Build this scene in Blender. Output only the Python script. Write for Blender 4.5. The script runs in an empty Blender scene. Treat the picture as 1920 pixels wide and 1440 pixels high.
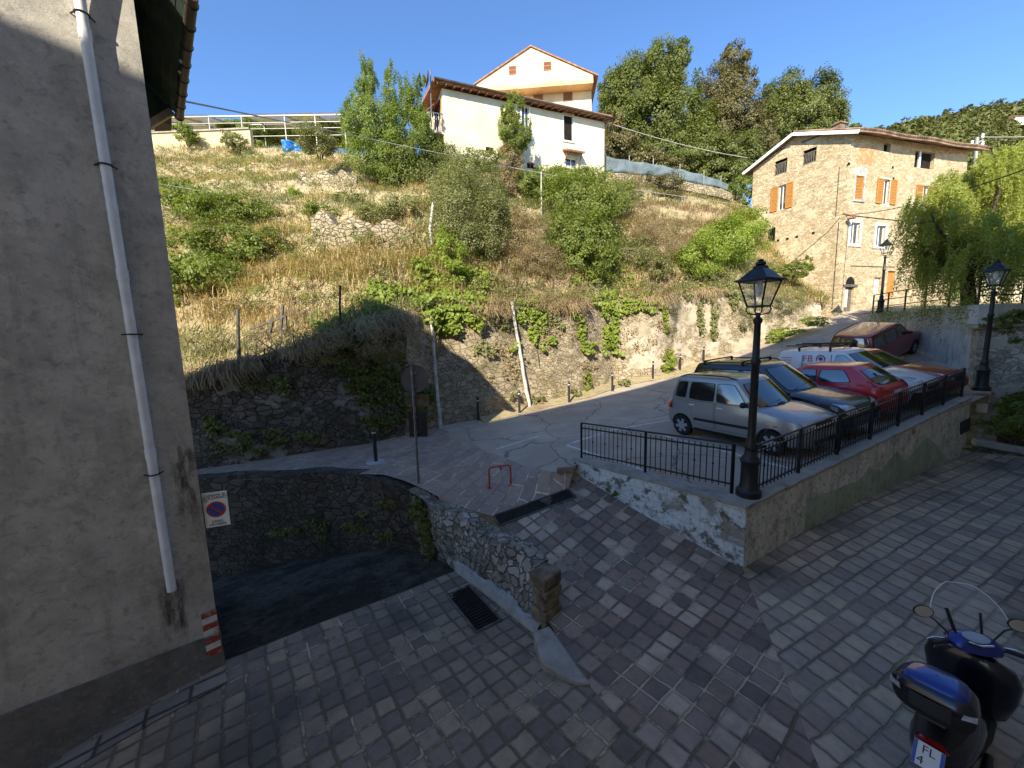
import bpy, bmesh, math, random
import numpy as np
from mathutils import Vector, Matrix, noise as mnoise
from mathutils.bvhtree import BVHTree
from mathutils.geometry import delaunay_2d_cdt

random.seed(7)
RNG = np.random.default_rng(11)
PI = math.pi
R = math.radians
SC = bpy.context.scene
COL = SC.collection

# ------------------------------------------------------------------ camera
FPX = 720.0
UPV = np.array([-147, 5632, -720.0]); UPV /= np.linalg.norm(UPV)
FWD = np.array([0, 0, 1.0]) - UPV[2] * UPV; FWD /= np.linalg.norm(FWD)
RGT = np.array([UPV[1] * FWD[2] - UPV[2] * FWD[1], UPV[2] * FWD[0] - UPV[0] * FWD[2], UPV[0] * FWD[1] - UPV[1] * FWD[0]])
if RGT[0] < 0: RGT = -RGT


def ray(u, v):
    d = np.array([(u - 960) / FPX, (720 - v) / FPX, 1.0])
    return np.array([d @ RGT, d @ FWD, d @ UPV])


def atY(u, v, Y):
    r = ray(u, v); return r * (Y / r[1])


def atZ(u, v, z):
    r = ray(u, v); return r * (z / r[2])


def onpl(u, v, n, p):
    r = ray(u, v); n = np.array(n, float); return r * ((n @ np.array(p, float)) / (n @ r))


def to_px(P):
    c = P[0] * RGT + P[1] * FWD + P[2] * UPV
    return 960 + FPX * c[0] / c[2], 720 - FPX * c[1] / c[2]


cam = bpy.data.cameras.new("camera")
cam.sensor_width = 36; cam.lens = 36 * FPX / 1920; cam.clip_start = 0.05; cam.clip_end = 3000
camo = bpy.data.objects.new("camera", cam); COL.objects.link(camo); SC.camera = camo
cr = Vector((RGT[0], FWD[0], UPV[0])); cu = Vector((RGT[1], FWD[1], UPV[1])); cf = Vector((RGT[2], FWD[2], UPV[2]))
m3 = Matrix((cr, cu, -cf)).transposed()
camo.matrix_world = m3.to_4x4()

# ------------------------------------------------------------------ light
SUN_EL = R(32.6)
SUN_H = np.array([0.33, 0.944])            # the way the light travels over the ground
SUN_H /= np.linalg.norm(SUN_H)
SUN_D = Vector((SUN_H[0] * math.cos(SUN_EL), SUN_H[1] * math.cos(SUN_EL), -math.sin(SUN_EL)))
w = bpy.data.worlds.new("World"); SC.world = w; w.use_nodes = True
wt = w.node_tree
for nd in list(wt.nodes): wt.nodes.remove(nd)
sky = wt.nodes.new("ShaderNodeTexSky"); sky.sky_type = 'NISHITA'; sky.sun_disc = False
sky.sun_elevation = SUN_EL
sky.sun_rotation = math.atan2(-SUN_H[0], -SUN_H[1]) 
sky.air_density = 1.0; sky.dust_density = 0.0; sky.ozone_density = 8.0; sky.altitude = 0
bg = wt.nodes.new("ShaderNodeBackground"); bg.inputs[1].default_value = 0.14
wo = wt.nodes.new("ShaderNodeOutputWorld")
wt.links.new(sky.outputs[0], bg.inputs[0]); wt.links.new(bg.outputs[0], wo.inputs[0])
sun = bpy.data.lights.new("sun", 'SUN'); sun.energy = 4.8; sun.angle = R(0.5); sun.color = (1.0, 0.91, 0.74)
suno = bpy.data.objects.new("sun", sun); COL.objects.link(suno)
suno.rotation_mode = 'QUATERNION'; suno.rotation_quaternion = SUN_D.to_track_quat('-Z', 'Y')
SC.view_settings.view_transform = 'Standard'
SC.view_settings.look = 'None'
SC.view_settings.exposure = 1.05
SC.view_settings.gamma = 1.0
SC.view_settings.use_curve_mapping = False
try:
    SC.cycles.use_denoising = True
    SC.cycles.max_bounces = 6; SC.cycles.diffuse_bounces = 4; SC.cycles.glossy_bounces = 3
    SC.cycles.transmission_bounces = 4; SC.cycles.transparent_max_bounces = 6
    SC.cycles.caustics_reflective = False; SC.cycles.caustics_refractive = False
except Exception:
    pass

# ------------------------------------------------------------------ node helper
class G:
    def __init__(s, name):
        s.m = bpy.data.materials.new(name); s.m.use_nodes = True
        s.t = s.m.node_tree
        for nd in list(s.t.nodes): s.t.nodes.remove(nd)
        s.out = s.t.nodes.new("ShaderNodeOutputMaterial")

    def n(s, typ, ins=None, **props):
        nd = s.t.nodes.new("ShaderNode" + typ)
        for k, v in props.items(): setattr(nd, k, v)
        for k, v in (ins or {}).items():
            sk = nd.inputs[k]
            if isinstance(v, bpy.types.NodeSocket): s.t.links.new(v, sk)
            elif v is not None: 
                if hasattr(sk.default_value, '__len__') and not hasattr(v, '__len__'): v = (v,) * len(sk.default_value)
                if hasattr(v, '__len__') and hasattr(sk.default_value, '__len__') and len(sk.default_value) == 4 and len(v) == 3: v = (*v, 1)
                sk.default_value = v
        return nd

    def math(s, op, a, b=0.0, c=0.0, clamp=False):
        return s.n("Math", {0: a, 1: b, 2: c}, operation=op, use_clamp=clamp).outputs[0]

    def vm(s, op, a, b=(0, 0, 0)):
        return s.n("VectorMath", {0: a, 1: b}, operation=op).outputs[0]

    def mix(s, f, a, b, blend='MIX'):
        return s.n("Mix", {0: f, 6: a, 7: b}, data_type='RGBA', blend_type=blend).outputs[2]

    def mixf(s, f, a, b):
        return s.n("Mix", {0: f, 2: a, 3: b}, data_type='FLOAT').outputs[0]

    def ramp(s, f, stops, interp='LINEAR'):
        nd = s.n("ValToRGB", {0: f}); r = nd.color_ramp; r.interpolation = interp
        while len(r.elements) < len(stops): r.elements.new(0.5)
        for e, (p, c) in zip(r.elements, stops):
            e.position = p
            if not hasattr(c, '__len__'): c = (c, c, c)
            e.color = (*c[:3], 1)
        return nd.outputs[0]

    def sm(s, x, lo, hi):
        return s.n("MapRange", {0: x, 1: lo, 2: hi, 3: 0.0, 4: 1.0}, interpolation_type='SMOOTHSTEP').outputs[0]

    def noise(s, vec, scale, detail=4, rough=0.55, dist=0.0):
        return s.n("TexNoise", {'Vector': vec, 'Scale': scale, 'Detail': detail, 'Roughness': rough, 'Distortion': dist}).outputs

    def vor(s, vec, scale, feature='F1', rnd=1.0):
        return s.n("TexVoronoi", {'Vector': vec, 'Scale': scale, 'Randomness': rnd}, feature=feature).outputs

    def pos(s): return s.n("NewGeometry").outputs['Position']

    def obj(s): return s.n("TexCoord").outputs['Object']

    def scale(s, v, xyz):
        return s.vm('MULTIPLY', v, xyz)

    def bump(s, h, strength=0.5, dist=0.02, normal=None):
        return s.n("Bump", {'Height': h, 'Strength': strength, 'Distance': dist, 'Normal': normal}).outputs[0]

    def bsdf(s, col, rough=0.7, metal=0.0, normal=None, spec=0.4, **kw):
        b = s.n("BsdfPrincipled", {'Base Color': col, 'Roughness': rough, 'Metallic': metal, 'Normal': normal, 'Specular IOR Level': spec})
        for k, v in kw.items(): b.inputs[k.replace('_', ' ')].default_value = v
        s.t.links.new(b.outputs[0], s.out.inputs[0])
        return b


def plain(name, col, rough=0.6, metal=0.0, spec=0.4, var=0.12, scale=6.0, bump=0.0, coat=0.0):
    g = G(name); p = g.obj()
    nz = g.noise(p, scale, 5)[0]
    c = g.mix(g.sm(nz, 0.3, 0.75), tuple(x * (1 - var) for x in col), tuple(min(1, x * (1 + var)) for x in col))
    nm = g.bump(g.noise(p, scale * 6, 4)[0], bump, 0.01) if bump else None
    kw = {'Coat_Weight': coat, 'Coat_Roughness': 0.05} if coat else {}
    g.bsdf(c, g.mixf(nz, max(0, rough - 0.08), min(1, rough + 0.08)), metal, nm, spec, **kw)
    return g.m


# ------------------------------------------------------------------ mesh builders
class MB:
    def __init__(s): s.v = []; s.f = []; s.mi = []

    def add(s, vs, fs, mi=0):
        o = len(s.v); s.v += [tuple(map(float, p)) for p in vs]
        s.f += [tuple(i + o for i in f) for f in fs]; s.mi += [mi] * len(fs)
        return s

    def box(s, c, size, rz=0.0, mi=0, M=None):
        x, y, z = (a / 2 for a in size); vs = []
        rot = M if M is not None else Matrix.Rotation(rz, 3, 'Z')
        for sx, sy, sz in ((-1, -1, -1), (1, -1, -1), (1, 1, -1), (-1, 1, -1), (-1, -1, 1), (1, -1, 1), (1, 1, 1), (-1, 1, 1)):
            p = rot @ Vector((sx * x, sy * y, sz * z)); vs.append((p.x + c[0], p.y + c[1], p.z + c[2]))
        return s.add(vs, [(3, 2, 1, 0), (4, 5, 6, 7), (0, 1, 5, 4), (1, 2, 6, 5), (2, 3, 7, 6), (3, 0, 4, 7)], mi)

    def bar(s, a, b, w, h=None, mi=0, up=(0, 0, 1)):
        a = Vector(a); b = Vector(b); h = h or w
        t = (b - a).normalized(); up = Vector(up)
        if abs(t.dot(up)) > 0.98: up = Vector((0, 1, 0))
        sd = t.cross(up).normalized(); u2 = sd.cross(t)
        vs = []
        for p in (a, b):
            for i, j in ((-1, -1), (1, -1), (1, 1), (-1, 1)):
                vs.append(p + sd * (i * w / 2) + u2 * (j * h / 2))
        return s.add(vs, [(0, 1, 2, 3), (7, 6, 5, 4), (0, 4, 5, 1), (1, 5, 6, 2), (2, 6, 7, 3), (3, 7, 4, 0)], mi)

    def tube(s, pts, r, n=8, mi=0, cap=True):
        pts = [Vector(p) for p in pts]; rs = r if hasattr(r, '__len__') else [r] * len(pts)
        vs = []; fs = []; prev = None
        for i, p in enumerate(pts):
            t = (pts[min(i + 1, len(pts) - 1)] - pts[max(i - 1, 0)])
            t = t.normalized() if t.length > 1e-9 else Vector((0, 0, 1))
            if prev is None:
                ref = Vector((0, 0, 1)) if abs(t.z) < 0.95 else Vector((1, 0, 0))
                sd = t.cross(ref).normalized()
            else:
                sd = (prev - t * prev.dot(t)).normalized()
            prev = sd; u2 = t.cross(sd)
            for k in range(n):
                a = 2 * PI * k / n; vs.append(p + (sd * math.cos(a) + u2 * math.sin(a)) * rs[i])
        for i in range(len(pts) - 1):
            for k in range(n):
                a = i * n + k; b = i * n + (k + 1) % n
                fs.append((a, a + n, b + n, b))
        if cap:
            fs.append(tuple(range(n))); fs.append(tuple(range(len(vs) - 1, len(vs) - n - 1, -1)))
        return s.add(vs, fs, mi)

    def lathe(s, prof, n=16, c=(0, 0, 0), mi=0, rot=None, sides=None):
        vs = []; fs = []
        for r, z in prof:
            for k in range(n):
                a = 2 * PI * (k + 0.5) / n
                p = Vector((r * math.cos(a), r * math.sin(a), z))
                if rot is not None: p = rot @ p
                vs.append((p.x + c[0], p.y + c[1], p.z + c[2]))
        for i in range(len(prof) - 1):
            for k in range(n):
                a = i * n + k; b = i * n + (k + 1) % n
                fs.append((a, b, b + n, a + n))
        fs.append(tuple(range(n - 1, -1, -1))); fs.append(tuple(range(len(vs) - n, len(vs))))
        return s.add(vs, fs, mi)

    def grid(s, P, mi=0, wrap=False):
        """P: rows of points"""
        nr = len(P); nc = len(P[0]); vs = [p for r in P for p in r]; fs = []
        for i in range(nr - 1):
            for j in range(nc - (0 if wrap else 1)):
                fs.append((i * nc + j, i * nc + (j + 1) % nc, (i + 1) * nc + (j + 1) % nc, (i + 1) * nc + j))
        return s.add(vs, fs, mi)

    def prism(s, poly, off, mi=0):
        """poly: list of 3-D points, off: 3-D extrusion"""
        n = len(poly); a = [Vector(p) for p in poly]; o = Vector(off); b = [p + o for p in a]
        fs = [tuple(range(n - 1, -1, -1)), tuple(range(n, 2 * n))] + [(i, (i + 1) % n, n + (i + 1) % n, n + i) for i in range(n)]
        return s.add(a + b, fs, mi)

    def build(s, name, mats, parent=None, smooth=False, sharp=40, world=False, fix=True):
        me = bpy.data.meshes.new(name)
        vs = s.v
        if world and parent is not None:
            inv = par_mat(parent).inverted(); vs = [tuple(inv @ Vector(p)) for p in vs]
        me.from_pydata(vs, [], s.f)
        mats = mats if isinstance(mats, (list, tuple)) else [mats]
        for m in mats: me.materials.append(m)
        if len(mats) > 1: me.polygons.foreach_set('material_index', s.mi)
        if fix:
            bm = bmesh.new(); bm.from_mesh(me); bmesh.ops.recalc_face_normals(bm, faces=bm.faces[:]); bm.to_mesh(me); bm.free()
        if smooth:
            me.polygons.foreach_set('use_smooth', [True] * len(me.polygons))
            if sharp < 180: me.set_sharp_from_angle(angle=R(sharp))
        me.update()
        o = bpy.data.objects.new(name, me); COL.objects.link(o)
        if parent is not None: o.parent = parent
        return o


def par_mat(o):
    m = Matrix.LocRotScale(o.location, o.rotation_euler, o.scale)
    return par_mat(o.parent) @ m if o.parent is not None else m


def quads_obj(name, V, F, mat, parent=None, smooth=False, tris=False, world=False):
    """fast mesh from numpy arrays V (n,3) and F (m,4 or 3)"""
    V = np.asarray(V, np.float32); F = np.asarray(F, np.int32); k = F.shape[1]
    if world and parent is not None:
        inv = np.array(par_mat(parent).inverted()); V = (V @ inv[:3, :3].T + inv[:3, 3]).astype(np.float32)
    me = bpy.data.meshes.new(name)
    me.vertices.add(len(V)); me.vertices.foreach_set('co', V.ravel())
    me.loops.add(F.size); me.loops.foreach_set('vertex_index', F.ravel())
    me.polygons.add(len(F)); me.polygons.foreach_set('loop_start', np.arange(0, F.size, k, dtype=np.int32))
    if smooth: me.polygons.foreach_set('use_smooth', [True] * len(F))
    me.update(calc_edges=True); me.validate()
    for m in (mat if isinstance(mat, (list, tuple)) else [mat]): me.materials.append(m)
    o = bpy.data.objects.new(name, me); COL.objects.link(o)
    if parent is not None: o.parent = parent
    return o


def tag(o, label=None, cat=None, group=None, kind=None):
    if label: o['label'] = label
    if cat: o['category'] = cat
    if group: o['group'] = group
    if kind: o['kind'] = kind
    return o


def thing(name, label, cat, loc=(0, 0, 0), rz=0.0, group=None):
    o = bpy.data.objects.new(name, None); COL.objects.link(o); o.empty_display_size = 0.1
    o.location = tuple(float(a) for a in loc); o.rotation_euler = (0, 0, rz)
    return tag(o, label, cat, group)


def copy_tree(o, parent=None):
    c = o.copy(); COL.objects.link(c)
    if parent is not None: c.parent = parent
    for ch in list(o.children): copy_tree(ch, c)
    return c


def rbf(pts):
    """thin plate surface z(x,y) through the points"""
    P = np.array(pts, float); n = len(P)

    def ker(d2): return np.where(d2 > 1e-12, 0.5 * d2 * np.log(np.maximum(d2, 1e-12)), 0)
    d2 = ((P[:, None, :2] - P[None, :, :2]) ** 2).sum(-1)
    A = np.zeros((n + 3, n + 3)); A[:n, :n] = ker(d2) + np.eye(n) * 1e-3
    A[:n, n] = 1; A[:n, n + 1:] = P[:, :2]; A[n, :n] = 1; A[n + 1:, :n] = P[:, :2].T
    c = np.linalg.solve(A, np.concatenate([P[:, 2], np.zeros(3)]))

    def fn(x, y):
        d = (P[:, 0] - x) ** 2 + (P[:, 1] - y) ** 2
        return float(ker(d) @ c[:n] + c[n] + c[n + 1] * x + c[n + 2] * y)
    return fn


def inpoly(x, y, poly):
    c = False; n = len(poly); j = n - 1
    for i in range(n):
        xi, yi = poly[i][0], poly[i][1]; xj, yj = poly[j][0], poly[j][1]
        if (yi > y) != (yj > y) and x < (xj - xi) * (y - yi) / (yj - yi + 1e-12) + xi: c = not c
        j = i
    return c


def sheet(name, bnd, zf, sp, mat, dz=0.0, rough=0.0):
    """a ground sheet: outline in plan, height from zf"""
    pts = []
    n = len(bnd)
    for i in range(n):
        a = np.array(bnd[i][:2], float); b = np.array(bnd[(i + 1) % n][:2], float)
        k = max(1, int(np.linalg.norm(b - a) / sp))
        for t in range(k): pts.append(a + (b - a) * t / k)
    nb = len(pts); edges = [(i, (i + 1) % nb) for i in range(nb)]
    A = np.array(pts); lo = A.min(0); hi = A.max(0)
    for x in np.arange(lo[0] + sp / 2, hi[0], sp):
        for y in np.arange(lo[1] + sp / 2, hi[1], sp):
            if inpoly(x, y, A):
                dmin = np.min(np.hypot(A[:, 0] - x, A[:, 1] - y))
                if dmin > sp * 0.4: pts.append(np.array((x, y)))
    vs, es, fs, *_ = delaunay_2d_cdt([Vector((p[0], p[1])) for p in pts], edges, [], 1, 1e-5)
    mb = MB()
    V = [(p.x, p.y, zf(p.x, p.y) + dz + (rough * mnoise.noise((p.x * 0.9, p.y * 0.9, 3.1)) if rough else 0)) for p in vs]
    F = []
    for f in fs:
        a, b, c = (V[i] for i in f[:3])
        if (b[0] - a[0]) * (c[1] - a[1]) - (b[1] - a[1]) * (c[0] - a[0]) < 0: f = f[::-1]
        F.append(tuple(f))
    mb.add(V, F)
    return mb.build(name, mat, smooth=True, sharp=180, fix=False)


def text_mesh(name, s, size, M, mat, parent, depth=0.002, align='CENTER', world=True, bold=0.0):
    """lettering as a thin mesh; M maps the text plane to the world"""
    cu_ = bpy.data.curves.new(name, 'FONT'); cu_.body = s; cu_.size = size; cu_.align_x = align; cu_.align_y = 'CENTER'
    cu_.extrude = depth; cu_.offset = bold
    to = bpy.data.objects.new(name, cu_); COL.objects.link(to)
    dg = bpy.context.evaluated_depsgraph_get()
    me = bpy.data.meshes.new_from_object(to.evaluated_get(dg))
    bpy.data.objects.remove(to)
    if world: M = par_mat(parent).inverted() @ M
    me.transform(M); me.materials.clear(); me.materials.append(mat)
    o = bpy.data.objects.new(name, me); COL.objects.link(o); o.parent = parent
    return o


def frame(o, x, y):
    """matrix from origin, x axis, y axis"""
    x = Vector(x).normalized(); y = Vector(y); z = x.cross(y).normalized(); y = z.cross(x)
    m = Matrix((x, y, z)).transposed().to_4x4(); m.translation = Vector(o); return m


def lerp(a, b, t): return a + (b - a) * t


def polyline(pts, k):
    """resample a 3-D polyline into k points"""
    P = np.array(pts, float); d = np.concatenate([[0], np.cumsum(np.linalg.norm(np.diff(P[:, :2], axis=0), axis=1))])
    s = np.linspace(0, d[-1], k)
    return np.stack([np.interp(s, d, P[:, i]) for i in range(P.shape[1])], 1)
# ================================================================== MATERIALS
def cobble(name, sx, sy, ang, cols, mortar, mort2, off=0.5, gap=0.05, dirt=0.5, wob=0.03, moss=0.0, mlo=0.40, speck=0.0, rimk=.42, mixk=.36):
    g = G(name); p = g.pos()
    pr = g.n("VectorRotate", {'Vector': p, 'Angle': ang}, rotation_type='Z_AXIS').outputs[0]
    wv = g.noise(pr, 2.2, 2)[1]
    pr2 = g.vm('ADD', pr, g.scale(g.vm('SUBTRACT', wv, (0.5, 0.5, 0.5)), (wob * 2.4, wob * 2.4, 0)))
    wv2 = g.noise(pr, 14, 2)[1]
    pr2 = g.vm('ADD', pr2, g.scale(g.vm('SUBTRACT', wv2, (0.5, 0.5, 0.5)), (wob, wob, 0)))
    sp = g.n("SeparateXYZ", {0: pr2}).outputs
    y = g.math('DIVIDE', sp[1], sy); row = g.math('FLOOR', y)
    rr = g.n("TexWhiteNoise", {'W': row}, noise_dimensions='1D').outputs[0]
    par = g.math('MULTIPLY', g.math('FLOORED_MODULO', row, 2.0), off)
    x = g.math('ADD', g.math('DIVIDE', sp[0], sx), g.math('ADD', par, g.math('MULTIPLY', rr, 0.25 if off else 0.0)))
    cx = g.math('FLOOR', x)
    fx = g.math('FRACT', x); fy = g.math('FRACT', y)
    dx = g.math('MULTIPLY', g.math('MINIMUM', fx, g.math('SUBTRACT', 1.0, fx)), sx)
    dy = g.math('MULTIPLY', g.math('MINIMUM', fy, g.math('SUBTRACT', 1.0, fy)), sy)
    d = g.math('MINIMUM', dx, dy)
    cell = g.n("CombineXYZ", {0: cx, 1: row, 2: 0.0}).outputs[0]
    wn = g.n("TexWhiteNoise", {'Vector': cell}, noise_dimensions='3D').outputs
    n1 = g.noise(p, 9, 6, 0.65)[0]; n2 = g.noise(p, 0.55, 4, 0.6)[0]; n3 = g.noise(p, 55, 3)[0]
    col = g.ramp(wn[0], [(i / len(cols), c) for i, c in enumerate(cols)], 'CONSTANT')
    col = g.mix(mixk, col, tuple(sum(c[i] for c in cols) / len(cols) for i in range(3)))
    col = g.mix(g.math('MULTIPLY', g.sm(n1, 0.35, 0.75), 0.55), col, g.mix(1.0, col, (0.55, 0.55, 0.58), 'MULTIPLY'))
    col = g.mix(g.math('MULTIPLY', g.sm(n3, 0.6, 0.75), 0.35), col, (0.3, 0.29, 0.28))
    mcol = g.mix(g.sm(g.noise(p, 1.6, 6, 0.75)[0], mlo, mlo + .14), mortar, mort2)
    mask = g.sm(g.math('ADD', d, g.math('MULTIPLY', g.math('SUBTRACT', n1, 0.5), 0.014)), gap * 0.25, gap * 0.6)
    rim = g.sm(g.math('ADD', d, g.math('MULTIPLY', g.math('SUBTRACT', g.noise(p, 18, 5, .75)[0], .5), .05)), .045, .005)
    col = g.mix(g.math('MULTIPLY', rim, rimk), col, (.05, .045, .04))  # joint dirt that also paints occlusion shade along the stone edges
    c = g.mix(mask, mcol, col)
    c = g.mix(g.math('MULTIPLY', g.sm(n2, 0.5, 0.72), dirt), c, (0.03, 0.031, 0.03))
    if speck:
        sv = g.noise(p, 26, 4, .8)[0]; sm_ = g.math('MULTIPLY', g.sm(sv, .62, .7), g.math('MULTIPLY', g.sm(g.math('SUBTRACT', gap * 1.6, d), 0.0, gap), g.sm(g.noise(p, .8, 4)[0], .42, .6)))
        c = g.mix(g.math('MULTIPLY', sm_, speck), c, (.5, .48, .43))
    if moss: c = g.mix(g.math('MULTIPLY', g.sm(g.noise(p, 1.7, 5, 0.7)[0], 0.55, 0.7), moss), c, (0.045, 0.055, 0.022))
    h = g.math('ADD', g.math('MULTIPLY', mask, 0.6), g.math('ADD', g.math('MULTIPLY', n1, 0.45), g.math('MULTIPLY', n3, 0.12)))
    tilt = g.vm('ADD', g.n("NewGeometry").outputs['Normal'], g.scale(g.vm('SUBTRACT', wn[1], (0.5, 0.5, 0.5)), (0.14, 0.14, 0)))
    nm = g.bump(h, 0.75, 0.022, g.vm('NORMALIZE', tilt))
    g.bsdf(c, g.mixf(mask, 0.9, g.mixf(wn[0], 0.5, 0.68)), 0, nm, 0.35)
    return g.m


def stonework(name, sc, cols, gapc, squash=1.9, stain=(0.1, 0.09, 0.07), stain_amt=0.4, plaster=None, plast_amt=0.5, gapw=0.05, bump=0.8, ang=0.0, moss=None, moss_amt=0.0, dist=0.06, pl_scale=0.8, grad=None):
    g = G(name); p = g.pos()
    wob = g.scale(g.vm('SUBTRACT', g.noise(p, 3.5, 3)[1], (0.5, 0.5, 0.5)), (0.24, 0.24, 0.15))
    q = g.scale(g.vm('ADD', p, wob), (1, 1, squash))
    sel = g.sm(g.noise(p, 1.1, 3, .5)[0], .49, .51); q2 = g.scale(q, (1.0, 1.0, .75))
    v = g.vor(q, sc); e = g.mixf(sel, g.vor(q, sc, 'DISTANCE_TO_EDGE')[0], g.vor(q2, sc * 1.75, 'DISTANCE_TO_EDGE')[0])
    rnd = g.n("SeparateColor", {0: g.mix(sel, v[1], g.vor(q2, sc * 1.75)[1])}).outputs
    n1 = g.noise(p, 16, 5, 0.65)[0]; n2 = g.noise(p, 0.7, 5, 0.65)[0]; n3 = g.noise(p, 5, 5, 0.6)[0]
    col = g.ramp(rnd[0], [(i / max(1, len(cols) - 1), c) for i, c in enumerate(cols)])
    col = g.mix(g.math('MULTIPLY', g.sm(n1, 0.35, 0.7), 0.4), col, g.mix(1.0, col, (0.6, 0.58, 0.55), 'MULTIPLY'))
    mask = g.sm(g.math('ADD', e, g.math('MULTIPLY', g.math('SUBTRACT', n1, 0.5), 0.10)), gapw * 0.2, gapw * 1.7)
    c = g.mix(mask, gapc, col)
    h = g.math('ADD', g.math('MULTIPLY', mask, 0.7), g.math('ADD', g.math('MULTIPLY', rnd[1], 0.45), g.math('MULTIPLY', n1, 0.3)))
    if plaster is not None:
        pn = g.noise(g.scale(p, (1, 1, 1.3)), pl_scale, 6, 0.68)[0]
        if grad: pn = g.math('ADD', pn, g.n('MapRange', {0: g.n('SeparateXYZ', {0: p}).outputs[0], 1: grad[0], 2: grad[1], 3: -.16, 4: .05}).outputs[0])
        pm = g.sm(pn, 0.62 - 0.25 * plast_amt, 0.68 - 0.25 * plast_amt)
        c = g.mix(pm, c, g.mix(n3, tuple(x * 0.7 for x in plaster), plaster))
        h = g.mixf(pm, h, g.math('ADD', 0.9, g.math('MULTIPLY', n1, 0.3)))
    c = g.mix(g.math('MULTIPLY', g.sm(n2, 0.48, 0.7), stain_amt), c, stain)
    if moss is not None:
        c = g.mix(g.math('MULTIPLY', g.sm(g.noise(p, 1.3, 6, 0.7)[0], 0.5, 0.66), moss_amt), c, moss)
    g.bsdf(c, 0.88, 0, g.bump(h, bump, dist), 0.25)
    return g.m


def plaster(name, col, stains, scale=1.0, bump=0.25, rough=0.85, streak=0.0, blot=0.55, vertical=True):
    g = G(name); p = g.pos()
    n1 = g.noise(p, 1.1 * scale, 6, 0.65)[0]; n2 = g.noise(p, 4.5 * scale, 6, 0.7, 0.6)[0]; n3 = g.noise(p, 40 * scale, 4, 0.6)[0]
    c = g.mix(g.sm(n1, 0.36, 0.66), col, tuple(x * 0.72 for x in col))
    for k, (sc_, amt) in enumerate(stains):
        nn = g.noise(g.vm('ADD', p, (k * 7.3, k * 3.1, k * 1.7)), 2.1 * scale * (1 + k * 0.9), 6, 0.7, 0.4)[0]
        c = g.mix(g.math('MULTIPLY', g.sm(nn, blot - 0.04, blot + 0.16), amt), c, sc_)
    c = g.mix(g.math('MULTIPLY', g.sm(g.noise(p, 22, 3, 0.5)[0], 0.66, 0.74), 0.35), c, tuple(x * 0.3 for x in col))
    if streak:
        st = g.noise(g.scale(p, (5, 5, 0.35)), 1.6, 5, 0.65)[0]
        c = g.mix(g.math('MULTIPLY', g.sm(st, 0.52, 0.72), streak), c, tuple(x * 0.28 for x in col))
    h = g.math('ADD', g.math('MULTIPLY', n2, 0.6), g.math('MULTIPLY', n3, 0.25))
    g.bsdf(c, rough, 0, g.bump(h, bump, 0.02), 0.25)
    return g.m


def leafmat(name, c1, c2, trans=0.35, c3=None, gloss=0.45):
    g = G(name)
    rnd = g.n("NewGeometry").outputs['Random Per Island']
    big = g.noise(g.pos(), 0.9, 3, 0.6)[0]
    st = [(0.0, c1), (0.6, c2)] + ([(1.0, c3)] if c3 else [(1.0, tuple(min(1, x * 1.25) for x in c2))])
    c = g.ramp(g.math('ADD', g.math('MULTIPLY', rnd, 0.65), g.math('MULTIPLY', g.math('SUBTRACT', big, 0.3), 0.8)), st)
    b = g.n("BsdfPrincipled", {'Base Color': c, 'Roughness': gloss, 'Specular IOR Level': 0.28})
    t = g.n("BsdfTranslucent", {'Color': g.mix(1.0, c, (1.25, 1.3, 0.55), 'MULTIPLY')})
    mx = g.n("MixShader", {0: trans, 1: b.outputs[0], 2: t.outputs[0]})
    g.t.links.new(mx.outputs[0], g.out.inputs[0])
    return g.m


def carpaint(name, col, metal=0.3, rough=0.3, dust=0.2):
    g = G(name); p = g.obj()
    up = g.n("SeparateXYZ", {0: g.n("NewGeometry").outputs['Normal']}).outputs[2]
    nz = g.noise(p, 3.0, 5, 0.6)[0]
    dm = g.math('MULTIPLY', g.math('MULTIPLY', g.sm(up, 0.2, 0.95), g.sm(nz, 0.2, 0.75)), dust)
    c = g.mix(dm, col, (0.42, 0.37, 0.3))
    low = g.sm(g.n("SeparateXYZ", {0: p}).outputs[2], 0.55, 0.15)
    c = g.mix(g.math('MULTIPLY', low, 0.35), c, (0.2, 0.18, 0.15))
    g.bsdf(c, g.mixf(dm, rough, 0.65), metal, None, 0.5, Coat_Weight=0.6, Coat_Roughness=0.06)
    return g.m


def glassmat(name, col=(0.012, 0.014, 0.016), rough=0.04):
    g = G(name)
    g.bsdf(col, g.mixf(g.noise(g.obj(), 4, 4)[0], rough, rough + 0.06), 0, None, 0.8, IOR=2.1)
    return g.m


def asphalt(name, base, light):
    g = G(name); p = g.pos()
    n1 = g.noise(p, 0.5, 6, 0.65)[0]; n2 = g.noise(p, 2.6, 6, 0.7, 0.5)[0]; n3 = g.noise(p, 90, 3, 0.6)[0]
    c = g.mix(g.sm(n1, 0.35, 0.7), base, light)
    c = g.mix(g.math('MULTIPLY', g.sm(n2, 0.55, 0.72), 0.5), c, tuple(x * 0.55 for x in base))
    c = g.mix(g.math('MULTIPLY', g.sm(n3, 0.5, 0.75), 0.3), c, tuple(min(1, x * 1.9) for x in light))
    cr_ = g.vor(g.vm('ADD', p, g.scale(g.noise(p, 1.2, 4)[1], (0.7, 0.7, 0))), 0.42, 'DISTANCE_TO_EDGE')[0]
    c = g.mix(g.math('MULTIPLY', g.sm(cr_, 0.012, 0.003), 0.55), c, (0.015, 0.015, 0.015))
    g.bsdf(c, 0.82, 0, g.bump(n3, 0.35, 0.006), 0.3)
    return g.m


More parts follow.
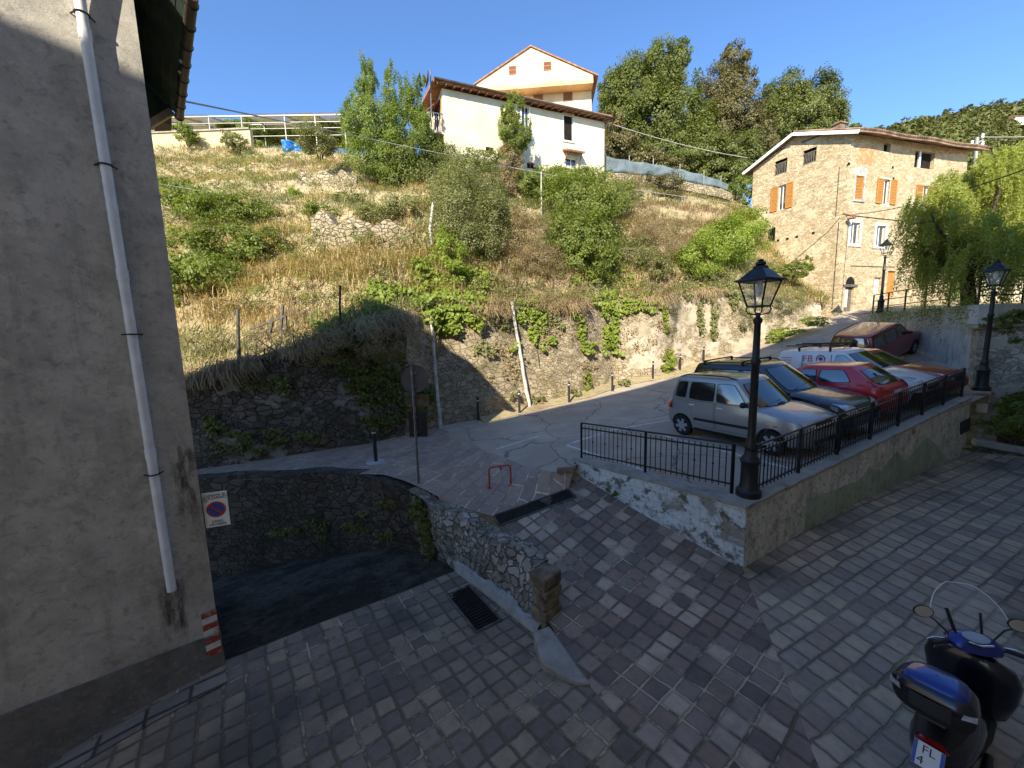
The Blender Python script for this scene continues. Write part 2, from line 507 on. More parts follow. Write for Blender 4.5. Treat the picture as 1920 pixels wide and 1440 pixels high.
def soilmat(name):
    g = G(name); p = g.pos()
    n1 = g.noise(p, 0.6, 6, 0.65)[0]; n2 = g.noise(p, 3.0, 6, 0.7)[0]; n3 = g.noise(p, 14, 5, 0.7)[0]
    c = g.ramp(n1, [(0.3, (0.34, 0.26, 0.155)), (0.48, (0.46, 0.37, 0.22)), (0.62, (0.38, 0.33, 0.18)), (0.75, (0.22, 0.22, 0.10))])
    c = g.mix(g.math('MULTIPLY', g.sm(n2, 0.45, 0.7), 0.6), c, (0.16, 0.12, 0.07))
    c = g.mix(g.math('MULTIPLY', g.sm(n3, 0.5, 0.72), 0.5), c, (0.5, 0.4, 0.24))
    g.bsdf(c, 0.95, 0, g.bump(g.math('ADD', n2, g.math('MULTIPLY', n3, 0.5)), 0.9, 0.12), 0.1)
    return g.m


MT = {}
SLATE = [(0.151, 0.113, 0.095), (0.272, 0.205, 0.159), (0.361, 0.268, 0.201), (0.170, 0.106, 0.082), (0.562, 0.424, 0.309), (0.310, 0.199, 0.138), (0.113, 0.085, 0.073), (0.664, 0.502, 0.354), (0.259, 0.178, 0.138)]
MT['path'] = cobble('path_cobbles', 0.258, 0.258, R(52), SLATE, (0.517, 0.398, 0.267), (0.152, 0.116, 0.076), 0.0, 0.03, 0.35, 0.022)
MT['street'] = cobble('street_setts', 0.28, 0.25, R(-26), [(0.358, 0.274, 0.206), (0.450, 0.351, 0.251), (0.543, 0.417, 0.285), (0.387, 0.274, 0.196), (0.279, 0.216, 0.170), (0.481, 0.377, 0.266), (0.630, 0.488, 0.311)], (0.303, 0.256, 0.179), (0.182, 0.151, 0.108), 0.5, 0.026, 0.8, 0.03, rimk=.35, mixk=.3)
MT['lower'] = cobble('lower_cobbles', 0.25, 0.25, R(-36), [(0.236, 0.181, 0.135), (0.299, 0.229, 0.164), (0.189, 0.141, 0.114), (0.361, 0.270, 0.183), (0.157, 0.120, 0.097), (0.439, 0.333, 0.213)], (0.533, 0.407, 0.263), (0.157, 0.116, 0.070), 0.0, 0.034, 0.6, 0.03, 0.25, mlo=.36, speck=.8)
MT['border'] = cobble('border_stones', 0.42, 0.24, R(-36), [(0.269, 0.220, 0.171), (0.323, 0.262, 0.202), (0.233, 0.188, 0.151)], (0.081, 0.063, 0.047), (0.054, 0.043, 0.031), 0.0, 0.04, 0.45, 0.02)
MT['pave'] = cobble('pavement_slabs', 0.55, 0.30, R(-66), [(0.354, 0.257, 0.201), (0.412, 0.300, 0.229), (0.306, 0.218, 0.173), (0.436, 0.310, 0.213), (0.330, 0.247, 0.197)], (0.706, 0.532, 0.372), (0.294, 0.218, 0.152), 0.5, 0.036, 0.25, 0.015, rimk=.3)
MT['asphalt'] = asphalt('road_asphalt', (0.334, 0.273, 0.213), (0.483, 0.399, 0.305))
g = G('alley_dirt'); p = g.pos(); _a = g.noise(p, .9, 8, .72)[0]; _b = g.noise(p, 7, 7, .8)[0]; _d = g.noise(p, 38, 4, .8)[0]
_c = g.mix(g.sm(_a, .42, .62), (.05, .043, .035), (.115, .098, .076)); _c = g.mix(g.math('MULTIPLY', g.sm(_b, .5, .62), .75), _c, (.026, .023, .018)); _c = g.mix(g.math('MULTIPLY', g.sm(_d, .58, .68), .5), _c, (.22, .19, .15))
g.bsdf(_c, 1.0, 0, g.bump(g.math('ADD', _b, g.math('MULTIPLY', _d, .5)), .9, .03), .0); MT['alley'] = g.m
MT['soil'] = soilmat('dry_soil')
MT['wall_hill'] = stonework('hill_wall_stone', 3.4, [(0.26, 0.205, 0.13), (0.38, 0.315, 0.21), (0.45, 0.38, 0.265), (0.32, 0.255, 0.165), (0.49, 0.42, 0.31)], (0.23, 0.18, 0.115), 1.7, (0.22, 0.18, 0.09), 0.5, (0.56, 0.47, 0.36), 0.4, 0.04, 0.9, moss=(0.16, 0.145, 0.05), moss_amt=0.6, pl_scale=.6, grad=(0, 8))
MT['wall_dark'] = stonework('shaded_mossy_wall_stone', 3.4, [(0.08, 0.065, 0.048), (0.13, 0.11, 0.085), (0.19, 0.16, 0.125), (0.10, 0.08, 0.06)], (0.04, 0.034, 0.026), 1.7, (0.04, 0.038, 0.022), 0.6, (0.30, 0.27, 0.23), 0.35, 0.04, 0.9, moss=(0.045, 0.05, 0.02), moss_amt=0.7)  # shade painted into the stone colour, on top of real algae darkening
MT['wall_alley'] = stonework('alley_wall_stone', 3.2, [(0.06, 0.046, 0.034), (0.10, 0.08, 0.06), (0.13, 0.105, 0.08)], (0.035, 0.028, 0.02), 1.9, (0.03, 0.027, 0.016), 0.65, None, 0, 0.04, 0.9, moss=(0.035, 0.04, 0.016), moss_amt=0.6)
MT['wall_low'] = stonework('low_wall_rubble', 5.2, [(0.17, 0.145, 0.11), (0.30, 0.26, 0.205), (0.42, 0.38, 0.31), (0.22, 0.185, 0.145), (0.52, 0.48, 0.41), (0.15, 0.135, 0.115)], (0.13, 0.11, 0.085), 1.2, (0.07, 0.066, 0.045), 0.6, (0.30, 0.27, 0.215), 0.3, 0.05, 1.0, pl_scale=2.4)
MT['terr'] = stonework('terrace_stone', 2.8, [(0.26, 0.205, 0.12), (0.36, 0.3, 0.195), (0.43, 0.365, 0.25), (0.31, 0.25, 0.155)], (0.12, 0.09, 0.05), 1.9, (0.22, 0.17, 0.09), 0.45, None, 0, 0.05, 1.0)
MT['house_stone'] = stonework('house_stone', 3.0, [(0.436, 0.325, 0.179), (0.554, 0.437, 0.266), (0.614, 0.498, 0.325), (0.475, 0.356, 0.205), (0.356, 0.260, 0.152), (0.643, 0.539, 0.368)], (0.554, 0.447, 0.293), 2.3, (0.337, 0.260, 0.162), 0.25, (0.614, 0.508, 0.341), 0.3, 0.05, 0.8, dist=0.05)
MT['right_stone'] = stonework('right_wall_stone', 3.2, [(0.286, 0.254, 0.202), (0.468, 0.429, 0.351), (0.611, 0.559, 0.468), (0.364, 0.325, 0.260)], (0.468, 0.416, 0.338), 1.9, (0.117, 0.111, 0.065), 0.5, (0.546, 0.494, 0.403), 0.4, 0.05, 0.9)
MT['grey_plaster'] = plaster('grey_plaster', (0.535, 0.50, 0.435), [((0.32, 0.30, 0.26), 0.75), ((0.70, 0.65, 0.56), 0.45), ((0.20, 0.185, 0.16), 0.6), ((0.26, 0.24, 0.21), .5)], 1.5, 0.5, streak=.28)
MT['plinth'] = plaster('rough_plinth', (0.20, 0.188, 0.165), [((0.12, 0.105, 0.08), 0.6), ((0.36, 0.32, 0.26), 0.5)], 4.0, 1.0)
g = G('weathered_lot_wall'); p = g.pos(); _n = g.noise(p, 1.5, 7, .72, .5)[0]; _m = g.noise(g.scale(p, (1.2, 1.2, 1.5)), 2.6, 7, .75, .2)[0]; _f = g.noise(p, 9, 6, .7)[0]
_c = g.mix(g.sm(_f, .35, .7), (.74, .74, .70), (.56, .60, .60))
_c = g.mix(g.math('MULTIPLY', g.sm(_n, .50, .60), .85), _c, g.mix(_f, (.16, .13, .095), (.36, .31, .24)))
_c = g.mix(g.math('MULTIPLY', g.sm(_m, .51, .60), .9), _c, (.10, .085, .06))
_w = g.n('TexWave', {'Vector': g.vm('ADD', p, g.scale(g.noise(p, 1.5, 4)[1], (.1, .1, .25))), 'Scale': 1.6, 'Distortion': 2.0, 'Detail': 3.0}, bands_direction='Z').outputs[1]; _c = g.mix(g.math('MULTIPLY', g.sm(_w, .85, .98), .16), _c, (.16, .13, .10))
_c = g.mix(g.math('MULTIPLY', g.sm(g.noise(g.vm('ADD', p, (3, 8, 1)), 2.6, 6, .7)[0], .6, .68), .7), _c, (.10, .11, .05))
_s = g.noise(g.scale(p, (6, 6, .5)), 1.6, 5, .65)[0]; _c = g.mix(g.math('MULTIPLY', g.sm(_s, .55, .7), .4), _c, (.2, .17, .13))
g.bsdf(_c, .85, 0, g.bump(g.math('ADD', g.math('MULTIPLY', _n, .5), g.math('ADD', _m, g.math('MULTIPLY', _f, .4))), .9, .04), .2); MT['lot_wall'] = g.m
MT['lot_front'] = plaster('weathered_front_wall', (0.78, 0.72, 0.61), [((0.20, 0.18, 0.13), 0.8), ((0.42, 0.35, 0.24), 0.6), ((0.10, 0.105, 0.06), 0.75), ((0.14, 0.12, 0.09), .6)], 1.7, 0.7, streak=0.75)
MT['concrete'] = plaster('weathered_concrete', (0.60, 0.56, 0.49), [((0.2, 0.18, 0.14), 0.5), ((0.38, 0.32, 0.22), 0.4)], 0.9, 0.25, streak=0.7)
MT['coping'] = plaster('concrete_coping', (0.40, 0.36, 0.30), [((0.10, 0.10, 0.07), 0.6), ((0.4, 0.39, 0.35), 0.5)], 2.0, 0.4)
MT['white_base'] = plaster('limewashed_base', (0.46, 0.45, 0.42), [((0.12, 0.12, 0.11), 0.7), ((0.3, 0.29, 0.26), 0.5)], 2.4, 0.4)
MT['mural'] = plaster('faded_green_mural', (0.42, 0.47, 0.33), [((0.58, 0.56, 0.45), 0.55), ((0.13, 0.15, 0.085), 0.6), ((0.5, 0.44, 0.34), 0.4)], 1.8, 0.3, streak=0.4)
MT['light_facade'] = plaster('light_facade', (0.78, 0.66, 0.50), [((0.6, 0.5, 0.38), 0.3)], 0.5, 0.15)
MT['white_wash'] = plaster('white_wash', (0.78, 0.70, 0.52), [((0.62, 0.54, 0.38), 0.35)], 0.5, 0.15)
MT['cream'] = plaster('cream_render', (0.84, 0.68, 0.40), [((0.74, 0.57, 0.32), 0.25)], 0.3, 0.1)
MT['peach'] = plaster('peach_render', (0.82, 0.50, 0.28), [((0.7, 0.42, 0.24), 0.2)], 0.3, 0.1)
MT['yellow_wall'] = plaster('yellow_terrace_wall', (0.66, 0.53, 0.31), [((0.62, 0.48, 0.26), 0.3)], 0.5, 0.15)
MT['iron'] = plain('black_iron', (0.018, 0.018, 0.020), 0.42, 0.2, 0.5, 0.3, 9)
MT['iron_grey'] = plain('galvanised_steel', (0.22, 0.225, 0.24), 0.45, 0.7, 0.5, 0.25, 14)
MT['sign_back'] = plain('grey_sign_back', (0.13, 0.135, 0.15), 0.5, 0.3, 0.5, 0.15, 5)
MT['dark_plate'] = plain('dark_plate', (0.035, 0.036, 0.045), 0.5, 0.1, 0.4, 0.2, 5)
MT['pvc'] = plain('white_pipe', (0.74, 0.75, 0.74), 0.35, 0, 0.5, 0.1, 5)
MT['white'] = plain('white_paint', (0.78, 0.77, 0.73), 0.5, 0, 0.4, 0.08, 6)
MT['redpaint'] = plain('red_paint', (0.42, 0.05, 0.03), 0.5, 0, 0.4, 0.25, 14)
MT['redrack'] = plain('red_painted_steel', (0.45, 0.06, 0.04), 0.4, 0, 0.5, 0.25, 12)
MT['blue'] = plain('sign_blue', (0.02, 0.06, 0.32), 0.4, 0, 0.5, 0.1, 5)
MT['black'] = plain('black_plastic', (0.014, 0.014, 0.015), 0.5, 0, 0.4, 0.2, 9)
MT['rubber'] = plain('tyre_rubber', (0.02, 0.02, 0.02), 0.85, 0, 0.3, 0.3, 12)
MT['alloy'] = plain('wheel_alloy', (0.42, 0.43, 0.45), 0.35, 0.6, 0.5, 0.1, 6)
MT['chrome'] = plain('chrome', (0.7, 0.7, 0.7), 0.12, 1.0, 0.5, 0.05, 4)
MT['wood'] = plain('weathered_wood', (0.17, 0.13, 0.09), 0.85, 0, 0.2, 0.45, 8, 0.4)
MT['oldwood'] = plain('grey_wood', (0.13, 0.115, 0.095), 0.85, 0, 0.2, 0.4, 8, 0.4)
MT['palewood'] = plain('bleached_pole', (0.62, 0.58, 0.5), 0.8, 0, 0.2, 0.25, 5, 0.4)
MT['shutter'] = plain('orange_shutter', (0.42, 0.19, 0.042), 0.55, 0, 0.35, 0.15, 10)
MT['brownshut'] = plain('brown_shutter', (0.30, 0.13, 0.07), 0.6, 0, 0.3, 0.15, 10)
MT['glass'] = glassmat('dark_glass')
MT['lampglass'] = None
MT['dark'] = plain('dark_opening', (0.02, 0.017, 0.014), 0.9, 0, 0.1, 0.3, 3)
MT['tile'] = plain('terracotta_tile', (0.36, 0.18, 0.10), 0.8, 0, 0.25, 0.35, 3, 0.5)
MT['tile_old'] = plain('weathered_tile', (0.24, 0.16, 0.11), 0.85, 0, 0.2, 0.45, 2, 0.5)
MT['eave_dark'] = plain('eave_boards', (0.07, 0.115, 0.085), 0.7, 0, 0.25, 0.35, 3, 0.3)
MT['gutter'] = plain('brown_gutter', (0.075, 0.058, 0.05), 0.5, 0.2, 0.4, 0.3, 4)
MT['eave_wood'] = plain('pale_beam', (0.6, 0.44, 0.32), 0.7, 0, 0.25, 0.2, 6)
MT['net'] = plain('green_shade_net', (0.125, 0.16, 0.175), 0.75, 0, 0.2, 0.25, 2, 0.3)
MT['bark'] = plain('bark', (0.10, 0.075, 0.05), 0.9, 0, 0.15, 0.4, 6, 0.7)
MT['tarp'] = plain('blue_tarp', (0.04, 0.23, 0.62), 0.45, 0, 0.4, 0.25, 4, 0.4)
MT['redcloth'] = plain('red_cloth', (0.62, 0.04, 0.03), 0.8, 0, 0.2, 0.15, 4)
MT['dish'] = plain('brown_dish', (0.17, 0.075, 0.06), 0.5, 0, 0.4, 0.15, 4)
MT['cable'] = plain('pale_cable', (0.42, 0.40, 0.36), 0.7, 0, 0.2, 0.2, 2)
MT['cable_dark'] = plain('dark_cable', (0.03, 0.03, 0.03), 0.7, 0, 0.2, 0.2, 2)
MT['linepaint'] = plain('worn_line_paint', (0.62, 0.59, 0.54), 0.8, 0, 0.2, 0.35, 7)
MT['lens'] = plain('headlamp_lens', (0.55, 0.57, 0.6), 0.1, 0.4, 0.8, 0.3, 10)
MT['taillamp'] = plain('red_lamp_lens', (0.35, 0.012, 0.012), 0.15, 0, 0.7, 0.2, 9)
MT['plate'] = plain('plate_white', (0.7, 0.7, 0.68), 0.4, 0, 0.4, 0.05, 4)
MT['greenhouse'] = plain('greenhouse_frame', (0.33, 0.315, 0.28), 0.5, 0.2, 0.4, 0.15, 4)
MT['brick'] = plain('brick_red', (0.24, 0.15, 0.11), 0.85, 0, 0.2, 0.3, 5, 0.5)
g = G('thin_clear_panel'); _b = g.bsdf((0.8, 0.83, 0.85), 0.05, 0, None, 0.5); _b.inputs['Alpha'].default_value = 0.16; MT['lampglass'] = g.m
g = G('film_cover'); _b = g.bsdf((0.85, 0.84, 0.8), 0.5, 0, None, 0.5); _b.inputs['Alpha'].default_value = 0.7; MT['film'] = g.m
MT['leaf_dark'] = leafmat('leaf_dark', (0.09, 0.115, 0.03), (0.175, 0.2, 0.05), 0.42, (0.27, 0.29, 0.085))
MT['leaf_mid'] = leafmat('leaf_mid', (0.125, 0.165, 0.034), (0.22, 0.265, 0.06), 0.48, (0.34, 0.365, 0.10))
MT['leaf_bright'] = leafmat('leaf_bright', (0.17, 0.235, 0.034), (0.29, 0.36, 0.06), 0.5, (0.41, 0.46, 0.12))
MT['leaf_olive'] = leafmat('leaf_olive', (0.15, 0.16, 0.06), (0.245, 0.25, 0.10), 0.42, (0.34, 0.325, 0.15))
MT['leaf_pepper'] = leafmat('leaf_pepper', (0.13, 0.18, 0.034), (0.22, 0.28, 0.058), 0.42, (0.33, 0.38, 0.10))
MT['leaf_weep'] = leafmat('leaf_weep', (0.28, 0.31, 0.07), (0.40, 0.43, 0.11), 0.55, (0.5, 0.52, 0.18))
MT['leaf_brown'] = leafmat('leaf_brown', (0.2, 0.14, 0.075), (0.32, 0.235, 0.125), 0.25, (0.25, 0.23, 0.09))
MT['leaf_brownish'] = leafmat('leaf_brownish_green', (0.10, 0.095, 0.035), (0.175, 0.155, 0.062), 0.3, (0.25, 0.21, 0.095))
MT['straw'] = leafmat('dry_straw', (0.38, 0.275, 0.135), (0.53, 0.41, 0.22), 0.35, (0.63, 0.52, 0.30), 0.7)
MT['straw_green'] = leafmat('greenish_grass', (0.19, 0.20, 0.08), (0.32, 0.305, 0.145), 0.35, (0.42, 0.38, 0.21), 0.7)
MT['straw_brown'] = leafmat('brown_brush', (0.26, 0.18, 0.105), (0.40, 0.295, 0.175), 0.25, (0.5, 0.39, 0.24), 0.75)
MT['hill'] = None
# ================================================================== GROUND
LK, LB, LC, LX, LY = -2.97, .0693, .0057, 4.08, 6.63


def zlotplane(x, y): return LK + LB * (x - LX) + LC * (y - LY)


def lot(u, v, dz=0.0):
    return onpl(u, v, (-LB, -LC, 1.0), (LX, LY, LK + dz))


# foot of the hillside wall, from the alley end round to the stone house
WB = [(250, 900, 10.5), (370, 880, 10.8), (460, 868, 11.1), (560, 851, 11.5), (690, 832, 12.3), (760, 815, 13.3)]
WBASE = [atY(u, v, Y) for u, v, Y in WB] + [lot(820, 800), lot(900, 785), lot(990, 762), lot(1080, 742), lot(1150, 722)] + \
        [atY(1230, 703, 20.8), atY(1280, 690, 22.0), atY(1350, 668, 23.0), atY(1440, 640, 24.2), atY(1540, 600, 25.8)]
HC = atY(1570, 584, 26.3)           # corner of the stone house
# road: lot plane, then the rise towards the stone house
ctl = []
for q in [(3.9, 6.3), (14.5, 11.7), (1.6, 9.2), (8, 8), (10, 14), (5, 12), (7, 18.6), (-1.3, 14.6), (-2.9, 14.4), (4.8, 18.2), (13.5, 15.5), (16.5, 13.2), (16.5, 15.5), (0.7, 16.6), (-1, 12)]:
    ctl.append((q[0], q[1], zlotplane(*q)))
for P in WBASE[11:]: ctl.append(tuple(P))
for P in [(16.0, 19.5, -1.55), (19.6, 22.2, -0.3), (22.5, 24.3, 0.75), (26, 25.3, 1.2), (30, 26, 1.5), (34, 26, 1.6)]: ctl.append(P)
zroad = rbf(ctl)

# pavement (slabs)
G_L = atZ(925, 968, -3.80); G_R = atZ(1066, 917, -3.53)
pav = [tuple(G_L), tuple(G_R)] + [tuple(WBASE[i]) for i in range(6)]
pav += [tuple(atZ(785, 905, -3.36)), tuple(atZ(705, 866, -3.33)), tuple(atZ(940, 917, -3.58)), tuple(atZ(600, 888, -3.42)), tuple(atZ(400, 900, -3.62)), tuple(atZ(250, 905, -3.8))]
EDGE = [lot(822, 801), lot(870, 822), lot(905, 843), lot(945, 857), lot(985, 874), lot(1035, 884), lot(1072, 884)]
for P in EDGE: pav.append((P[0], P[1], zroad(P[0], P[1])))
zpave = rbf(pav)

# ramp + street
C0 = atZ(1393, 1066, -3.97)          # outer foot of the lot-wall corner
F0 = atY(1808, 850, 11.15)           # far foot of the front wall
L0 = atY(1076, 886, 9.02)            # left foot
PIL = atZ(1025, 1140, -4.27)
st = [tuple(C0), tuple(F0), tuple(L0), tuple(PIL), tuple(G_L), tuple(G_R), tuple(atZ(1780, 1420, -4.2)), tuple(atZ(1210, 1400, -4.18)),
      tuple(atZ(1110, 1290, -4.24)), tuple(atY(1920, 860, 10.6)), tuple(atZ(1600, 1200, -4.1)), tuple(atZ(1400, 1300, -4.13)), (17, 9.5, -3.7), (8, 3, -4.1), (3, 0, -4.22), (1, 0, -4.22), (8, -4, -4.2), (0.3, -4, -4.22), (20, 3, -3.9)]
zstreet = rbf(st)
_RP = polyline([(*q, 0) for q in (tuple(C0[:2]), tuple(atZ(1435, 1160, -4.0)[:2]), tuple(atZ(1485, 1280, -4.02)[:2]), tuple(atZ(1545, 1440, -4.02)[:2]), (2.6, 0.5), (2.6, -2))], 24)

# lower cobbles in front of the alley
BCOR = atZ(418, 1243, -4.5)          # building corner
A1 = atZ(830, 1080, -4.62); A2 = atZ(856, 1070, -4.6)
SE = [atZ(1012, 1190, -4.52), atZ(1110, 1290, -4.24), atZ(1210, 1400, -4.18)]
lo_pts = [tuple(BCOR), tuple(A1), tuple(A2)] + [tuple(p) for p in SE] + [tuple(onpl(107, 1413, (.678, -.735, 0), BCOR)), (0.95, 2.5, -4.17), (1.0, 0, -4.2), (-3, 0, -4.5), (-6.5, 2.0, -4.75), (-1.5, 4.0, -4.48)]
zlower = rbf(lo_pts)
LWB = [A2, atZ(930, 1120, -4.56), SE[0]]   # foot of the low wall, lower side

# ---- ground structures
base = MB(); base.add([(-700, -300, -7.5), (900, -300, -7.5), (900, 1500, -7.5), (-700, 1500, -7.5)], [(0, 1, 2, 3)])
tag(base.build('ground', MT['soil'], fix=False), kind='structure')

rb = [tuple(p[:2]) for p in EDGE] + [(L0[0] + 0.1, L0[1]), tuple(lot(1085, 855, .02)[:2]), (4.1, 6.45), (14.9, 11.75), (17.6, 14.3), (20.7, 22.6), (24.0, 24.6), (34, 24.8), (34, 27)] + [tuple(p[:2]) for p in WBASE[:5:-1]]
road = tag(sheet('road', rb, zroad, 0.8, MT['asphalt']), kind='structure')

pb = [tuple(p[:2]) for p in WBASE[0:6]] + [tuple(p[:2]) for p in EDGE] + [tuple(G_R[:2]), tuple(G_L[:2])] + [tuple(atZ(u, v, z)[:2]) for u, v, z in [(845, 950, -3.66), (800, 925, -3.5), (720, 897, -3.42), (600, 890, -3.42), (480, 896, -3.5), (370, 902, -3.62), (250, 910, -3.8)]]
pavement = tag(sheet('pavement', pb, zpave, 0.6, MT['pave']), kind='structure')

RIDGE_P = [(float(q[0]), float(q[1])) for q in _RP]
ramp_b = [tuple(G_L[:2]), tuple(G_R[:2]), (L0[0], L0[1])] + RIDGE_P + [(1.0, -2), (1.0, 0), (0.95, 2.5)] + [tuple(p[:2]) for p in SE[::-1][:2]] + [(SE[0][0] + .12, SE[0][1]), (PIL[0] - .05, PIL[1] + .1)] + [tuple(atZ(975, 1040, -4.08)[:2])]
tag(sheet('ramp', ramp_b, zstreet, 0.5, MT['path'], rough=0.02), kind='structure')
street_b = RIDGE_P[::-1] + [tuple(F0[:2]), (13.5, 11.6), (19, 10.5), (22, 3), (18, -2)]
tag(sheet('street', street_b, zstreet, 0.5, MT['street'], rough=0.02), kind='structure')
low_b = [tuple(BCOR[:2] + np.array((-.05, .02))), tuple(A1[:2]), tuple(A2[:2]), tuple(LWB[1][:2]), tuple(SE[0][:2])] + [tuple(p[:2]) for p in SE[1:]] + [(0.95, 2.5), (1.0, 0), (1.0, -2), (-9, -2), (-9, 0.2)]
tag(sheet('lower_street', low_b, zlower, 0.5, MT['lower'], rough=0.03), kind='structure')

# flat border stones along the alley edge and at the foot of the grey house
def strip(pts, w_, name, side=1, dz=.014):
    P = [np.array(p[:2], float) for p in pts]; L_, R_ = [], []
    for i, p in enumerate(P):
        d = P[min(i + 1, len(P) - 1)] - P[max(i - 1, 0)]; d /= np.linalg.norm(d); n = np.array((d[1], -d[0])) * side
        L_.append((*p, zlower(*p) + dz + .03 * mnoise.noise((p[0] * .9, p[1] * .9, 3.1)))); q = p + n * w_; R_.append((*q, zlower(*q) + dz + .03 * mnoise.noise((q[0] * .9, q[1] * .9, 3.1))))
    mb = MB(); mb.grid([L_, R_]); return tag(mb.build(name, MT['border'], fix=False), kind='structure')


strip([BCOR + np.array((.10 - .735 * t, -.10 - .678 * t, 0)) for t in np.linspace(0, 4.5, 40)], .30, 'border_stones', -1)

# curved retaining wall of the alley: top edge pixels, foot pixels
CW_T = [(230, 912, 10.0), (370, 901, 9.75), (480, 893, 9.6), (600, 888, 9.45), (670, 892, 9.2), (725, 906, 8.8), (765, 925, 8.35), (800, 945, 7.95), (845, 968, 7.55)]
CW_F = [(220, 1150), (388, 1095), (500, 1062), (600, 1046), (680, 1035), (740, 1028), (790, 1038), (822, 1052), (856, 1070)]
cwt = [atY(*p) for p in CW_T]; cwf = [atY(u, v, t[1] - 0.22) for (u, v), t in zip(CW_F, cwt)]
cwf[-1] = np.array(A2)
al = [tuple(p) for p in cwf] + [tuple(BCOR), tuple(A1), (-6, 6.0, -5.0), (-9, 7.5, -5.6)]
zal = rbf(al)
al_b = [tuple(p[:2]) for p in cwf[::-1]][:0] + [tuple(A1[:2]), tuple(A2[:2])] + [(p[0], p[1] + .1) for p in cwf[-2::-1]] + [(-16, 10.5), (-16, 6), (-6.5, 4.9), tuple(BCOR[:2] + np.array((-.05, .02)))]
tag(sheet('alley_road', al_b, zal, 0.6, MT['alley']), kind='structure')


def rough_wall(name, foot, top, thick, mat, label, cat, step=0.22, amp=0.06, parent=None, topz_noise=0.05, mats=None):
    """a wall with relief between two matching polylines"""
    foot = np.array(foot, float); top = np.array(top, float)
    L = np.sum(np.linalg.norm(np.diff(top[:, :2], axis=0), axis=1)); k = max(4, int(L / step))
    Fp = polyline(np.hstack([foot, top]), k)
    n_h = max(4, int(np.max(top[:, 2] - foot[:, 2]) / step))
    rows = []; 
    tan = np.gradient(Fp[:, 3:5], axis=0); tan /= np.linalg.norm(tan, axis=1)[:, None] + 1e-9
    nor = np.stack([tan[:, 1], -tan[:, 0]], 1)     # towards the viewer when the line runs left to right
    for j in range(n_h + 1):
        t = j / n_h; row = []
        for i in range(k):
            p = Fp[i, :3] * (1 - t) + Fp[i, 3:] * t
            if j == 0: p = p - np.array((0, 0, .15))
            d = amp * (mnoise.fractal(Vector((p[0] * 1.6, p[1] * 1.6, p[2] * 2.2)), 0.9, 2.0, 4)) + amp * 0.5 * mnoise.noise(Vector((p[0] * .4, p[1] * .4, p[2] * .5)))
            zt = topz_noise * mnoise.noise(Vector((p[0] * 1.3, p[1] * 1.3, 9.0))) * t
            row.append((p[0] + nor[i, 0] * d, p[1] + nor[i, 1] * d, p[2] + zt))
        rows.append(row)
    fr = [(r[0] - nor[i, 0] * 0.02, r[1] - nor[i, 1] * .02, r[2] + .03) for i, r in enumerate(rows[-1])]
    bk = [(r[0] - nor[i, 0] * thick, r[1] - nor[i, 1] * thick, r[2] + 0.02) for i, r in enumerate(rows[-1])]
    bb = [(r[0] - nor[i, 0] * thick, r[1] - nor[i, 1] * thick, min(r[2] - .3, rows[0][i][2])) for i, r in enumerate(rows[-1])]
    rows += [bk, bb]
    mb = MB(); mb.grid(rows)
    for c in (0, k - 1):
        mb.add([r[c] for r in rows], [tuple(range(len(rows)))])
    o = mb.build(name, mats or mat, parent, smooth=True, sharp=50)
    if label: tag(o, label, cat)
    return o


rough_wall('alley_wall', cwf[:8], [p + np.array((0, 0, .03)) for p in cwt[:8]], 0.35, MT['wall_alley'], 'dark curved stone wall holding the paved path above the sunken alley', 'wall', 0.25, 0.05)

# low rubble wall between ramp and lower cobbles
lw = thing('rubble_wall', 'low rubble stone wall with rough mortar top beside the cobbled ramp', 'wall', LWB[0])
lt = [cwt[6] + (0, 0, .06), cwt[7] + (0, 0, .06), atY(845, 964, 7.5), atY(885, 986, 7.1), atY(930, 1012, 6.6), atY(975, 1036, 6.15), atY(1003, 1062, 5.83)]
lf = [cwf[6] + (0, -.02, 0), cwf[7] + (0.01, -.02, 0), np.array(A2) + (0.02, .04, 0), lerp(np.array(A2), LWB[1], .55), np.array(LWB[1]), lerp(LWB[1], np.array(SE[0]), .5), np.array(SE[0]) + (-.08, .12, 0)]
o = rough_wall('wall_body', lf, lt, 0.30, MT['wall_low'], None, None, 0.09, 0.075, None, 0.10)
o.parent = lw; o.matrix_parent_inverse = Matrix.Translation(-Vector(lw.location))
# stone end pier built of blocks
mb = MB(); pz = PIL[2] - .25
pc = np.array(SE[0]) * .35 + np.array(PIL) * .65 + np.array((.10, -.16, 0))
for i in range(5):
    h = (0.22, 0.17, 0.20, 0.14, 0.21)[i]
    mb.box((pc[0] - .06 + 0.025 * math.sin(i * 3), pc[1] + .16 + .02 * math.cos(i * 5), pz + h / 2), (0.36 + .05 * math.sin(i * 2.1), 0.30 + .03 * math.cos(i * 1.7), h - .012), R(38 + 7 * math.sin(i * 2.2)))
    pz += h
o = mb.build('end_pier', plain('pier_stone', (.20, .155, .105), .9, 0, .15, .45, 5, .8), lw, world=True)
bv = o.modifiers.new('edge', 'BEVEL'); bv.width = 0.03; bv.segments = 2
# limewashed skirt along the lower side
mb = MB(); sk = polyline([np.array(A2) + (.0, .02, 0), np.array(LWB[1]), np.array(SE[0])], 40)
rows = []
for j, (dz, off) in enumerate(((-.15, .05), (.20, .035), (.25, -.12))):
    rows.append([(p[0] - .66 * off * 1.2, p[1] - .75 * off * 1.2, p[2] + dz * (1 - .35 * i / 40) + .07 * mnoise.noise(Vector((i * .33, j * .2, 1))) * (j > 0)) for i, p in enumerate(sk)])
mb.grid(rows)
mb.build('limewash_skirt', MT['white_base'], lw, smooth=True, world=True)
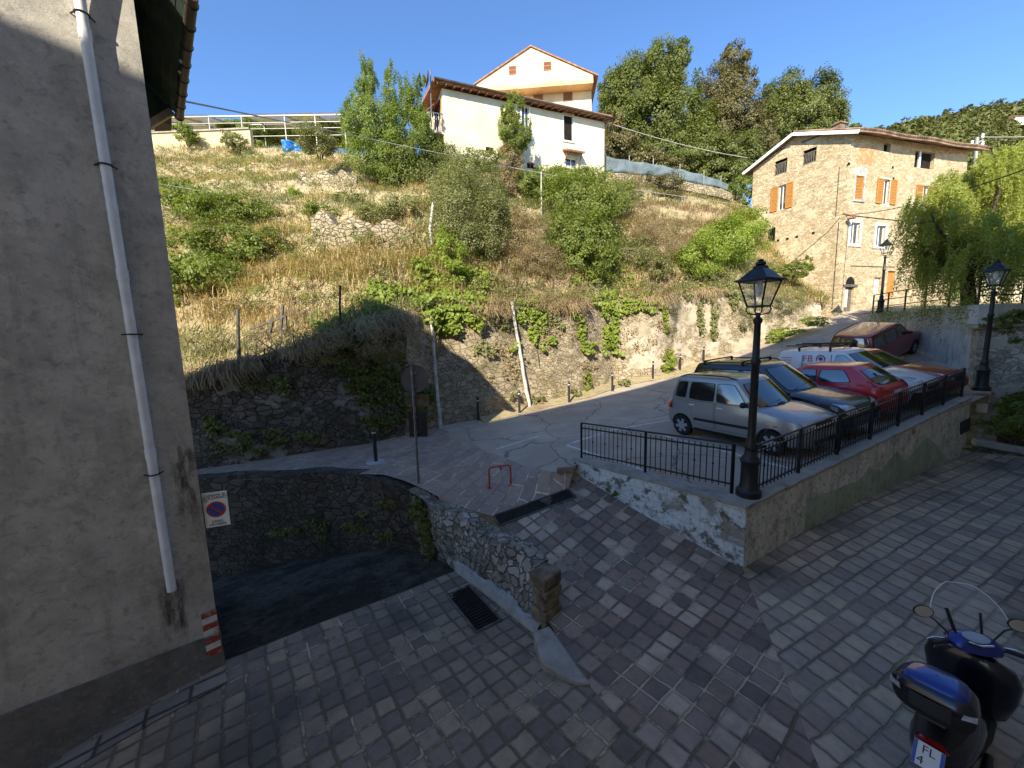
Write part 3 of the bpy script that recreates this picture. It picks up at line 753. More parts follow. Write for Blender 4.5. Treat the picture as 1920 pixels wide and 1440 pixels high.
# broken pale mortar tongue at the pier foot
mb = MB(); tg = [(1000, 1180), (1030, 1170), (1062, 1215), (1092, 1262), (1108, 1283), (1082, 1280), (1050, 1262), (1018, 1240), (1008, 1210)]
pts = []
for u, v in tg:
    p = atZ(u, v, -4.25); pts.append((p[0], p[1], max(zstreet(p[0], p[1]), zlower(p[0], p[1])) + .016))
mb.prism(pts, (0, 0, -.25)); o = mb.build('mortar_patch', MT['coping'], lw, world=True)
bv = o.modifiers.new('edge', 'BEVEL'); bv.width = 0.02; bv.segments = 2

# drains
def drain(name, corners, label, nb, zf, dz=0.012):
    P = [np.array((c[0], c[1], zf(c[0], c[1]) + dz)) for c in corners]
    t = thing(name, label, 'drain', P[0])
    mb = MB()
    for i in range(4): mb.bar(P[i], P[(i + 1) % 4], .04, .02)
    mb.build('grate_frame', MT['oldwood'], t, world=True)
    mb = MB(); mb.add([p + (0, 0, -.006) for p in P], [(0, 1, 2, 3)]); mb.build('pit', MT['dark'], t, world=True)
    mb = MB()
    for k in range(1, nb):
        a = lerp(P[0], P[1], k / nb); b = lerp(P[3], P[2], k / nb); mb.bar(a, b, .016, .012)
    mb.build('grate_bars', MT['iron_rust'], t, world=True)


MT['iron_rust'] = plain('rusty_iron', (0.045, 0.036, 0.03), 0.7, 0.3, 0.3, 0.4, 9)
dn = [atZ(838, 1116, -4.6), atZ(880, 1098, -4.6), atZ(940, 1160, -4.55), atZ(893, 1184, -4.55)]
drain('street_drain', [dn[0], dn[3], dn[2], dn[1]], 'square rusty drain grate set in the lower cobbles beside the low wall', 16, zlower)
dv = (G_R - G_L); dn_ = np.array((dv[1], -dv[0], 0)); dn_ /= np.linalg.norm(dn_)
drain('channel_drain', [G_L + dn_ * .32, G_R + dn_ * .32, G_R, G_L], 'long narrow channel drain grate crossing the top of the ramp', 46, zstreet)

# ------------------------------------------------------------------ car park walls
TOPDZ = 0.13
lwall = thing('car_park_wall', 'weathered whitewashed retaining wall of the raised car park with painted green hills', 'wall', C0)


def seg_wall(a, b, thick, mat, name, n=14):
    """outer foot a->b, vertical outer face up to the lot level, coping separately"""
    a = np.array(a); b = np.array(b); d = b - a; d[2] = 0; L = np.linalg.norm(d); d /= L; nin = np.array((-d[1], d[0], 0))
    rows = []
    outer_b = []; outer_t = []; inner_t = []; inner_b = []
    for i in range(n + 1):
        p = a + (b - a) * i / n
        zt = zlotplane(p[0] + nin[0] * .15, p[1] + nin[1] * .15) + TOPDZ - .06
        outer_b.append((p[0], p[1], p[2] - .25)); outer_t.append((p[0], p[1], zt))
        inner_t.append((p[0] + nin[0] * thick, p[1] + nin[1] * thick, zt)); inner_b.append((p[0] + nin[0] * thick, p[1] + nin[1] * thick, zt - .6))
    mb = MB(); mb.grid([outer_b, outer_t, inner_t, inner_b])
    mb.add([outer_b[0], outer_t[0], inner_t[0], inner_b[0]], [(0, 1, 2, 3)]); mb.add([outer_b[-1], outer_t[-1], inner_t[-1], inner_b[-1]], [(0, 1, 2, 3)])
    mb.build(name, mat, lwall, world=True)
    # coping
    mb = MB(); r = [[], [], [], []]
    for i in range(n * 2 + 1):
        p = a + (b - a) * i / (n * 2); zt = zlotplane(p[0], p[1]) + TOPDZ
        w_ = .012 * math.sin(i * 1.9)
        for k, (o_, dz) in enumerate(((-.03 + w_, -.055), (-.03 + w_, .002), (thick + .02, .004), (thick + .02, -.1))):
            r[k].append((p[0] + nin[0] * o_, p[1] + nin[1] * o_, zt + dz))
    mb.grid(r)
    for c in (0, -1): mb.add([q[c] for q in r], [(0, 1, 2, 3)])
    mb.build('coping', MT['coping'], lwall, world=True)
    return d, nin


dL, nL = seg_wall(L0, C0, 0.30, MT['lot_wall'], 'side_wall')
dF, nF = seg_wall(C0, F0, 0.34, MT['lot_front'], 'front_wall', 24)


def onfront(u, v, off=0.004):
    p = onpl(u, v, nF, C0); return p - nF * off


def onside(u, v, off=0.004):
    p = onpl(u, v, nL, C0); return p - nL * off


# the painted hills
mt = [(800, 1080), (835, 1078), (880, 1060), (940, 1042), (1000, 1012), (1050, 1003), (1095, 962), (1130, 925), (1165, 935), (1185, 945), (1225, 885), (1265, 838), (1290, 862), (1312, 885), (1350, 845), (1395, 785), (1425, 765), (1452, 790), (1475, 812), (1500, 850), (1525, 880)]
toppx = [(1220 + x / 2.743, 540 + y / 2.743) for x, y in mt]
P = [onfront(u, v) for u, v in toppx]
mb = MB(); n = len(P); low = []
for p in P:
    t = np.dot((p - C0)[:2], dF[:2]) / np.linalg.norm((F0 - C0)[:2]); z0 = C0[2] + (F0[2] - C0[2]) * t
    low.append(np.array((p[0], p[1], z0 + .03 + .05 * math.sin(t * 40))))
mb.grid([P, low]); mb.build('painted_hills', MT['mural'], lwall, world=True)
# metal vent and rust spot on the front wall
q = [onfront(1800, 792, .02), onfront(1818, 783, .02), onfront(1817, 806, .02), onfront(1800, 815, .02)]
mb = MB(); mb.prism(q, nF * .03); mb.build('vent_cover', MT['dark_plate'], lwall, world=True)
q = [onfront(1709, 806), onfront(1715, 802), onfront(1716, 812), onfront(1710, 816)]
mb = MB(); mb.prism(q, nF * .003); mb.build('number_plaque', MT['shutter'], lwall, world=True)
# brick fragment and kerb where the wall starts
mb = MB(); mb.bar(lot(1045, 882, .03), lot(1075, 880, .06), .12, .10); mb.build('end_stone', MT['brick'], lwall, world=True)

# painted bay lines
def line(name, a, b, w_, label):
    a = np.array(a); b = np.array(b); d = (b - a)[:2]; d /= np.linalg.norm(d); s = np.array((-d[1], d[0])) * w_ / 2
    mb = MB(); r = [[], []]
    for i in range(15):
        p = a + (b - a) * i / 14
        for k, sg in enumerate((-1, 1)):
            x, y = p[0] + s[0] * sg, p[1] + s[1] * sg; r[k].append((x, y, zroad(x, y) + .006))
    mb.grid(r); return mb


rootm = None
lines = [(lot(1211, 809), lot(1478, 879)), (lot(1062, 835), lot(1212, 884)), (lot(1066, 833), lot(1150, 806)), (lot(1150, 806), lot(1330, 775)), (lot(1540, 838), lot(1600, 850)), (lot(930, 842), lot(1010, 818))]
for i, (a, b) in enumerate(lines):
    o = line('bay_marking', a, b, .10 if i < 4 else .08, None).build('bay_marking', MT['linepaint'], fix=False)
    tag(o, kind='structure')

# trodden earth verge between the bollards and the hillside wall
vp = []
for i in range(7, 14):
    b = WBASE[i]; vp.append(b)
vi = []
for b in vp:
    q = np.array((b[0] + .25, b[1] - .95)); vi.append((q[0], q[1], zroad(*q) + .012))
mb = MB(); A_ = polyline([(b[0] - .1, b[1] + .25, zroad(b[0], b[1]) + .10) for b in vp], 60); B_ = polyline(vi, 60)
for i in range(60): B_[i, 1] += .14 * mnoise.noise(Vector((i * .35, 1, 2)))
rows = [[lerp(A_[i], B_[i], t) for i in range(60)] for t in (0, .35, .7, 1)]; mb.grid(rows)
tag(mb.build('verge', MT['soil'], smooth=True, fix=False), kind='structure')
# ================================================================== HILLSIDE
def zatu(top): pass


# top of the hillside wall (u, v, extra depth for batter)
WT = [(250, 725, 10.7), (345, 712, 10.95), (445, 683, 11.3), (560, 655, 11.7), (690, 610, 12.5), (760, 592, 13.5)] + \
     [(820, 578, None), (900, 580, None), (990, 578, None), (1080, 570, None), (1150, 565, None), (1230, 560, None), (1280, 552, None), (1350, 545, None), (1440, 550, None), (1540, 568, None)]
WTOP = []
for (u, v, Y), b in zip(WT, WBASE):
    WTOP.append(atY(u, v, Y if Y else b[1] + 0.55))
WTOP = np.array(WTOP); WBASE = np.array(WBASE)
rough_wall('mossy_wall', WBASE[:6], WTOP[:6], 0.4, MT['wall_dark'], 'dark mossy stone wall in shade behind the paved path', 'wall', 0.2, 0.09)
rough_wall('hillside_wall', WBASE[5:], WTOP[5:], 0.4, MT['wall_hill'], 'long sunlit stone retaining wall along the road with hanging vines', 'wall', 0.2, 0.10)
# pale ledge on the left stretch
mb = MB(); a, b = WTOP[0], WTOP[2]
mb.bar(a + (0, .1, .04), lerp(a, b, .98) + (0, .1, .04), .3, .07)
tag(mb.build('wall_ledge', MT['coping']), 'pale concrete ledge capping the mossy wall near the grey building', 'ledge')

# top line of the slope
TT = [(200, 282, 30), (300, 276, 31), (450, 276, 31), (600, 280, 30), (700, 300, 27.5), (800, 292, 26.5), (900, 315, 27), (1000, 328, 28.5), (1130, 330, 30.5), (1200, 333, 32), (1340, 352, 33), (1400, 378, 33), (1470, 480, 31), (1540, 560, 29)]
TTOP = np.array([atY(*p) for p in TT])
NC = 120; NR = 90
wt_ = polyline(WTOP, NC); tt_ = polyline(TTOP, NC)
# match by bearing rather than arc length
def by_bearing(Pl, bear):
    P_ = np.array(Pl); b = P_[:, 0] / P_[:, 1]; return np.stack([np.interp(bear, b, P_[:, i]) for i in range(3)], 1)


bears = np.concatenate([np.linspace(-1.95, -1.09, 14), np.linspace(-1.06, 0.80, NC - 14)])
wt_ = by_bearing(np.vstack([[(-20.5, 10.5, -1.0)], WTOP]), bears); tt_ = by_bearing(np.vstack([[(-58.5, 30.0, 15.5)], TTOP]), bears)
NT_ = 6


def stair(t, k, seedx):
    ph = 0.6 * mnoise.noise(Vector((seedx * 0.12, 3.3, 0)))
    x = t * k + ph * math.sin(PI * t); i = math.floor(x); fr_ = x - i
    s = min(1.0, max(0.0, (fr_ - 0.62) / 0.38)); s = s * s * (3 - 2 * s)
    val = (i + 0.35 * fr_ + 0.65 * s - ph * math.sin(PI * t)) / k
    return min(1.0, max(0.0, val))


rows = []
for j in range(NR + 1):
    t = j / NR; row = []
    for i in range(NC):
        a = wt_[i]; b = tt_[i]
        p = a * (1 - t) + b * t
        s = stair(t, NT_, a[0] + p[1] * .2); f = 0.60 * s + 0.40 * t
        z = a[2] + (b[2] - a[2]) * f
        nz = 0.30 * mnoise.fractal(Vector((p[0] * .45, p[1] * .45, z * .3)), 0.9, 2.0, 4) * min(1, 6 * t) * min(1, 6 * (1 - t) + .3)
        row.append((p[0], p[1] + .3 * (t == 0), z + nz - .05 * (t == 0)))
    rows.append(row)
# plateau behind
for dy, dz in ((6, 0.5), (14, 1.5), (30, 5), (60, 9)):
    rows.append([(p[0] * (1 + dy / p[1]), p[1] + dy, p[2] + dz + .25 * mnoise.noise(Vector((p[0] * .2, dy, 1)))) for p in rows[NR]])
mb = MB(); mb.grid(rows)
hill = tag(mb.build('hillside_terrain', MT['soil'], smooth=True, sharp=180), kind='structure')
hv = [tuple(v.co) for v in hill.data.vertices]; hf = [tuple(p.vertices) for p in hill.data.polygons]
HILL = BVHTree.FromPolygons(hv, hf)
# a skirt of earth left of the wall so nothing is open beside the grey building
ALLW = []
for nm in ('hillside_terrain', 'mossy_wall', 'hillside_wall', 'pavement', 'road'):
    me = bpy.data.objects[nm].data
    ALLW.append(BVHTree.FromPolygons([tuple(v.co) for v in me.vertices], [tuple(p.vertices) for p in me.polygons]))
WALLB = [ALLW[1], ALLW[2]]


def hit(u, v, trees=ALLW):
    r = Vector(ray(u, v)).normalized(); best = None
    for t in trees:
        h = t.ray_cast(Vector((0, 0, 0)), r)
        if h[0] is not None and (best is None or h[3] < best[3]): best = h
    return best


def hz(x, y):
    h = HILL.ray_cast(Vector((x, y, 80)), Vector((0, 0, -1))); return h[0].z if h[0] is not None else None


# far wooded hill at the right
rows = []
crest = [(1500, 300, 90), (1600, 268, 105), (1660, 250, 120), (1700, 238, 135), (1740, 228, 150), (1790, 216, 160), (1850, 206, 170), (1920, 198, 180), (2100, 175, 200), (2500, 150, 230), (3000, 140, 260)]
cb = [atY(*p) for p in crest]; cbp = polyline(cb, 90)
for j in range(26):
    t = j / 25; row = []
    for i in range(90):
        p = cbp[i]; q = np.array((p[0] * .42, p[1] * .42, 2.0)); r_ = q * (1 - t) + p * t
        z = 2 + (p[2] - 2) * (t ** 1.15) + 2.2 * mnoise.fractal(Vector((r_[0] * .06, r_[1] * .06, 0)), 0.9, 2, 4)
        row.append((r_[0], r_[1], z))
    rows.append(row)
rows.append([(p[0] * 1.4, p[1] * 1.4, p[2] * .9) for p in cbp])
g = G('far_hill_ground'); p = g.pos(); n1 = g.noise(p, 0.12, 6, 0.7)[0]
g.bsdf(g.mix(g.sm(n1, .4, .6), (0.085, 0.10, 0.03), (0.15, 0.15, 0.055)), 0.95, 0, None, 0.1); MT['hill'] = g.m
mb = MB(); mb.grid(rows); farhill = tag(mb.build('far_hill', MT['hill'], smooth=True, sharp=180), kind='structure')
FARB = BVHTree.FromPolygons([tuple(v.co) for v in farhill.data.vertices], [tuple(p.vertices) for p in farhill.data.polygons])


# dry-stone terrace walls on the slope
def terrace(u0, v0, u1, v1, h0, h1, label):
    foot = []; top = []
    for k in range(9):
        t = k / 8; hh = hit(lerp(u0, u1, t), lerp(v0, v1, t), [HILL])
        if hh is None: continue
        p = np.array(hh[0]); h = lerp(h0, h1, t) * (.85 + .25 * math.sin(k * 2.3))
        foot.append(p + (0, -.15, -.25)); top.append(p + (0, .12, h))
    return rough_wall('terrace_wall', foot, top, 0.6, MT['terr'], label, 'wall', 0.16, 0.10, topz_noise=.2)


terrace(585, 450, 775, 462, 1.25, 1.1, 'tumbled dry stone terrace wall in the middle of the slope')
terrace(290, 412, 352, 414, 1.35, 1.1, 'dry stone terrace wall beside the grey building corner')
terrace(560, 342, 668, 352, .8, .95, 'low dry stone terrace wall below the blue tarp')
# ================================================================== BUILDINGS
class Facade:
    """a vertical wall plane from a along d (unit, plan); n points outward"""
    def __init__(s, a, d, n=None):
        s.a = np.array(a, float); s.d = np.array((d[0], d[1], 0.0)); s.d /= np.linalg.norm(s.d)
        s.n = np.array((s.d[1], -s.d[0], 0)) if n is None else np.array(n, float)

    def P(s, t, z, off=0.0): 
        p = s.a + s.d * t + s.n * off; return np.array((p[0], p[1], z))

    def px(s, u, v):
        p = onpl(u, v, s.n, s.a); return float(np.dot(p - s.a, s.d)), float(p[2])

    def rect(s, u0, v0, u1, v1):
        um, vm_ = (u0 + u1) / 2, (v0 + v1) / 2
        return s.px(u0, vm_)[0], s.px(um, v1)[1], s.px(u1, vm_)[0], s.px(um, v0)[1]      # t0,z0,t1,z1

    def wall(s, mb, t0, t1, z0, z1, holes=(), depth=0.22, mi=0):
        ts = sorted({t0, t1, *[h[0] for h in holes], *[h[2] for h in holes]}); zs = sorted({z0, z1, *[h[1] for h in holes], *[h[3] for h in holes]})
        ts = [t for t in ts if t0 <= t <= t1]; zs = [z for z in zs if z0 <= z <= z1]
        for i in range(len(ts) - 1):
            for j in range(len(zs) - 1):
                tm, zm = (ts[i] + ts[i + 1]) / 2, (zs[j] + zs[j + 1]) / 2
                if any(h[0] < tm < h[2] and h[1] < zm < h[3] for h in holes): continue
                mb.add([s.P(ts[i], zs[j]), s.P(ts[i + 1], zs[j]), s.P(ts[i + 1], zs[j + 1]), s.P(ts[i], zs[j + 1])], [(0, 1, 2, 3)], mi)
        for h in holes:
            c = [(h[0], h[1]), (h[2], h[1]), (h[2], h[3]), (h[0], h[3])]
            for k in range(4):
                a, b = c[k], c[(k + 1) % 4]
                mb.add([s.P(*a), s.P(*b), s.P(*b, -depth), s.P(*a, -depth)], [(0, 1, 2, 3)], mi)

    def slab(s, mb, t0, z0, t1, z1, o0, o1, mi=0):
        mb.add([s.P(t, z, o) for o in (o0, o1) for t, z in ((t0, z0), (t1, z0), (t1, z1), (t0, z1))],
               [(0, 1, 2, 3), (7, 6, 5, 4), (0, 4, 5, 1), (1, 5, 6, 2), (2, 6, 7, 3), (3, 7, 4, 0)], mi)


def window(fc, par, r, depth=0.2, frame_m=None, pane_m=None, mull=1, fw=0.06, name='window', cur=False):
    t0, z0, t1, z1 = r; mb = MB(); o = -depth
    for a in ((t0, z0, t0 + fw, z1), (t1 - fw, z0, t1, z1), (t0 + fw, z1 - fw, t1 - fw, z1), (t0 + fw, z0, t1 - fw, z0 + fw)): fc.slab(mb, *a, o, o + .05)
    for k in range(1, mull + 1):
        tm = lerp(t0, t1, k / (mull + 1)); fc.slab(mb, tm - fw * .45, z0 + fw, tm + fw * .45, z1 - fw, o + .002, o + .045)
    wdw = mb.build(name, frame_m or MT['white'], par, world=True)
    mb = MB(); fc.slab(mb, t0 + .01, z0 + .01, t1 - .01, z1 - .01, o - .03, o + .012); pn = mb.build('pane', pane_m or MT['glass'], wdw, world=True)
    return wdw


def shutter(fc, par, r, o=0.02, m=None):
    t0, z0, t1, z1 = r; mb = MB(); fw = .07
    for a in ((t0, z0, t0 + fw, z1), (t1 - fw, z0, t1, z1), (t0 + fw, z1 - fw, t1 - fw, z1), (t0 + fw, z0, t1 - fw, z0 + fw)): fc.slab(mb, *a, o, o + .045)
    fc.slab(mb, t0 + fw, (z0 + z1) / 2 - .04, t1 - fw, (z0 + z1) / 2 + .04, o, o + .042)
    n = 14
    for k in range(n):
        z = lerp(z0 + fw, z1 - fw, (k + .5) / n); h = (z1 - z0) / n
        mb.add([fc.P(t0 + fw, z - h * .5, o + .036), fc.P(t1 - fw, z - h * .5, o + .036), fc.P(t1 - fw, z + h * .5, o + .008), fc.P(t0 + fw, z + h * .5, o + .008)], [(0, 1, 2, 3)])
    return mb.build('shutter', m or MT['shutter'], par, world=True, fix=False)


def surround(fc, par, r, w_=0.12, m=None, name='surround', sill=True):
    t0, z0, t1, z1 = r; mb = MB()
    for a in ((t0 - w_, z0 - w_, t0, z1 + w_), (t1, z0 - w_, t1 + w_, z1 + w_), (t0, z1, t1, z1 + w_), (t0, z0 - w_, t1, z0)): fc.slab(mb, *a, -.02, .012)
    if sill: fc.slab(mb, t0 - w_, z0 - w_ - .02, t1 + w_, z0 - w_ + .04, .013, .07)
    return mb.build(name, m or MT['white'], par, world=True)


# ------------------------------------------------------------------ grey plaster building, left
EW = np.array((.735, .678, 0)); EW /= np.linalg.norm(EW); EH = np.array((-EW[1], EW[0], 0))
gb = thing('plaster_house', 'grey stained plaster house with white downpipe at the left edge', 'house', BCOR)


def gbp(o, s, z): p = BCOR + EW * o + EH * s; return np.array((p[0], p[1], z))


RT = math.tan(R(45)); ZE = 4.05; OE = 0.48; ORG = -2.6
def zr(o): return ZE + (OE - o) * RT if o > ORG else ZE + (OE - ORG) * RT - (ORG - o) * RT


NVIS = (.678, -.735, 0)
SE_END = 2.95
mb = MB()
poly = [gbp(0, 0, -4.05), gbp(0, 0, zr(0)), gbp(ORG, 0, zr(ORG)), gbp(-5.2, 0, zr(-5.2)), gbp(-5.2, 0, -4.05)]
mb.add(poly, [tuple(range(5))])
back = [p + EH * 2.9 for p in poly]
mb.add([poly[0], poly[1], back[1], back[0]], [(0, 1, 2, 3)]); mb.add([poly[3], poly[4], back[4], back[3]], [(0, 1, 2, 3)]); mb.add(back, [tuple(range(5))])
mb.build('wall', MT['grey_plaster'], gb, world=True)
mb = MB()
zt = [(-5.2, -3.80), (-2, -3.88), (-.22, -4.0), (0.02, -4.06)]
pl = [gbp(o, -.03 - .012 * math.sin(o * 5), z) for o, z in zt]; bt = [gbp(o, -.10, -6.0) for o, z in zt]
inn = [gbp(o, .03, z) for o, z in zt]
mb.grid([bt, pl, inn]); mb.add([gbp(.03, -.10, -6.0), gbp(.025, -.03, -4.06), gbp(.02, 2.9, -4.3), gbp(.03, 2.9, -6.5)], [(0, 1, 2, 3)])
mb.build('plinth', MT['plinth'], gb, world=True)
# adjoining part of the house, further left
mb = MB(); c4 = [gbp(o, s, -6) for o, s in ((-5.2, .3), (-24, .3), (-24, 2.9), (-5.2, 2.9))]; mb.prism(c4, (0, 0, 11.6)); mb.build('side_wing', MT['grey_plaster'], gb, world=True)
# roof
mb = MB(); f0 = -0.3
for lo, hi in ((OE, ORG), (ORG, -5.7)):
    rows = []
    for o in np.linspace(lo, hi, 6): rows.append([gbp(o, s, zr(o)) for s in np.linspace(f0, SE_END, 8)])
    mb.grid(rows)
    rows2 = [[p + (0, 0, .16) for p in r] for r in rows]; mb.grid(rows2)
    for r, r2 in ((rows[0], rows2[0]), (rows[-1], rows2[-1])): mb.grid([r, r2])
    mb.grid([[r[0] for r in rows], [r[0] for r in rows2]]); mb.grid([[r[-1] for r in rows], [r[-1] for r in rows2]])
rf = mb.build('roof', [MT['tile_old']], gb, world=True)
mb = MB()
for k in range(6):          # boards under the overhang, running along the eave
    o0 = OE - .09 * k - .005; o1 = o0 - .08
    mb.add([gbp(o0, f0, zr(o0) - .012), gbp(o0, SE_END - .02, zr(o0) - .012), gbp(o1, SE_END - .02, zr(o1) - .012), gbp(o1, f0, zr(o1) - .012)], [(0, 1, 2, 3)])
mb.build('soffit_boards', MT['eave_dark'], rf, world=True)
mb = MB()
gp = [gbp(OE + .035, s, ZE - .02 - .006 * s) for s in np.linspace(f0, SE_END + .03, 12)]
mb.tube(gp, .062, 12)
gt = mb.build('gutter', MT['gutter'], rf, smooth=True, world=True)
for k in range(9):
    s = f0 + .15 + k * .44
    mb = MB(); rr = [gbp(OE + .035 + .069 * math.cos(a), s, ZE - .02 - .006 * s + .069 * math.sin(a)) for a in np.linspace(-PI, 0.9, 14)]
    rr.append(gbp(OE + .11, s, ZE + .09)); mb.tube(rr, .006, 5)
    mb.build('gutter_bracket', MT['iron'], gt, smooth=True, world=True)
for s in (1.05, 1.35):
    mb = MB(); mb.add([gbp(OE + .0, s, ZE - .09), gbp(OE - .02, s + .06, ZE - .085), gbp(OE - .045, s + .01, ZE - .075), gbp(OE - .02, s - .03, ZE - .07)], [(0, 1, 2, 3), (3, 2, 1, 0)])
    mb.build('white_clip', MT['white'], gt, world=True, fix=False)
nb_ = EH
P1 = onpl(322, 209, nb_, gbp(0, SE_END + .03, 0)); P2 = onpl(262, 245, nb_, gbp(0, SE_END + .06, 0))
mb = MB(); mb.bar(P1, P2, .09, .10); mb.build('eave_beam', MT['eave_wood'], rf, world=True)
mb = MB(); a_ = onpl(322, 235, nb_, gbp(0, SE_END + .3, 0)); b_ = onpl(290, 236, nb_, gbp(0, SE_END + .3, 0))
mb.prism([P1 + (0, 0, .05), a_, b_, lerp(P1, P2, .55) + (0, 0, .04)], EH * .25); mb.build('eave_return', MT['gutter'], rf, world=True)
mb = MB(); mb.prism([P1 + (0, 0, .02), P2 + (0, 0, .0), gbp(-.5, SE_END + .01, zr(-.5) + .12), gbp(OE, SE_END + .01, ZE + .12)], EH * .03); mb.build('eave_end_panel', MT['eave_dark'], rf, world=True)
# downpipe
dpt = onpl(152, 12, NVIS, BCOR); dpb = onpl(322, 1103, NVIS, BCOR); nv = np.array(NVIS)
px_ = [onpl(168, -150, NVIS, BCOR) + nv * .10, dpt + nv * .085 + (0, 0, .05), dpt + nv * .07 - (0, 0, .1)] + [lerp(dpt, dpb, t) + nv * .062 for t in np.linspace(.1, 1, 14)]
mb = MB(); mb.tube(px_, .048, 14)
for t in (.035, .405, .72): 
    p = lerp(dpt, dpb, t + .01) + nv * .062; mb.tube([p + (0, 0, .06), p - (0, 0, .06)], .054, 14)
dp = mb.build('downpipe', MT['pvc'], gb, smooth=True, world=True)
for v in (33, 313, 627, 887):
    u = np.interp(v, [12, 1103], [152, 322]); p = onpl(u, v, NVIS, BCOR) + nv * .062
    mb = MB(); mb.tube([p + np.array((math.cos(a) * .058, math.sin(a) * .058, 0)) for a in np.linspace(0, 2 * PI, 15)], .009, 6); mb.tube([p + np.array(EW) * .055, p + np.array(EW) * .09 - nv * .06], .008, 5); mb.tube([p - np.array(EW) * .055, p - np.array(EW) * .09 - nv * .06], .008, 5)
    mb.build('pipe_bracket', MT['iron'], dp, smooth=True, world=True)
# damp stains
def stain(pts, nm, col=(.09, .08, .065)):
    g_ = G(nm); tc = g_.n("TexCoord").outputs['Generated']; sx_ = g_.n("SeparateXYZ", {0: tc}).outputs; nn_ = g_.noise(g_.scale(g_.pos(), (6, 6, 1.6)), 1.8, 6, .75)[0]
    ex = g_.math('MULTIPLY', g_.sm(sx_[0], 0, .35), g_.sm(sx_[0], 1, .65)); ez = g_.math('MULTIPLY', g_.sm(sx_[2], 0, .5), g_.sm(sx_[2], 1, .8))
    b_ = g_.bsdf(col, .9, 0, None, .1); g_.t.links.new(g_.math('MULTIPLY', g_.math('MULTIPLY', ex, ez), g_.math('MULTIPLY', g_.sm(nn_, .38, .66), .8)), b_.inputs['Alpha'])
    mb = MB(); mb.add([onpl(u, v, NVIS, BCOR) + nv * .003 for u, v in pts], [(0, 1, 2, 3)]); mb.build('damp_stain', g_.m, gb, world=True, fix=False)


stain([(296, 1085), (352, 1085), (356, 1215), (300, 1225)], 'drip_stain'); stain([(310, 820), (372, 820), (392, 1010), (330, 1010)], 'damp_patch', (.13, .11, .09))
# red and white hazard bands on the corner
BANDS = []
ztop = onpl(397, 1143, NVIS, BCOR)[2]; zbot = onpl(402, 1222, NVIS, BCOR)[2]
for k in range(7):
    z1_ = lerp(ztop, zbot, k / 7); z0_ = lerp(ztop, zbot, (k + 1) / 7)
    off = -.004 if z1_ > -4.0 else -.06
    m_ = MB()
    for a, b in (((-.16, off), (.004, off)), ((.004, off), (.004, .09))):
        m_.add([gbp(a[0], a[1], z0_), gbp(b[0], b[1], z0_), gbp(b[0], b[1], z1_ - .003), gbp(a[0], a[1], z1_ - .003)], [(0, 1, 2, 3)])
    BANDS.append((k % 2, m_))
rp = G('worn_red_band'); nn = rp.noise(rp.pos(), 11, 5, .7)[0]; rp.bsdf(rp.mix(rp.sm(nn, .5, .62), (.33, .055, .03), (.38, .3, .26)), .7)
wp = G('worn_white_band'); nn = wp.noise(wp.pos(), 11, 5, .7)[0]; wp.bsdf(wp.mix(wp.sm(nn, .52, .66), (.68, .66, .62), (.3, .26, .22)), .7)
for q_, m_ in BANDS: m_.build('white_band' if q_ else 'red_band', wp.m if q_ else rp.m, gb, world=True, fix=False)

# no-parking plate on the corner, turned towards the alley
sp_c = [(379, 928), (425, 917), (430, 981), (387, 993)]
sgn_n = np.array((.35, -.94, 0)); sgn_n /= np.linalg.norm(sgn_n)
q0 = gbp(0.03, .02, 0)
Q = [onpl(u, v, sgn_n, (q0[0], q0[1], 0)) for u, v in sp_c]
cen = sum(Q) / 4; xd = Vector((-sgn_n[1], sgn_n[0], 0)); wq = np.linalg.norm(Q[1] - Q[0]) ; hq = np.linalg.norm(Q[3] - Q[0])
W_ = float(abs(np.dot(Q[1] - Q[0], xd))); Z_ = float((Q[0][2] + Q[1][2] - Q[2][2] - Q[3][2]) / 2)
sg = thing('no_parking_sign', 'white no parking plate with blue and red disc on the grey house corner', 'sign', cen)
xs = Vector(xd); ys = Vector((0, 0, 1)); ctr = Vector(cen)
def sgp(x, y, o=0.0): return ctr + xs * x + ys * y + Vector(sgn_n) * o
mb = MB(); mb.prism([sgp(x, y, 0) for x, y in ((-W_ / 2, -Z_ / 2), (W_ / 2, -Z_ / 2), (W_ / 2, Z_ / 2), (-W_ / 2, Z_ / 2))], -Vector(sgn_n) * .006); mb.build('plate', MT['white'], sg, world=True)
def disc(r0, r1, o, m, nm, cy=-.0):
    mb = MB(); n = 28; a = [sgp(r0 * math.cos(2 * PI * k / n), cy + r0 * math.sin(2 * PI * k / n), o) for k in range(n)]; b = [sgp(r1 * math.cos(2 * PI * k / n), cy + r1 * math.sin(2 * PI * k / n), o) for k in range(n)]
    if r0 > 0: mb.grid([a, b], wrap=True)
    else: mb.add(b, [tuple(range(n))])
    return mb.build(nm, m, sg, world=True, fix=False)
rd = W_ * .40
disc(0, rd * .80, .002, MT['blue'], 'blue_disc'); disc(rd * .78, rd, .003, MT['redpaint'], 'red_ring')
mb = MB(); mb.bar(sgp(-rd * .56, rd * .56, .0045), sgp(rd * .56, -rd * .56, .0045), rd * .22, .001, up=Vector(sgn_n)); mb.build('red_bar', MT['redpaint'], sg, world=True)
for txt, y, sz in (('Comune di', Z_ * .42, W_ * .19), ('SOLDANO', Z_ * .335, W_ * .2), ('N°', Z_ * .255, W_ * .17), ('passo', -Z_ * .33, W_ * .2), ('carrabile', -Z_ * .42, W_ * .2)):
    M_ = frame(sgp(-W_ * .36 if txt[0] == 'N' else 0, y, .003), xs, ys)
    text_mesh('lettering', txt, sz, M_, MT['black'], sg, .0008)

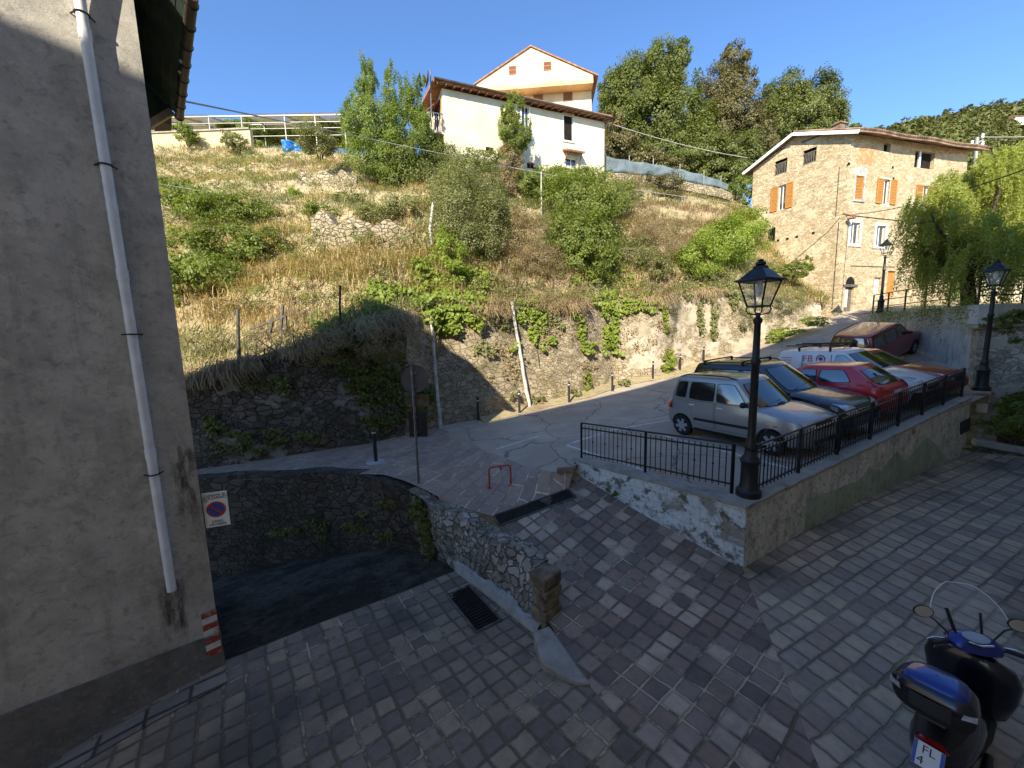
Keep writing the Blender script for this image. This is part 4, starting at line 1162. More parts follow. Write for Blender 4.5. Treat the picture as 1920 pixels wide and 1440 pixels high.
# ------------------------------------------------------------------ the house the picture is taken from (shades the street)
r_ = np.array((.82, .57, 0)); r_ /= np.linalg.norm(r_); bn = np.array((r_[1], -r_[0], 0))
hb = thing('apartment_house', 'tall plastered apartment house behind the viewpoint that shades the street', 'house', bn * 4)
mb = MB(); f_ = Facade(bn * .8, r_, -bn)
c = [bn * .8 + r_ * t for t in (-15, 15.3)] + [bn * 10 + r_ * t for t in (15.3, -15)]
mb.prism([p + (0, 0, -6) for p in c], (0, 0, 16.7)); mb.build('wall', MT['light_facade'], hb, world=True)
c = [bn * .75 + r_ * t for t in (-15.2, 15.5)] + [bn * 10.2 + r_ * t for t in (15.5, -15.2)]
mb = MB(); mb.prism([p + (0, 0, 10.7) for p in c], (0, 0, .22)); mb.build('roof', MT['tile'], hb, world=True)

c = [bn * .8 + r_ * t for t in (15.31, 30)] + [bn * 9 + r_ * t for t in (30, 15.31)]
mb = MB(); mb.prism([p + (0, 0, -6) for p in c], (0, 0, 11.0)); mb.build('low_wing', MT['light_facade'], hb, world=True)
# ------------------------------------------------------------------ white house on the slope
wl = atY(828, 165, 26.0); wr = atY(1134, 214, 30.4)
wf = Facade(wl, (wr - wl)[:2]); WLEN = float(np.dot(wr - wl, wf.d)); ZT = wl[2]
wh = thing('white_house', 'white two storey house with brown eave on top of the slope', 'house', (wl[0], wl[1], 11.5))
zb = 10.5
w1 = wf.rect(1057, 215, 1075, 264); w2 = wf.rect(978, 199, 992, 252); w3 = wf.rect(1061, 296, 1082, 312); w4 = wf.rect(911, 276, 926, 288); w5 = wf.rect(988, 305, 1003, 316)
mb = MB(); wf.wall(mb, 0, WLEN, zb, ZT, [w1, w2, w3, w4, w5])
sd = Facade(wl + np.array((-wf.d[1], wf.d[0], 0)) * 7, (wf.d[1], -wf.d[0]))
sr = Facade(wr, (-wf.d[1], wf.d[0]))
sr.wall(mb, 0, 7, zb, ZT); bk = Facade(wr - wf.n * 7, -wf.d[:2]); bk.wall(mb, 0, WLEN, zb, ZT)
mb.build('wall', MT['white_wash'], wh, world=True)
mb = MB(); sd.wall(mb, 0, 7, zb, ZT); mb.build('side_wall', MT['yellow_wall'], wh, world=True)
window(wf, wh, w1, .12, pane_m=MT['dark'], mull=0); surround(wf, wh, w1, .10)
window(wf, wh, w2, .12); surround(wf, wh, w2, .10)
window(wf, wh, w3, .15); window(wf, wh, w4, .15, MT['brownshut'], MT['dark']); window(wf, wh, w5, .15, MT['brownshut'], MT['dark'])
# roof slab with tails
mb = MB(); ov = .5
def wp_(t, o, z): return wf.P(t, z, o)
t0_, t1_ = -.55, WLEN + .3
mb.add([wp_(t0_, ov, ZT + .06), wp_(t1_, ov, ZT + .06), wp_(t1_, -3.6, ZT + 1.0), wp_(t0_, -3.6, ZT + 1.0), wp_(t0_, ov, ZT + .26), wp_(t1_, ov, ZT + .26), wp_(t1_, -3.6, ZT + 1.2), wp_(t0_, -3.6, ZT + 1.2)],
       [(3, 2, 1, 0), (4, 5, 6, 7), (0, 1, 5, 4), (1, 2, 6, 5), (2, 3, 7, 6), (3, 0, 4, 7)])
mb.add([wp_(t0_, -7.5, ZT + .06), wp_(t1_, -7.5, ZT + .06), wp_(t1_, -3.6, ZT + 1.0), wp_(t0_, -3.6, ZT + 1.0), wp_(t0_, -7.5, ZT + .26), wp_(t1_, -7.5, ZT + .26), wp_(t1_, -3.6, ZT + 1.2), wp_(t0_, -3.6, ZT + 1.2)],
       [(0, 1, 2, 3), (7, 6, 5, 4), (4, 5, 1, 0), (5, 6, 2, 1), (6, 7, 3, 2), (7, 4, 0, 3)])
rfw = mb.build('roof', MT['tile'], wh, world=True)
mb = MB()
for k in range(26): mb.bar(wp_(t0_ + .2 + k * .53, ov - .03, ZT - .005), wp_(t0_ + .2 + k * .53, -.1, ZT + .12), .08, .10)
mb.build('rafter_tails', MT['brownshut'], rfw, world=True)
mb = MB(); mb.tube([wp_(t0_, ov + .06, ZT + .16), wp_(t1_, ov + .06, ZT + .08)], .07, 8); mb.build('gutter', MT['gutter'], rfw, smooth=True, world=True)
mb = MB(); mb.tube([wp_(WLEN + .12, ov + .02, ZT + .02), wp_(WLEN + .0, .25, ZT - .35), wp_(WLEN - .03, .08, ZT - .6), wp_(WLEN - .03, .08, zb)], .05, 8); mb.build('downpipe', MT['gutter'], wh, smooth=True, world=True)
# little tiled canopy
mb = MB(); cz = w3[3] + .22
for k in range(9):
    t = lerp(w3[0] - .22, w3[2] + .22, k / 8); mb.tube([wf.P(t, cz + .22, .0), wf.P(t, cz - .02, .62)], .075, 8)
cn = mb.build('canopy', MT['tile'], wh, smooth=True, world=True)
for t in (w3[0] - .12, w3[2] + .12):
    mb = MB(); mb.bar(wf.P(t, cz - .0, .5), wf.P(t, cz - .65, .01), .06); mb.build('canopy_brace', MT['brownshut'], cn, world=True)
# balcony on the shaded end, awning
mb = MB(); s0 = sd.px(806, 262); zB = atY(822, 262, 27)[2]
bl = [sd.P(4.2, zB, .0), sd.P(7.0, zB, .0), sd.P(7.0, zB, 1.0), sd.P(4.2, zB, 1.0)]; mb.prism(bl, (0, 0, -.15)); bal = mb.build('balcony', MT['white_wash'], wh, world=True)
mb = MB()
for k in range(18): 
    t = lerp(4.2, 7.0, k / 17); mb.bar(sd.P(t, zB, .97), sd.P(t, zB + 1.0, .97), .025)
for k in range(1, 7):
    t = k / 7; mb.bar(sd.P(7.0, zB, t), sd.P(7.0, zB + 1.0, t), .025)
mb.bar(sd.P(4.2, zB + 1, .97), sd.P(7.02, zB + 1, .97), .05); mb.bar(sd.P(7.0, zB + 1, 0), sd.P(7.0, zB + 1, .97), .05)
mb.build('balcony_railing', MT['iron_grey'], bal, world=True)
mb = MB(); mb.prism([sd.P(4.6, ZT - .35, .02), sd.P(6.6, ZT - .35, .02), sd.P(6.6, ZT - 1.6, 1.35), sd.P(4.6, ZT - 1.6, 1.35)], (0, 0, -.05)); mb.build('awning', plain('awning_cloth', (.26, .12, .075), .8), wh, world=True)
window(sd, wh, (4.9, zB + .05, 5.9, zB + 2.1), -.01, MT['brownshut'])
# satellite dish on its pole and red cloth
dpos = atY(804, 150, 25.6)
dsh = thing('satellite_dish', 'brown satellite dish on a pole at the corner of the white house', 'satellite dish', dpos)
mb = MB(); pf = [(0.001, 0), (.2, .02), (.36, .065), (.5, .13)]
rot = Vector((-.93, -.3, .18)).to_track_quat('Z', 'X').to_matrix(); mb.lathe(pf + [(.5, .14), (.34, .085), (.001, .012)], 20, dpos, rot=rot); mb.build('dish', MT['dish'], dsh, smooth=True, world=True)
mb = MB(); mb.tube([atY(807, 128, 25.75), atY(809, 235, 25.75)], .03, 8); mb.build('pole', MT['iron_grey'], dsh, smooth=True, world=True)
mb = MB(); mb.tube([dpos, dpos + np.array((-.55, -.18, -.12))], .015, 6); mb.box(dpos + np.array((-.55, -.18, -.1)), (.1, .1, .12)); mb.build('receiver_arm', MT['iron_grey'], dsh, world=True)
mb = MB(); P = [[atY(u + 1.5 * math.sin(v * .4), v, 25.4 + .06 * math.sin(u + v * .3)) for u in np.linspace(789, 797, 5)] for v in np.linspace(226, 252, 8)]
mb.grid(P); cl = tag(mb.build('hanging_cloth', MT['redcloth'], smooth=True, fix=False), 'red cloth hanging at the balcony of the white house', 'cloth'); cl.modifiers.new('t', 'SOLIDIFY').thickness = .02

# ------------------------------------------------------------------ cream house behind
cl_ = atY(893, 158, 45.0); cr_ = atY(1112, 140, 44.0); ap = atY(995, 90, 44.6)
cf_ = Facade(cl_, (cr_ - cl_)[:2]); CLEN = float(np.dot(cr_ - cl_, cf_.d)); ta = float(np.dot(ap - cl_, cf_.d)); ZC = float(cl_[2]); ZC1 = float(cr_[2])
ch = thing('cream_house', 'cream gabled house with brown shutters behind the white house', 'house', (cl_[0], cl_[1], 20))
zo = cf_.px(1050, 160)[1]
mb = MB(); pg = [cf_.P(0, zo), cf_.P(CLEN, zo), cf_.P(CLEN, ZC1), cf_.P(ta, ap[2]), cf_.P(0, ZC)]
mb.prism(pg, -cf_.n * 9); mb.build('wall', MT['cream'], ch, world=True)
mb = MB(); lowf = Facade(cl_ - cf_.n * 1.3, cf_.d[:2]); lowf.wall(mb, 0, CLEN, 18, zo); Facade(lowf.P(CLEN, 0), (-cf_.d[1], cf_.d[0])).wall(mb, 0, 7.7, 18, zo)
mb.build('lower_wall', MT['cream'], ch, world=True)
mb = MB(); mb.prism([cf_.P(-.02, zo - .02, .02), cf_.P(CLEN + .02, zo - .02, .02), cf_.P(CLEN + .02, zo + .42, .02), cf_.P(-.02, zo + .42, .02)], -cf_.n * 1.4); mb.build('balcony_band', MT['peach'], ch, world=True)
mb = MB()
for a, b in (((0, ZC), (ta, ap[2])), ((ta, ap[2]), (CLEN, ZC1))):
    dx = np.array((b[0] - a[0], b[1] - a[1])); dx /= np.linalg.norm(dx); e0 = (a[0] - (dx[0] * .3 if a[0] == 0 else 0), a[1] - (dx[1] * .3 if a[0] == 0 else 0)); e1_ = (b[0] + (dx[0] * .6 if b[0] == CLEN else 0), b[1] + (dx[1] * .6 if b[0] == CLEN else 0))
    mb.prism([cf_.P(*e0, .16) + (0, 0, .02), cf_.P(*e1_, .16) + (0, 0, .02), cf_.P(*e1_, .16) + (0, 0, .15), cf_.P(*e0, .16) + (0, 0, .15)], -cf_.n * 10)
mb.build('roof', MT['tile'], ch, world=True)
for q in ((954, 124, 968, 140), (1019, 116, 1034, 132)): shutter(cf_, ch, cf_.rect(*q), .01, MT['brownshut'])
for q in ((1000, 168, 1018, 205), (1056, 160, 1073, 190)): shutter(lowf, ch, lowf.rect(*q), .01, MT['brownshut'])

# ------------------------------------------------------------------ stone house
eR = np.array((.966, .259, 0)); eL = np.array((-.48, .877, 0))
Hc = np.array(HC); Hz = float(Hc[2]); SLW = 6.1
fR = Facade(Hc, eR[:2]); SRW = fR.px(1818, 300)[0] - .2; fLf = Facade(Hc + eL * SLW, -eL[:2])
ZEV = fR.px(1578, 247)[1]; 
sh = thing('stone_house', 'four storey rubble stone house with orange shutters and tiled roof', 'house', Hc)


def L_(u0, v0, u1, v1): return fLf.rect(u0, v0, u1, v1)
def R__(u0, v0, u1, v1): return fR.rect(u0, v0, u1, v1)


lh = {'sh': L_(1459, 347, 1473, 393), 'a1': L_(1453, 282, 1476, 326), 'a2': L_(1506, 263, 1531, 306), 'bar': L_(1441, 428, 1453, 452)}
rh = {'closed': R__(1604, 330, 1619, 374), 'open': R__(1655, 336, 1668, 383), 'w1': R__(1595, 417, 1612, 457), 'w2': R__(1643, 423, 1660, 461), 'at': R__(1657, 268, 1670, 285), 'big': R__(1715, 284, 1752, 316),
      'door': R__(1583, 538, 1600, 584), 'wd': R__(1639, 520, 1652, 549), 'od': R__(1663, 508, 1678, 556), 'w3': R__(1729, 348, 1742, 376), 'w4': R__(1722, 430, 1736, 464)}
mb = MB(); zb_ = Hz - 3
fLf.wall(mb, 0, SLW, zb_, ZEV, list(lh.values())); fR.wall(mb, 0, SRW, zb_, ZEV, list(rh.values()))
ZRG = ZEV + 1.25; ridge0 = Hc + eL * SLW * .52
mb.add([fLf.P(0, ZEV), fLf.P(SLW, ZEV), np.array((ridge0[0], ridge0[1], ZRG))], [(0, 1, 2)])
E1 = Hc + eR * SRW; mb.add([(*E1[:2], zb_), (*(E1 + eL * SLW)[:2], zb_), (*(E1 + eL * SLW)[:2], ZEV), (*(E1 + eL * SLW * .52)[:2], ZRG), (*E1[:2], ZEV)], [(0, 1, 2, 3, 4)])
mb.add([(*(E1 + eL * SLW)[:2], zb_), (*(Hc + eL * SLW)[:2], zb_), (*(Hc + eL * SLW)[:2], ZEV), (*(E1 + eL * SLW)[:2], ZEV)], [(0, 1, 2, 3)])
mb.build('wall', MT['house_stone'], sh, world=True)
def hp(a, b, z): p = Hc + eL * a + eR * b; return np.array((p[0], p[1], z))
mb = MB(); m_ = SLW * .52; sl = 1.25 / m_; oh = .75; g0, g1 = -.4, SRW + .5
th = .09
for (a0, z0), (a1, z1) in (((-oh, ZEV - oh * sl), (m_, ZRG)), ((SLW + .5, ZEV - .5 * sl), (m_, ZRG))):
    nrow = 5; R0 = []
    for k in range(nrow + 1):
        a = lerp(a0, a1, k / nrow); z = lerp(z0, z1, k / nrow)
        R0.append([hp(a, b, z + .04 + .035 * math.sin(b * 1.3 + k)) for b in np.linspace(g0, g1, 40)])
    mb.grid(R0); R1 = [[p + (0, 0, th) for p in r] for r in R0]; mb.grid(R1); mb.grid([R0[0], R1[0]])
    mb.grid([[r[0] for r in R0], [r[0] for r in R1]]); mb.grid([[r[-1] for r in R0], [r[-1] for r in R1]])
srf = mb.build('roof', MT['eave_dark_tile'] if 'eave_dark_tile' in MT else MT['tile_old'], sh, world=True)
mb = MB()
for k in range(int((g1 - g0) / .215)):
    b = g0 + .1 + k * .215
    mb.tube([hp(-oh - .05, b, ZEV - oh * sl + .21 + .035 * math.sin(b * 1.3)), hp(m_, b, ZRG + .2)], [.085, .085], 6)
mb.build('roof_tiles', MT['tile_old'], srf, smooth=True, world=True)
mb = MB(); mb.bar(hp(-.65, g0 - .03, ZEV - .65 * sl + .03), hp(m_, g0 - .03, ZRG + .03), .06, .2); mb.bar(hp(SLW + .5, g0 - .03, ZEV - .5 * sl + .03), hp(m_, g0 - .03, ZRG + .03), .06, .2)
mb.build('barge_board', MT['white'], srf, world=True)
mb = MB(); c0 = hp(1.6, 1.4, ZRG - .2); mb.box(c0 + (0, 0, .15), (.5, .45, .36), .3); mb.box(c0 + (0, 0, .36), (.7, .62, .07), .3); mb.build('chimney', MT['tile_old'], srf, world=True)
# openings
def dark_fill(fc, r, d=.5, nm='opening', m=None):
    mb = MB(); fc.slab(mb, r[0] - .05, r[1] - .05, r[2] + .05, r[3] + .05, -d - .05, -d); return mb.build(nm, m or MT['dark'], sh, world=True)
for k, fc in (('a1', fLf), ('a2', fLf)):
    r = lh[k]; dark_fill(fc, r, .21, 'attic_opening'); mb = MB(); zm = lerp(r[1], r[3], .45)
    fc.slab(mb, r[0], zm, r[2], zm + .07, -.1, -.03); fc.slab(mb, r[0], r[1], r[2], r[1] + .07, -.1, -.03)
    for q in range(7):
        t = lerp(r[0] + .05, r[2] - .05, q / 6); mb.bar(fc.P(t, r[1], -.06), fc.P(lerp(t, (r[0] + r[2]) / 2, .3), zm, -.06), .04)
    mb.build('attic_balustrade', MT['oldwood'], sh, world=True)
    mb = MB(); fc.slab(mb, r[0] - .15, r[3], r[2] + .15, r[3] + .12, -.05, .03); mb.build('lintel', MT['oldwood'], sh, world=True)
window(fLf, sh, lh['sh'], .18); wS = lh['sh'][2] - lh['sh'][0]; z0, z1 = lh['sh'][1], lh['sh'][3]
shutter(fLf, sh, (lh['sh'][0] - wS * .95, z0, lh['sh'][0] - .02, z1)); shutter(fLf, sh, (lh['sh'][2] + .02, z0, lh['sh'][2] + wS * .95, z1))
dark_fill(fLf, lh['bar'], .21, 'barred_window'); mb = MB(); r = lh['bar']
for q in range(5): t = lerp(r[0], r[2], q / 4); mb.bar(fLf.P(t, r[1], .02), fLf.P(t, r[3], .02), .035)
for q in range(4): z = lerp(r[1], r[3], q / 3); mb.bar(fLf.P(r[0], z, .02), fLf.P(r[2], z, .02), .035)
mb.build('window_bars', MT['iron'], sh, world=True)
shutter(fR, sh, rh['closed'], -.08); surround(fR, sh, rh['closed'], .14, MT['white_base'])
mb = MB(); r = rh['closed']; fR.slab(mb, r[0] - .22, r[3] + .14, r[2] + .22, r[3] + .55, -.02, .008); mb.build('plaster_panel', MT['white_base'], sh, world=True)
window(fR, sh, rh['open'], .18); r = rh['open']; wS = r[2] - r[0]
shutter(fR, sh, (r[0] - wS * .92, r[1], r[0] - .02, r[3])); shutter(fR, sh, (r[2] + .02, r[1], r[2] + wS * .92, r[3])); surround(fR, sh, (r[0], r[1], r[2], r[3]), .10, sill=False)
for k in ('w1', 'w2', 'w4'): window(fR, sh, rh[k], .18); surround(fR, sh, rh[k], .17)
window(fR, sh, rh['w3'], .18); r = rh['w3']; wS = r[2] - r[0]; shutter(fR, sh, (r[0] - wS * .92, r[1], r[0] - .02, r[3])); shutter(fR, sh, (r[2] + .02, r[1], r[2] + wS * .92, r[3]))
for k in ('at', 'big'): dark_fill(fR, rh[k], .21 if k == 'at' else .21, 'attic_opening')
mb = MB(); r = rh['big']; mb.bar(fR.P(lerp(r[0], r[2], .33), r[1], -.12), fR.P(lerp(r[0], r[2], .33), r[3], -.12), .12); mb.build('attic_post', MT['white'], sh, world=True)
# arched door
r = rh['door']; mb = MB(); fR.slab(mb, r[0], r[1], r[2], r[3], -.21, -.16); dr = mb.build('door', MT['oldwood'], sh, world=True)
mb = MB(); n = 10; tm = (r[0] + r[2]) / 2; rad = (r[2] - r[0]) / 2
arc = [fR.P(tm + rad * math.cos(a), r[3] + .16 + rad * 1.25 * math.sin(a), .006) for a in np.linspace(0, PI, n)]
mb.add(arc, [tuple(range(n))]); mb.build('fanlight', MT['dark'], sh, world=True, fix=False)
mb = MB(); fR.slab(mb, r[0] - .2, r[3], r[2] + .25, r[3] + .16, -.1, .06); mb.build('lintel', MT['oldwood'], sh, world=True)
mb = MB(); fR.slab(mb, r[0] + .02, r[1] + .3, r[0] + .5, r[3] - .1, -.158, -.15); mb.build('door_panel', MT['palewood'], dr, world=True)
dark_fill(fR, rh['wd'], .17, 'white_door', MT['white']); dark_fill(fR, rh['od'], .12, 'orange_door', MT['shutter'])
# red faded render patch
r = R__(1607, 276, 1640, 308); mb = MB(); fR.slab(mb, r[0], r[1], r[2], r[3], -.02, .006)
g = G('faded_red_render'); nn = g.noise(g.pos(), 3.5, 6, .7)[0]; g.bsdf(g.mix(g.sm(nn, .5, .62), (.56, .22, .1), (.62, .45, .27)), .85); mb.build('painted_panel', g.m, sh, world=True)
# putlog holes
for fc, pts in ((fLf, ((1459, 451), (1476, 448), (1494, 444), (1525, 437))), (fR, ((1592, 307), (1674, 314), (1675, 335)))):
    for u, v in pts:
        t, z = fc.px(u, v); mb = MB(); fc.slab(mb, t - .09, z - .08, t + .09, z + .08, -.02, .007); mb.build('putlog_hole', MT['dark'], sh, world=True)
# cables and lamp bracket on the corner
mb = MB(); Pc = fR.P(.15, fR.px(1573, 405)[1], .3)
mb.tube([fLf.P(SLW - .1, fLf.px(1565, 404)[1], .05), Pc], .03, 6); mb.lathe([(.05, .1), (.22, -.05), (.24, -.1), (.02, -.12)], 12, Pc - (0, 0, .12)); mb.build('wall_lamp', MT['brownshut'], sh, world=True)
mb = MB()
def cab(pts, r=.012): mb.tube(pts, r, 5)
cab([fR.P(.1, fR.px(1573, 402)[1], .03), fR.P(3.2, fR.px(1620, 408)[1], .03), fR.P(6, fR.px(1672, 413)[1], .03)], .02)
cab([fLf.P(SLW - .25, fLf.px(1563, 410)[1], .03), fLf.P(SLW - .9, fLf.px(1545, 437)[1], .03), fLf.P(SLW - 3.4, fLf.px(1485, 500)[1], .03)], .016)
cab([fLf.P(SLW - .3, fLf.px(1558, 420)[1], .03), fLf.P(SLW - .3, fLf.px(1560, 580)[1], .03)], .018)
cab([fLf.P(SLW - .5, fLf.px(1553, 320)[1], .03), fLf.P(SLW - .5, fLf.px(1552, 410)[1], .03)], .014)
cab([fR.P(.8, fR.px(1572, 498)[1], .03), fR.P(5, fR.px(1650, 500)[1], .03)], .014)
mb.build('facade_cable', MT['cable_dark'], sh, smooth=True, world=True)

# ------------------------------------------------------------------ greenhouse and yellow wall at the top left
yw0, yw1 = atY(250, 262, 31.3), atY(470, 262, 31.0)
mb = MB(); d_ = (yw1 - yw0); zt0 = atY(300, 251, 31.3)[2]
mb.prism([(*yw0[:2], zt0 - 2.4), (*yw1[:2], zt0 - 2.4), (*yw1[:2], zt0), (*yw0[:2], zt0)], (0, .35, 0))
yw = thing('yellow_terrace_wall', 'yellow rendered terrace wall below the greenhouse', 'wall', yw0)
mb.build('wall_body', MT['yellow_wall'], yw, world=True)
mb = MB(); mb.bar((*yw0[:2] - np.array((0, -.15)), zt0 + .05), (*yw1[:2] - np.array((0, -.15)), zt0 + .05), .5, .1); mb.build('coping', MT['coping'], yw, world=True)
gh = thing('greenhouse', 'long open greenhouse frame with pale roof film above the slope', 'greenhouse', atY(480, 260, 33))
pu = [250, 290, 340, 391, 452, 533, 590, 645, 700]
zb_g = atY(480, 268, 33)[2]; tops = [atY(u, np.interp(u, [250, 700], [221, 214]), 33.0) for u in pu]
mbp = []
for p in tops:
    mb = MB(); mb.bar((p[0], 33, zb_g - .6), p, .06); mb.bar((p[0], 39, zb_g - .6), (p[0], 39, p[2] + .3), .05); mb.bar((p[0], 36, zb_g - .6), (p[0], 36, p[2] + .9), .05)
    mb.bar(p, (p[0], 36, p[2] + .9), .07); mb.bar((p[0], 36, p[2] + .9), (p[0], 39, p[2] + .3), .07); mb.build('frame_bent', MT['greenhouse'], gh, world=True)
for i in range(len(tops) - 1):
    a, b = tops[i], tops[i + 1]
    segs = [(a + (0, 0, dz), b + (0, 0, dz), th_) for dz, th_ in ((0, .10), (-.5, .04), (-.95, .035), (-1.5, .04))] + [((a[0], 39, a[2] + .3), (b[0], 39, b[2] + .3), .1), ((a[0], 36, a[2] + .9), (b[0], 36, b[2] + .9), .09), ((a[0], 39, a[2] - .8), (b[0], 39, b[2] - .8), .06)]
    for q0, q1, th_ in segs: mb = MB(); mb.bar(q0, q1, th_); mb.build('rail', MT['greenhouse'], gh, world=True)
for i in range(len(tops) - 1):
    if i in (3,): continue
    mb = MB()
    a, b = tops[i] + (.04, -.15, .09), tops[i + 1] + (-.04, -.15, .09)
    mb.add([a, b, (b[0], 36, b[2] + .88), (a[0], 36, a[2] + .88)], [(0, 1, 2, 3)]); mb.add([(b[0], 36, b[2] + .88), (a[0], 36, a[2] + .88), (a[0], 39.1, a[2] + .3), (b[0], 39.1, b[2] + .3)], [(0, 1, 2, 3)])
    mb.build('roof_film', MT['film'], gh, world=True, fix=False)

# ------------------------------------------------------------------ upper terrace at the right, its walls and railing
T0 = atY(1636, 587, 22.6); T1 = atY(1836, 578, 14.6); T1[2] = T0[2]; ZTR = float(T0[2])
T0x = T0 + (T0 - T1) * .18
tb = [tuple(T0x[:2]), tuple(T1[:2]), (30, 14.2), (60, 20), (60, 40), (36, 27), (24.5, 25.6), (22.2, 24.6)]
tz = rbf([(*T0[:2], ZTR), (*T1[:2], ZTR - .06), (30, 14.2, ZTR), (60, 30, ZTR + 2), (36, 27, 1.9), (22.4, 24.6, zroad(22.4, 24.6) + .05), (24.5, 25.6, zroad(24.5, 25.6) + .05), (26, 20, ZTR + .1)])
tag(sheet('upper_terrace', tb, tz, 1.2, MT['soil']), kind='structure')
cwf_ = [np.array((*T0x[:2], -.4)), np.array((*T0[:2], -1.6)), np.array((*T1[:2], -2.4))]; cwt_ = [np.array((*T0x[:2], zroad(*T0x[:2]) + .15)), np.array((*T0[:2], ZTR)), np.array((*T1[:2], ZTR - .04))]
rough_wall('terrace_retaining_wall', cwf_, cwt_, .3, MT['concrete'], 'pale stained concrete retaining wall at the back of the car park', 'wall', .3, .015, topz_noise=.0)
# rubble wall closing the street
S0 = atY(1830, 700, 12.35); S1_ = atY(1990, 700, 11.3)
rough_wall('street_end_wall', [(S0[0] - .05, S0[1] + .02, -4.2), (*S0[:2], -4.2), (*S1_[:2], -4.2), (24, 10.4, -4.2)], [(S0[0] - .05, S0[1] + .02, -.12), (*S0[:2], -.12), (*S1_[:2], -.05), (24, 10.4, 0)], .5, MT['right_stone'], 'light rubble stone wall closing the street at the right edge', 'wall', .2, .07)
mb = MB(); mb.prism([(S0[0] - .4, S0[1], -.2), (S1_[0], S1_[1], -.1), (30, 11, -.1), (30, 14.2, -.05), (T1[0], T1[1] + .2, -.05), (T1[0] - .5, T1[1], -.1)], (0, 0, .02)); tag(mb.build('planting_bed', MT['soil']), kind='structure')
mb = MB(); mb.prism([(T1[0], T1[1], -.3), (30, 14.2, -.3), (30, 14.2, ZTR), (T1[0], T1[1], ZTR - .04)], (0, .3, 0)); tag(mb.build('terrace_edge_wall', MT['concrete']), 'low concrete edge wall of the terrace under the railing at the right', 'wall')
# arch
fS = Facade(S0, (S1_ - S0)[:2]); tA, zA = fS.px(1921, 760); rA = fS.px(1921, 760)[0] - fS.px(1876, 760)[0]
arch = thing('stone_arch', 'blind stone arch in the rubble wall at the right edge', 'arch', fS.P(tA, -3.6))
mb = MB(); aa = np.linspace(0, PI, 17)
o_ = [[fS.P(tA + rr_ * math.cos(a), zA + rr_ * math.sin(a), of) for a in aa] for rr_, of in ((rA, .02), (rA, .14), (rA + .2, .13), (rA + .22, .0))]
mb.grid(o_); 
mb.build('arch_ring', MT['coping'], arch, smooth=True, world=True)
mb = MB(); pts = [fS.P(tA + rA * math.cos(a), zA + rA * math.sin(a), .09) for a in aa] + [fS.P(tA - rA, -4, .09), fS.P(tA + rA, -4, .09)]
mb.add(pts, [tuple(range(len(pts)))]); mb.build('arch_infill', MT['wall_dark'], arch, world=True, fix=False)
# planter kerb and white box
mb = MB(); mb.bar(atY(1826, 826, 11.35) - (0, 0, .03), atY(1935, 846, 10.75) - (0, 0, .03), .32, .2); k_ = mb.build('planter_kerb', MT['coping']); tag(k_, 'low stone planter kerb along the street end wall', 'kerb'); k_.modifiers.new('e', 'BEVEL').width = .03
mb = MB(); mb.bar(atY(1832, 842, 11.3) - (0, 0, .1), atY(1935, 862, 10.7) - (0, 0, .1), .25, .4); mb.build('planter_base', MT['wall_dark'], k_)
mb = MB(); q = fS.P(*fS.px(1839, 764), .09); mb.box(q, (.22, .16, .28), math.atan2(fS.d[1], fS.d[0])); mb.box(q + fS.n * .09, (.16, .02, .2), math.atan2(fS.d[1], fS.d[0])); tag(mb.build('meter_box', MT['white']), 'small white meter box on the rubble wall beside the car park corner', 'meter box')

# white wall behind the railing
mb = MB(); a, b = atY(1836, 560, 23.5), atY(2100, 560, 22.0); mb.prism([(*a[:2], ZTR - .2), (*b[:2], ZTR - .2), (*b[:2], 3.3), (*a[:2], 3.3)], (0, .3, 0)); tag(mb.build('white_garden_wall', MT['white_wash']), 'bright white garden wall behind the terrace railing', 'wall')


def railing(name, pts, label, h=1.0, spacing=1.6, rails=(1.0, .66, .33), m=None, size=.05):
    P = [np.array(p) for p in pts]; t = thing(name, label, 'railing', P[0])
    for a, b in zip(P[:-1], P[1:]):
        L = np.linalg.norm((b - a)[:2]); n = max(1, round(L / spacing))
        for k in range(n + (1 if b is P[-1] else 0)):
            p = lerp(a, b, k / n); mb = MB(); mb.bar(p, p + (0, 0, h), size); mb.build('post', m or MT['iron'], t, world=True)
        for r in rails:
            mb = MB(); mb.bar(a + (0, 0, r * h), b + (0, 0, r * h), size * .8); mb.build('rail', m or MT['iron'], t, world=True)
    return t


railing('terrace_railing', [T0 + (0, 0, 0), T1 + (.05, .1, -.04), (24, 14.45, ZTR), (29, 14.4, ZTR)], 'dark three rail railing along the edge of the upper terrace', 1.02, 1.7)
# ================================================================== VEHICLES
E1 = np.array((.897, .441)); E2 = np.array((.441, -.897))


def lotpos(s, q):
    p = E1 * s + E2 * q; return p


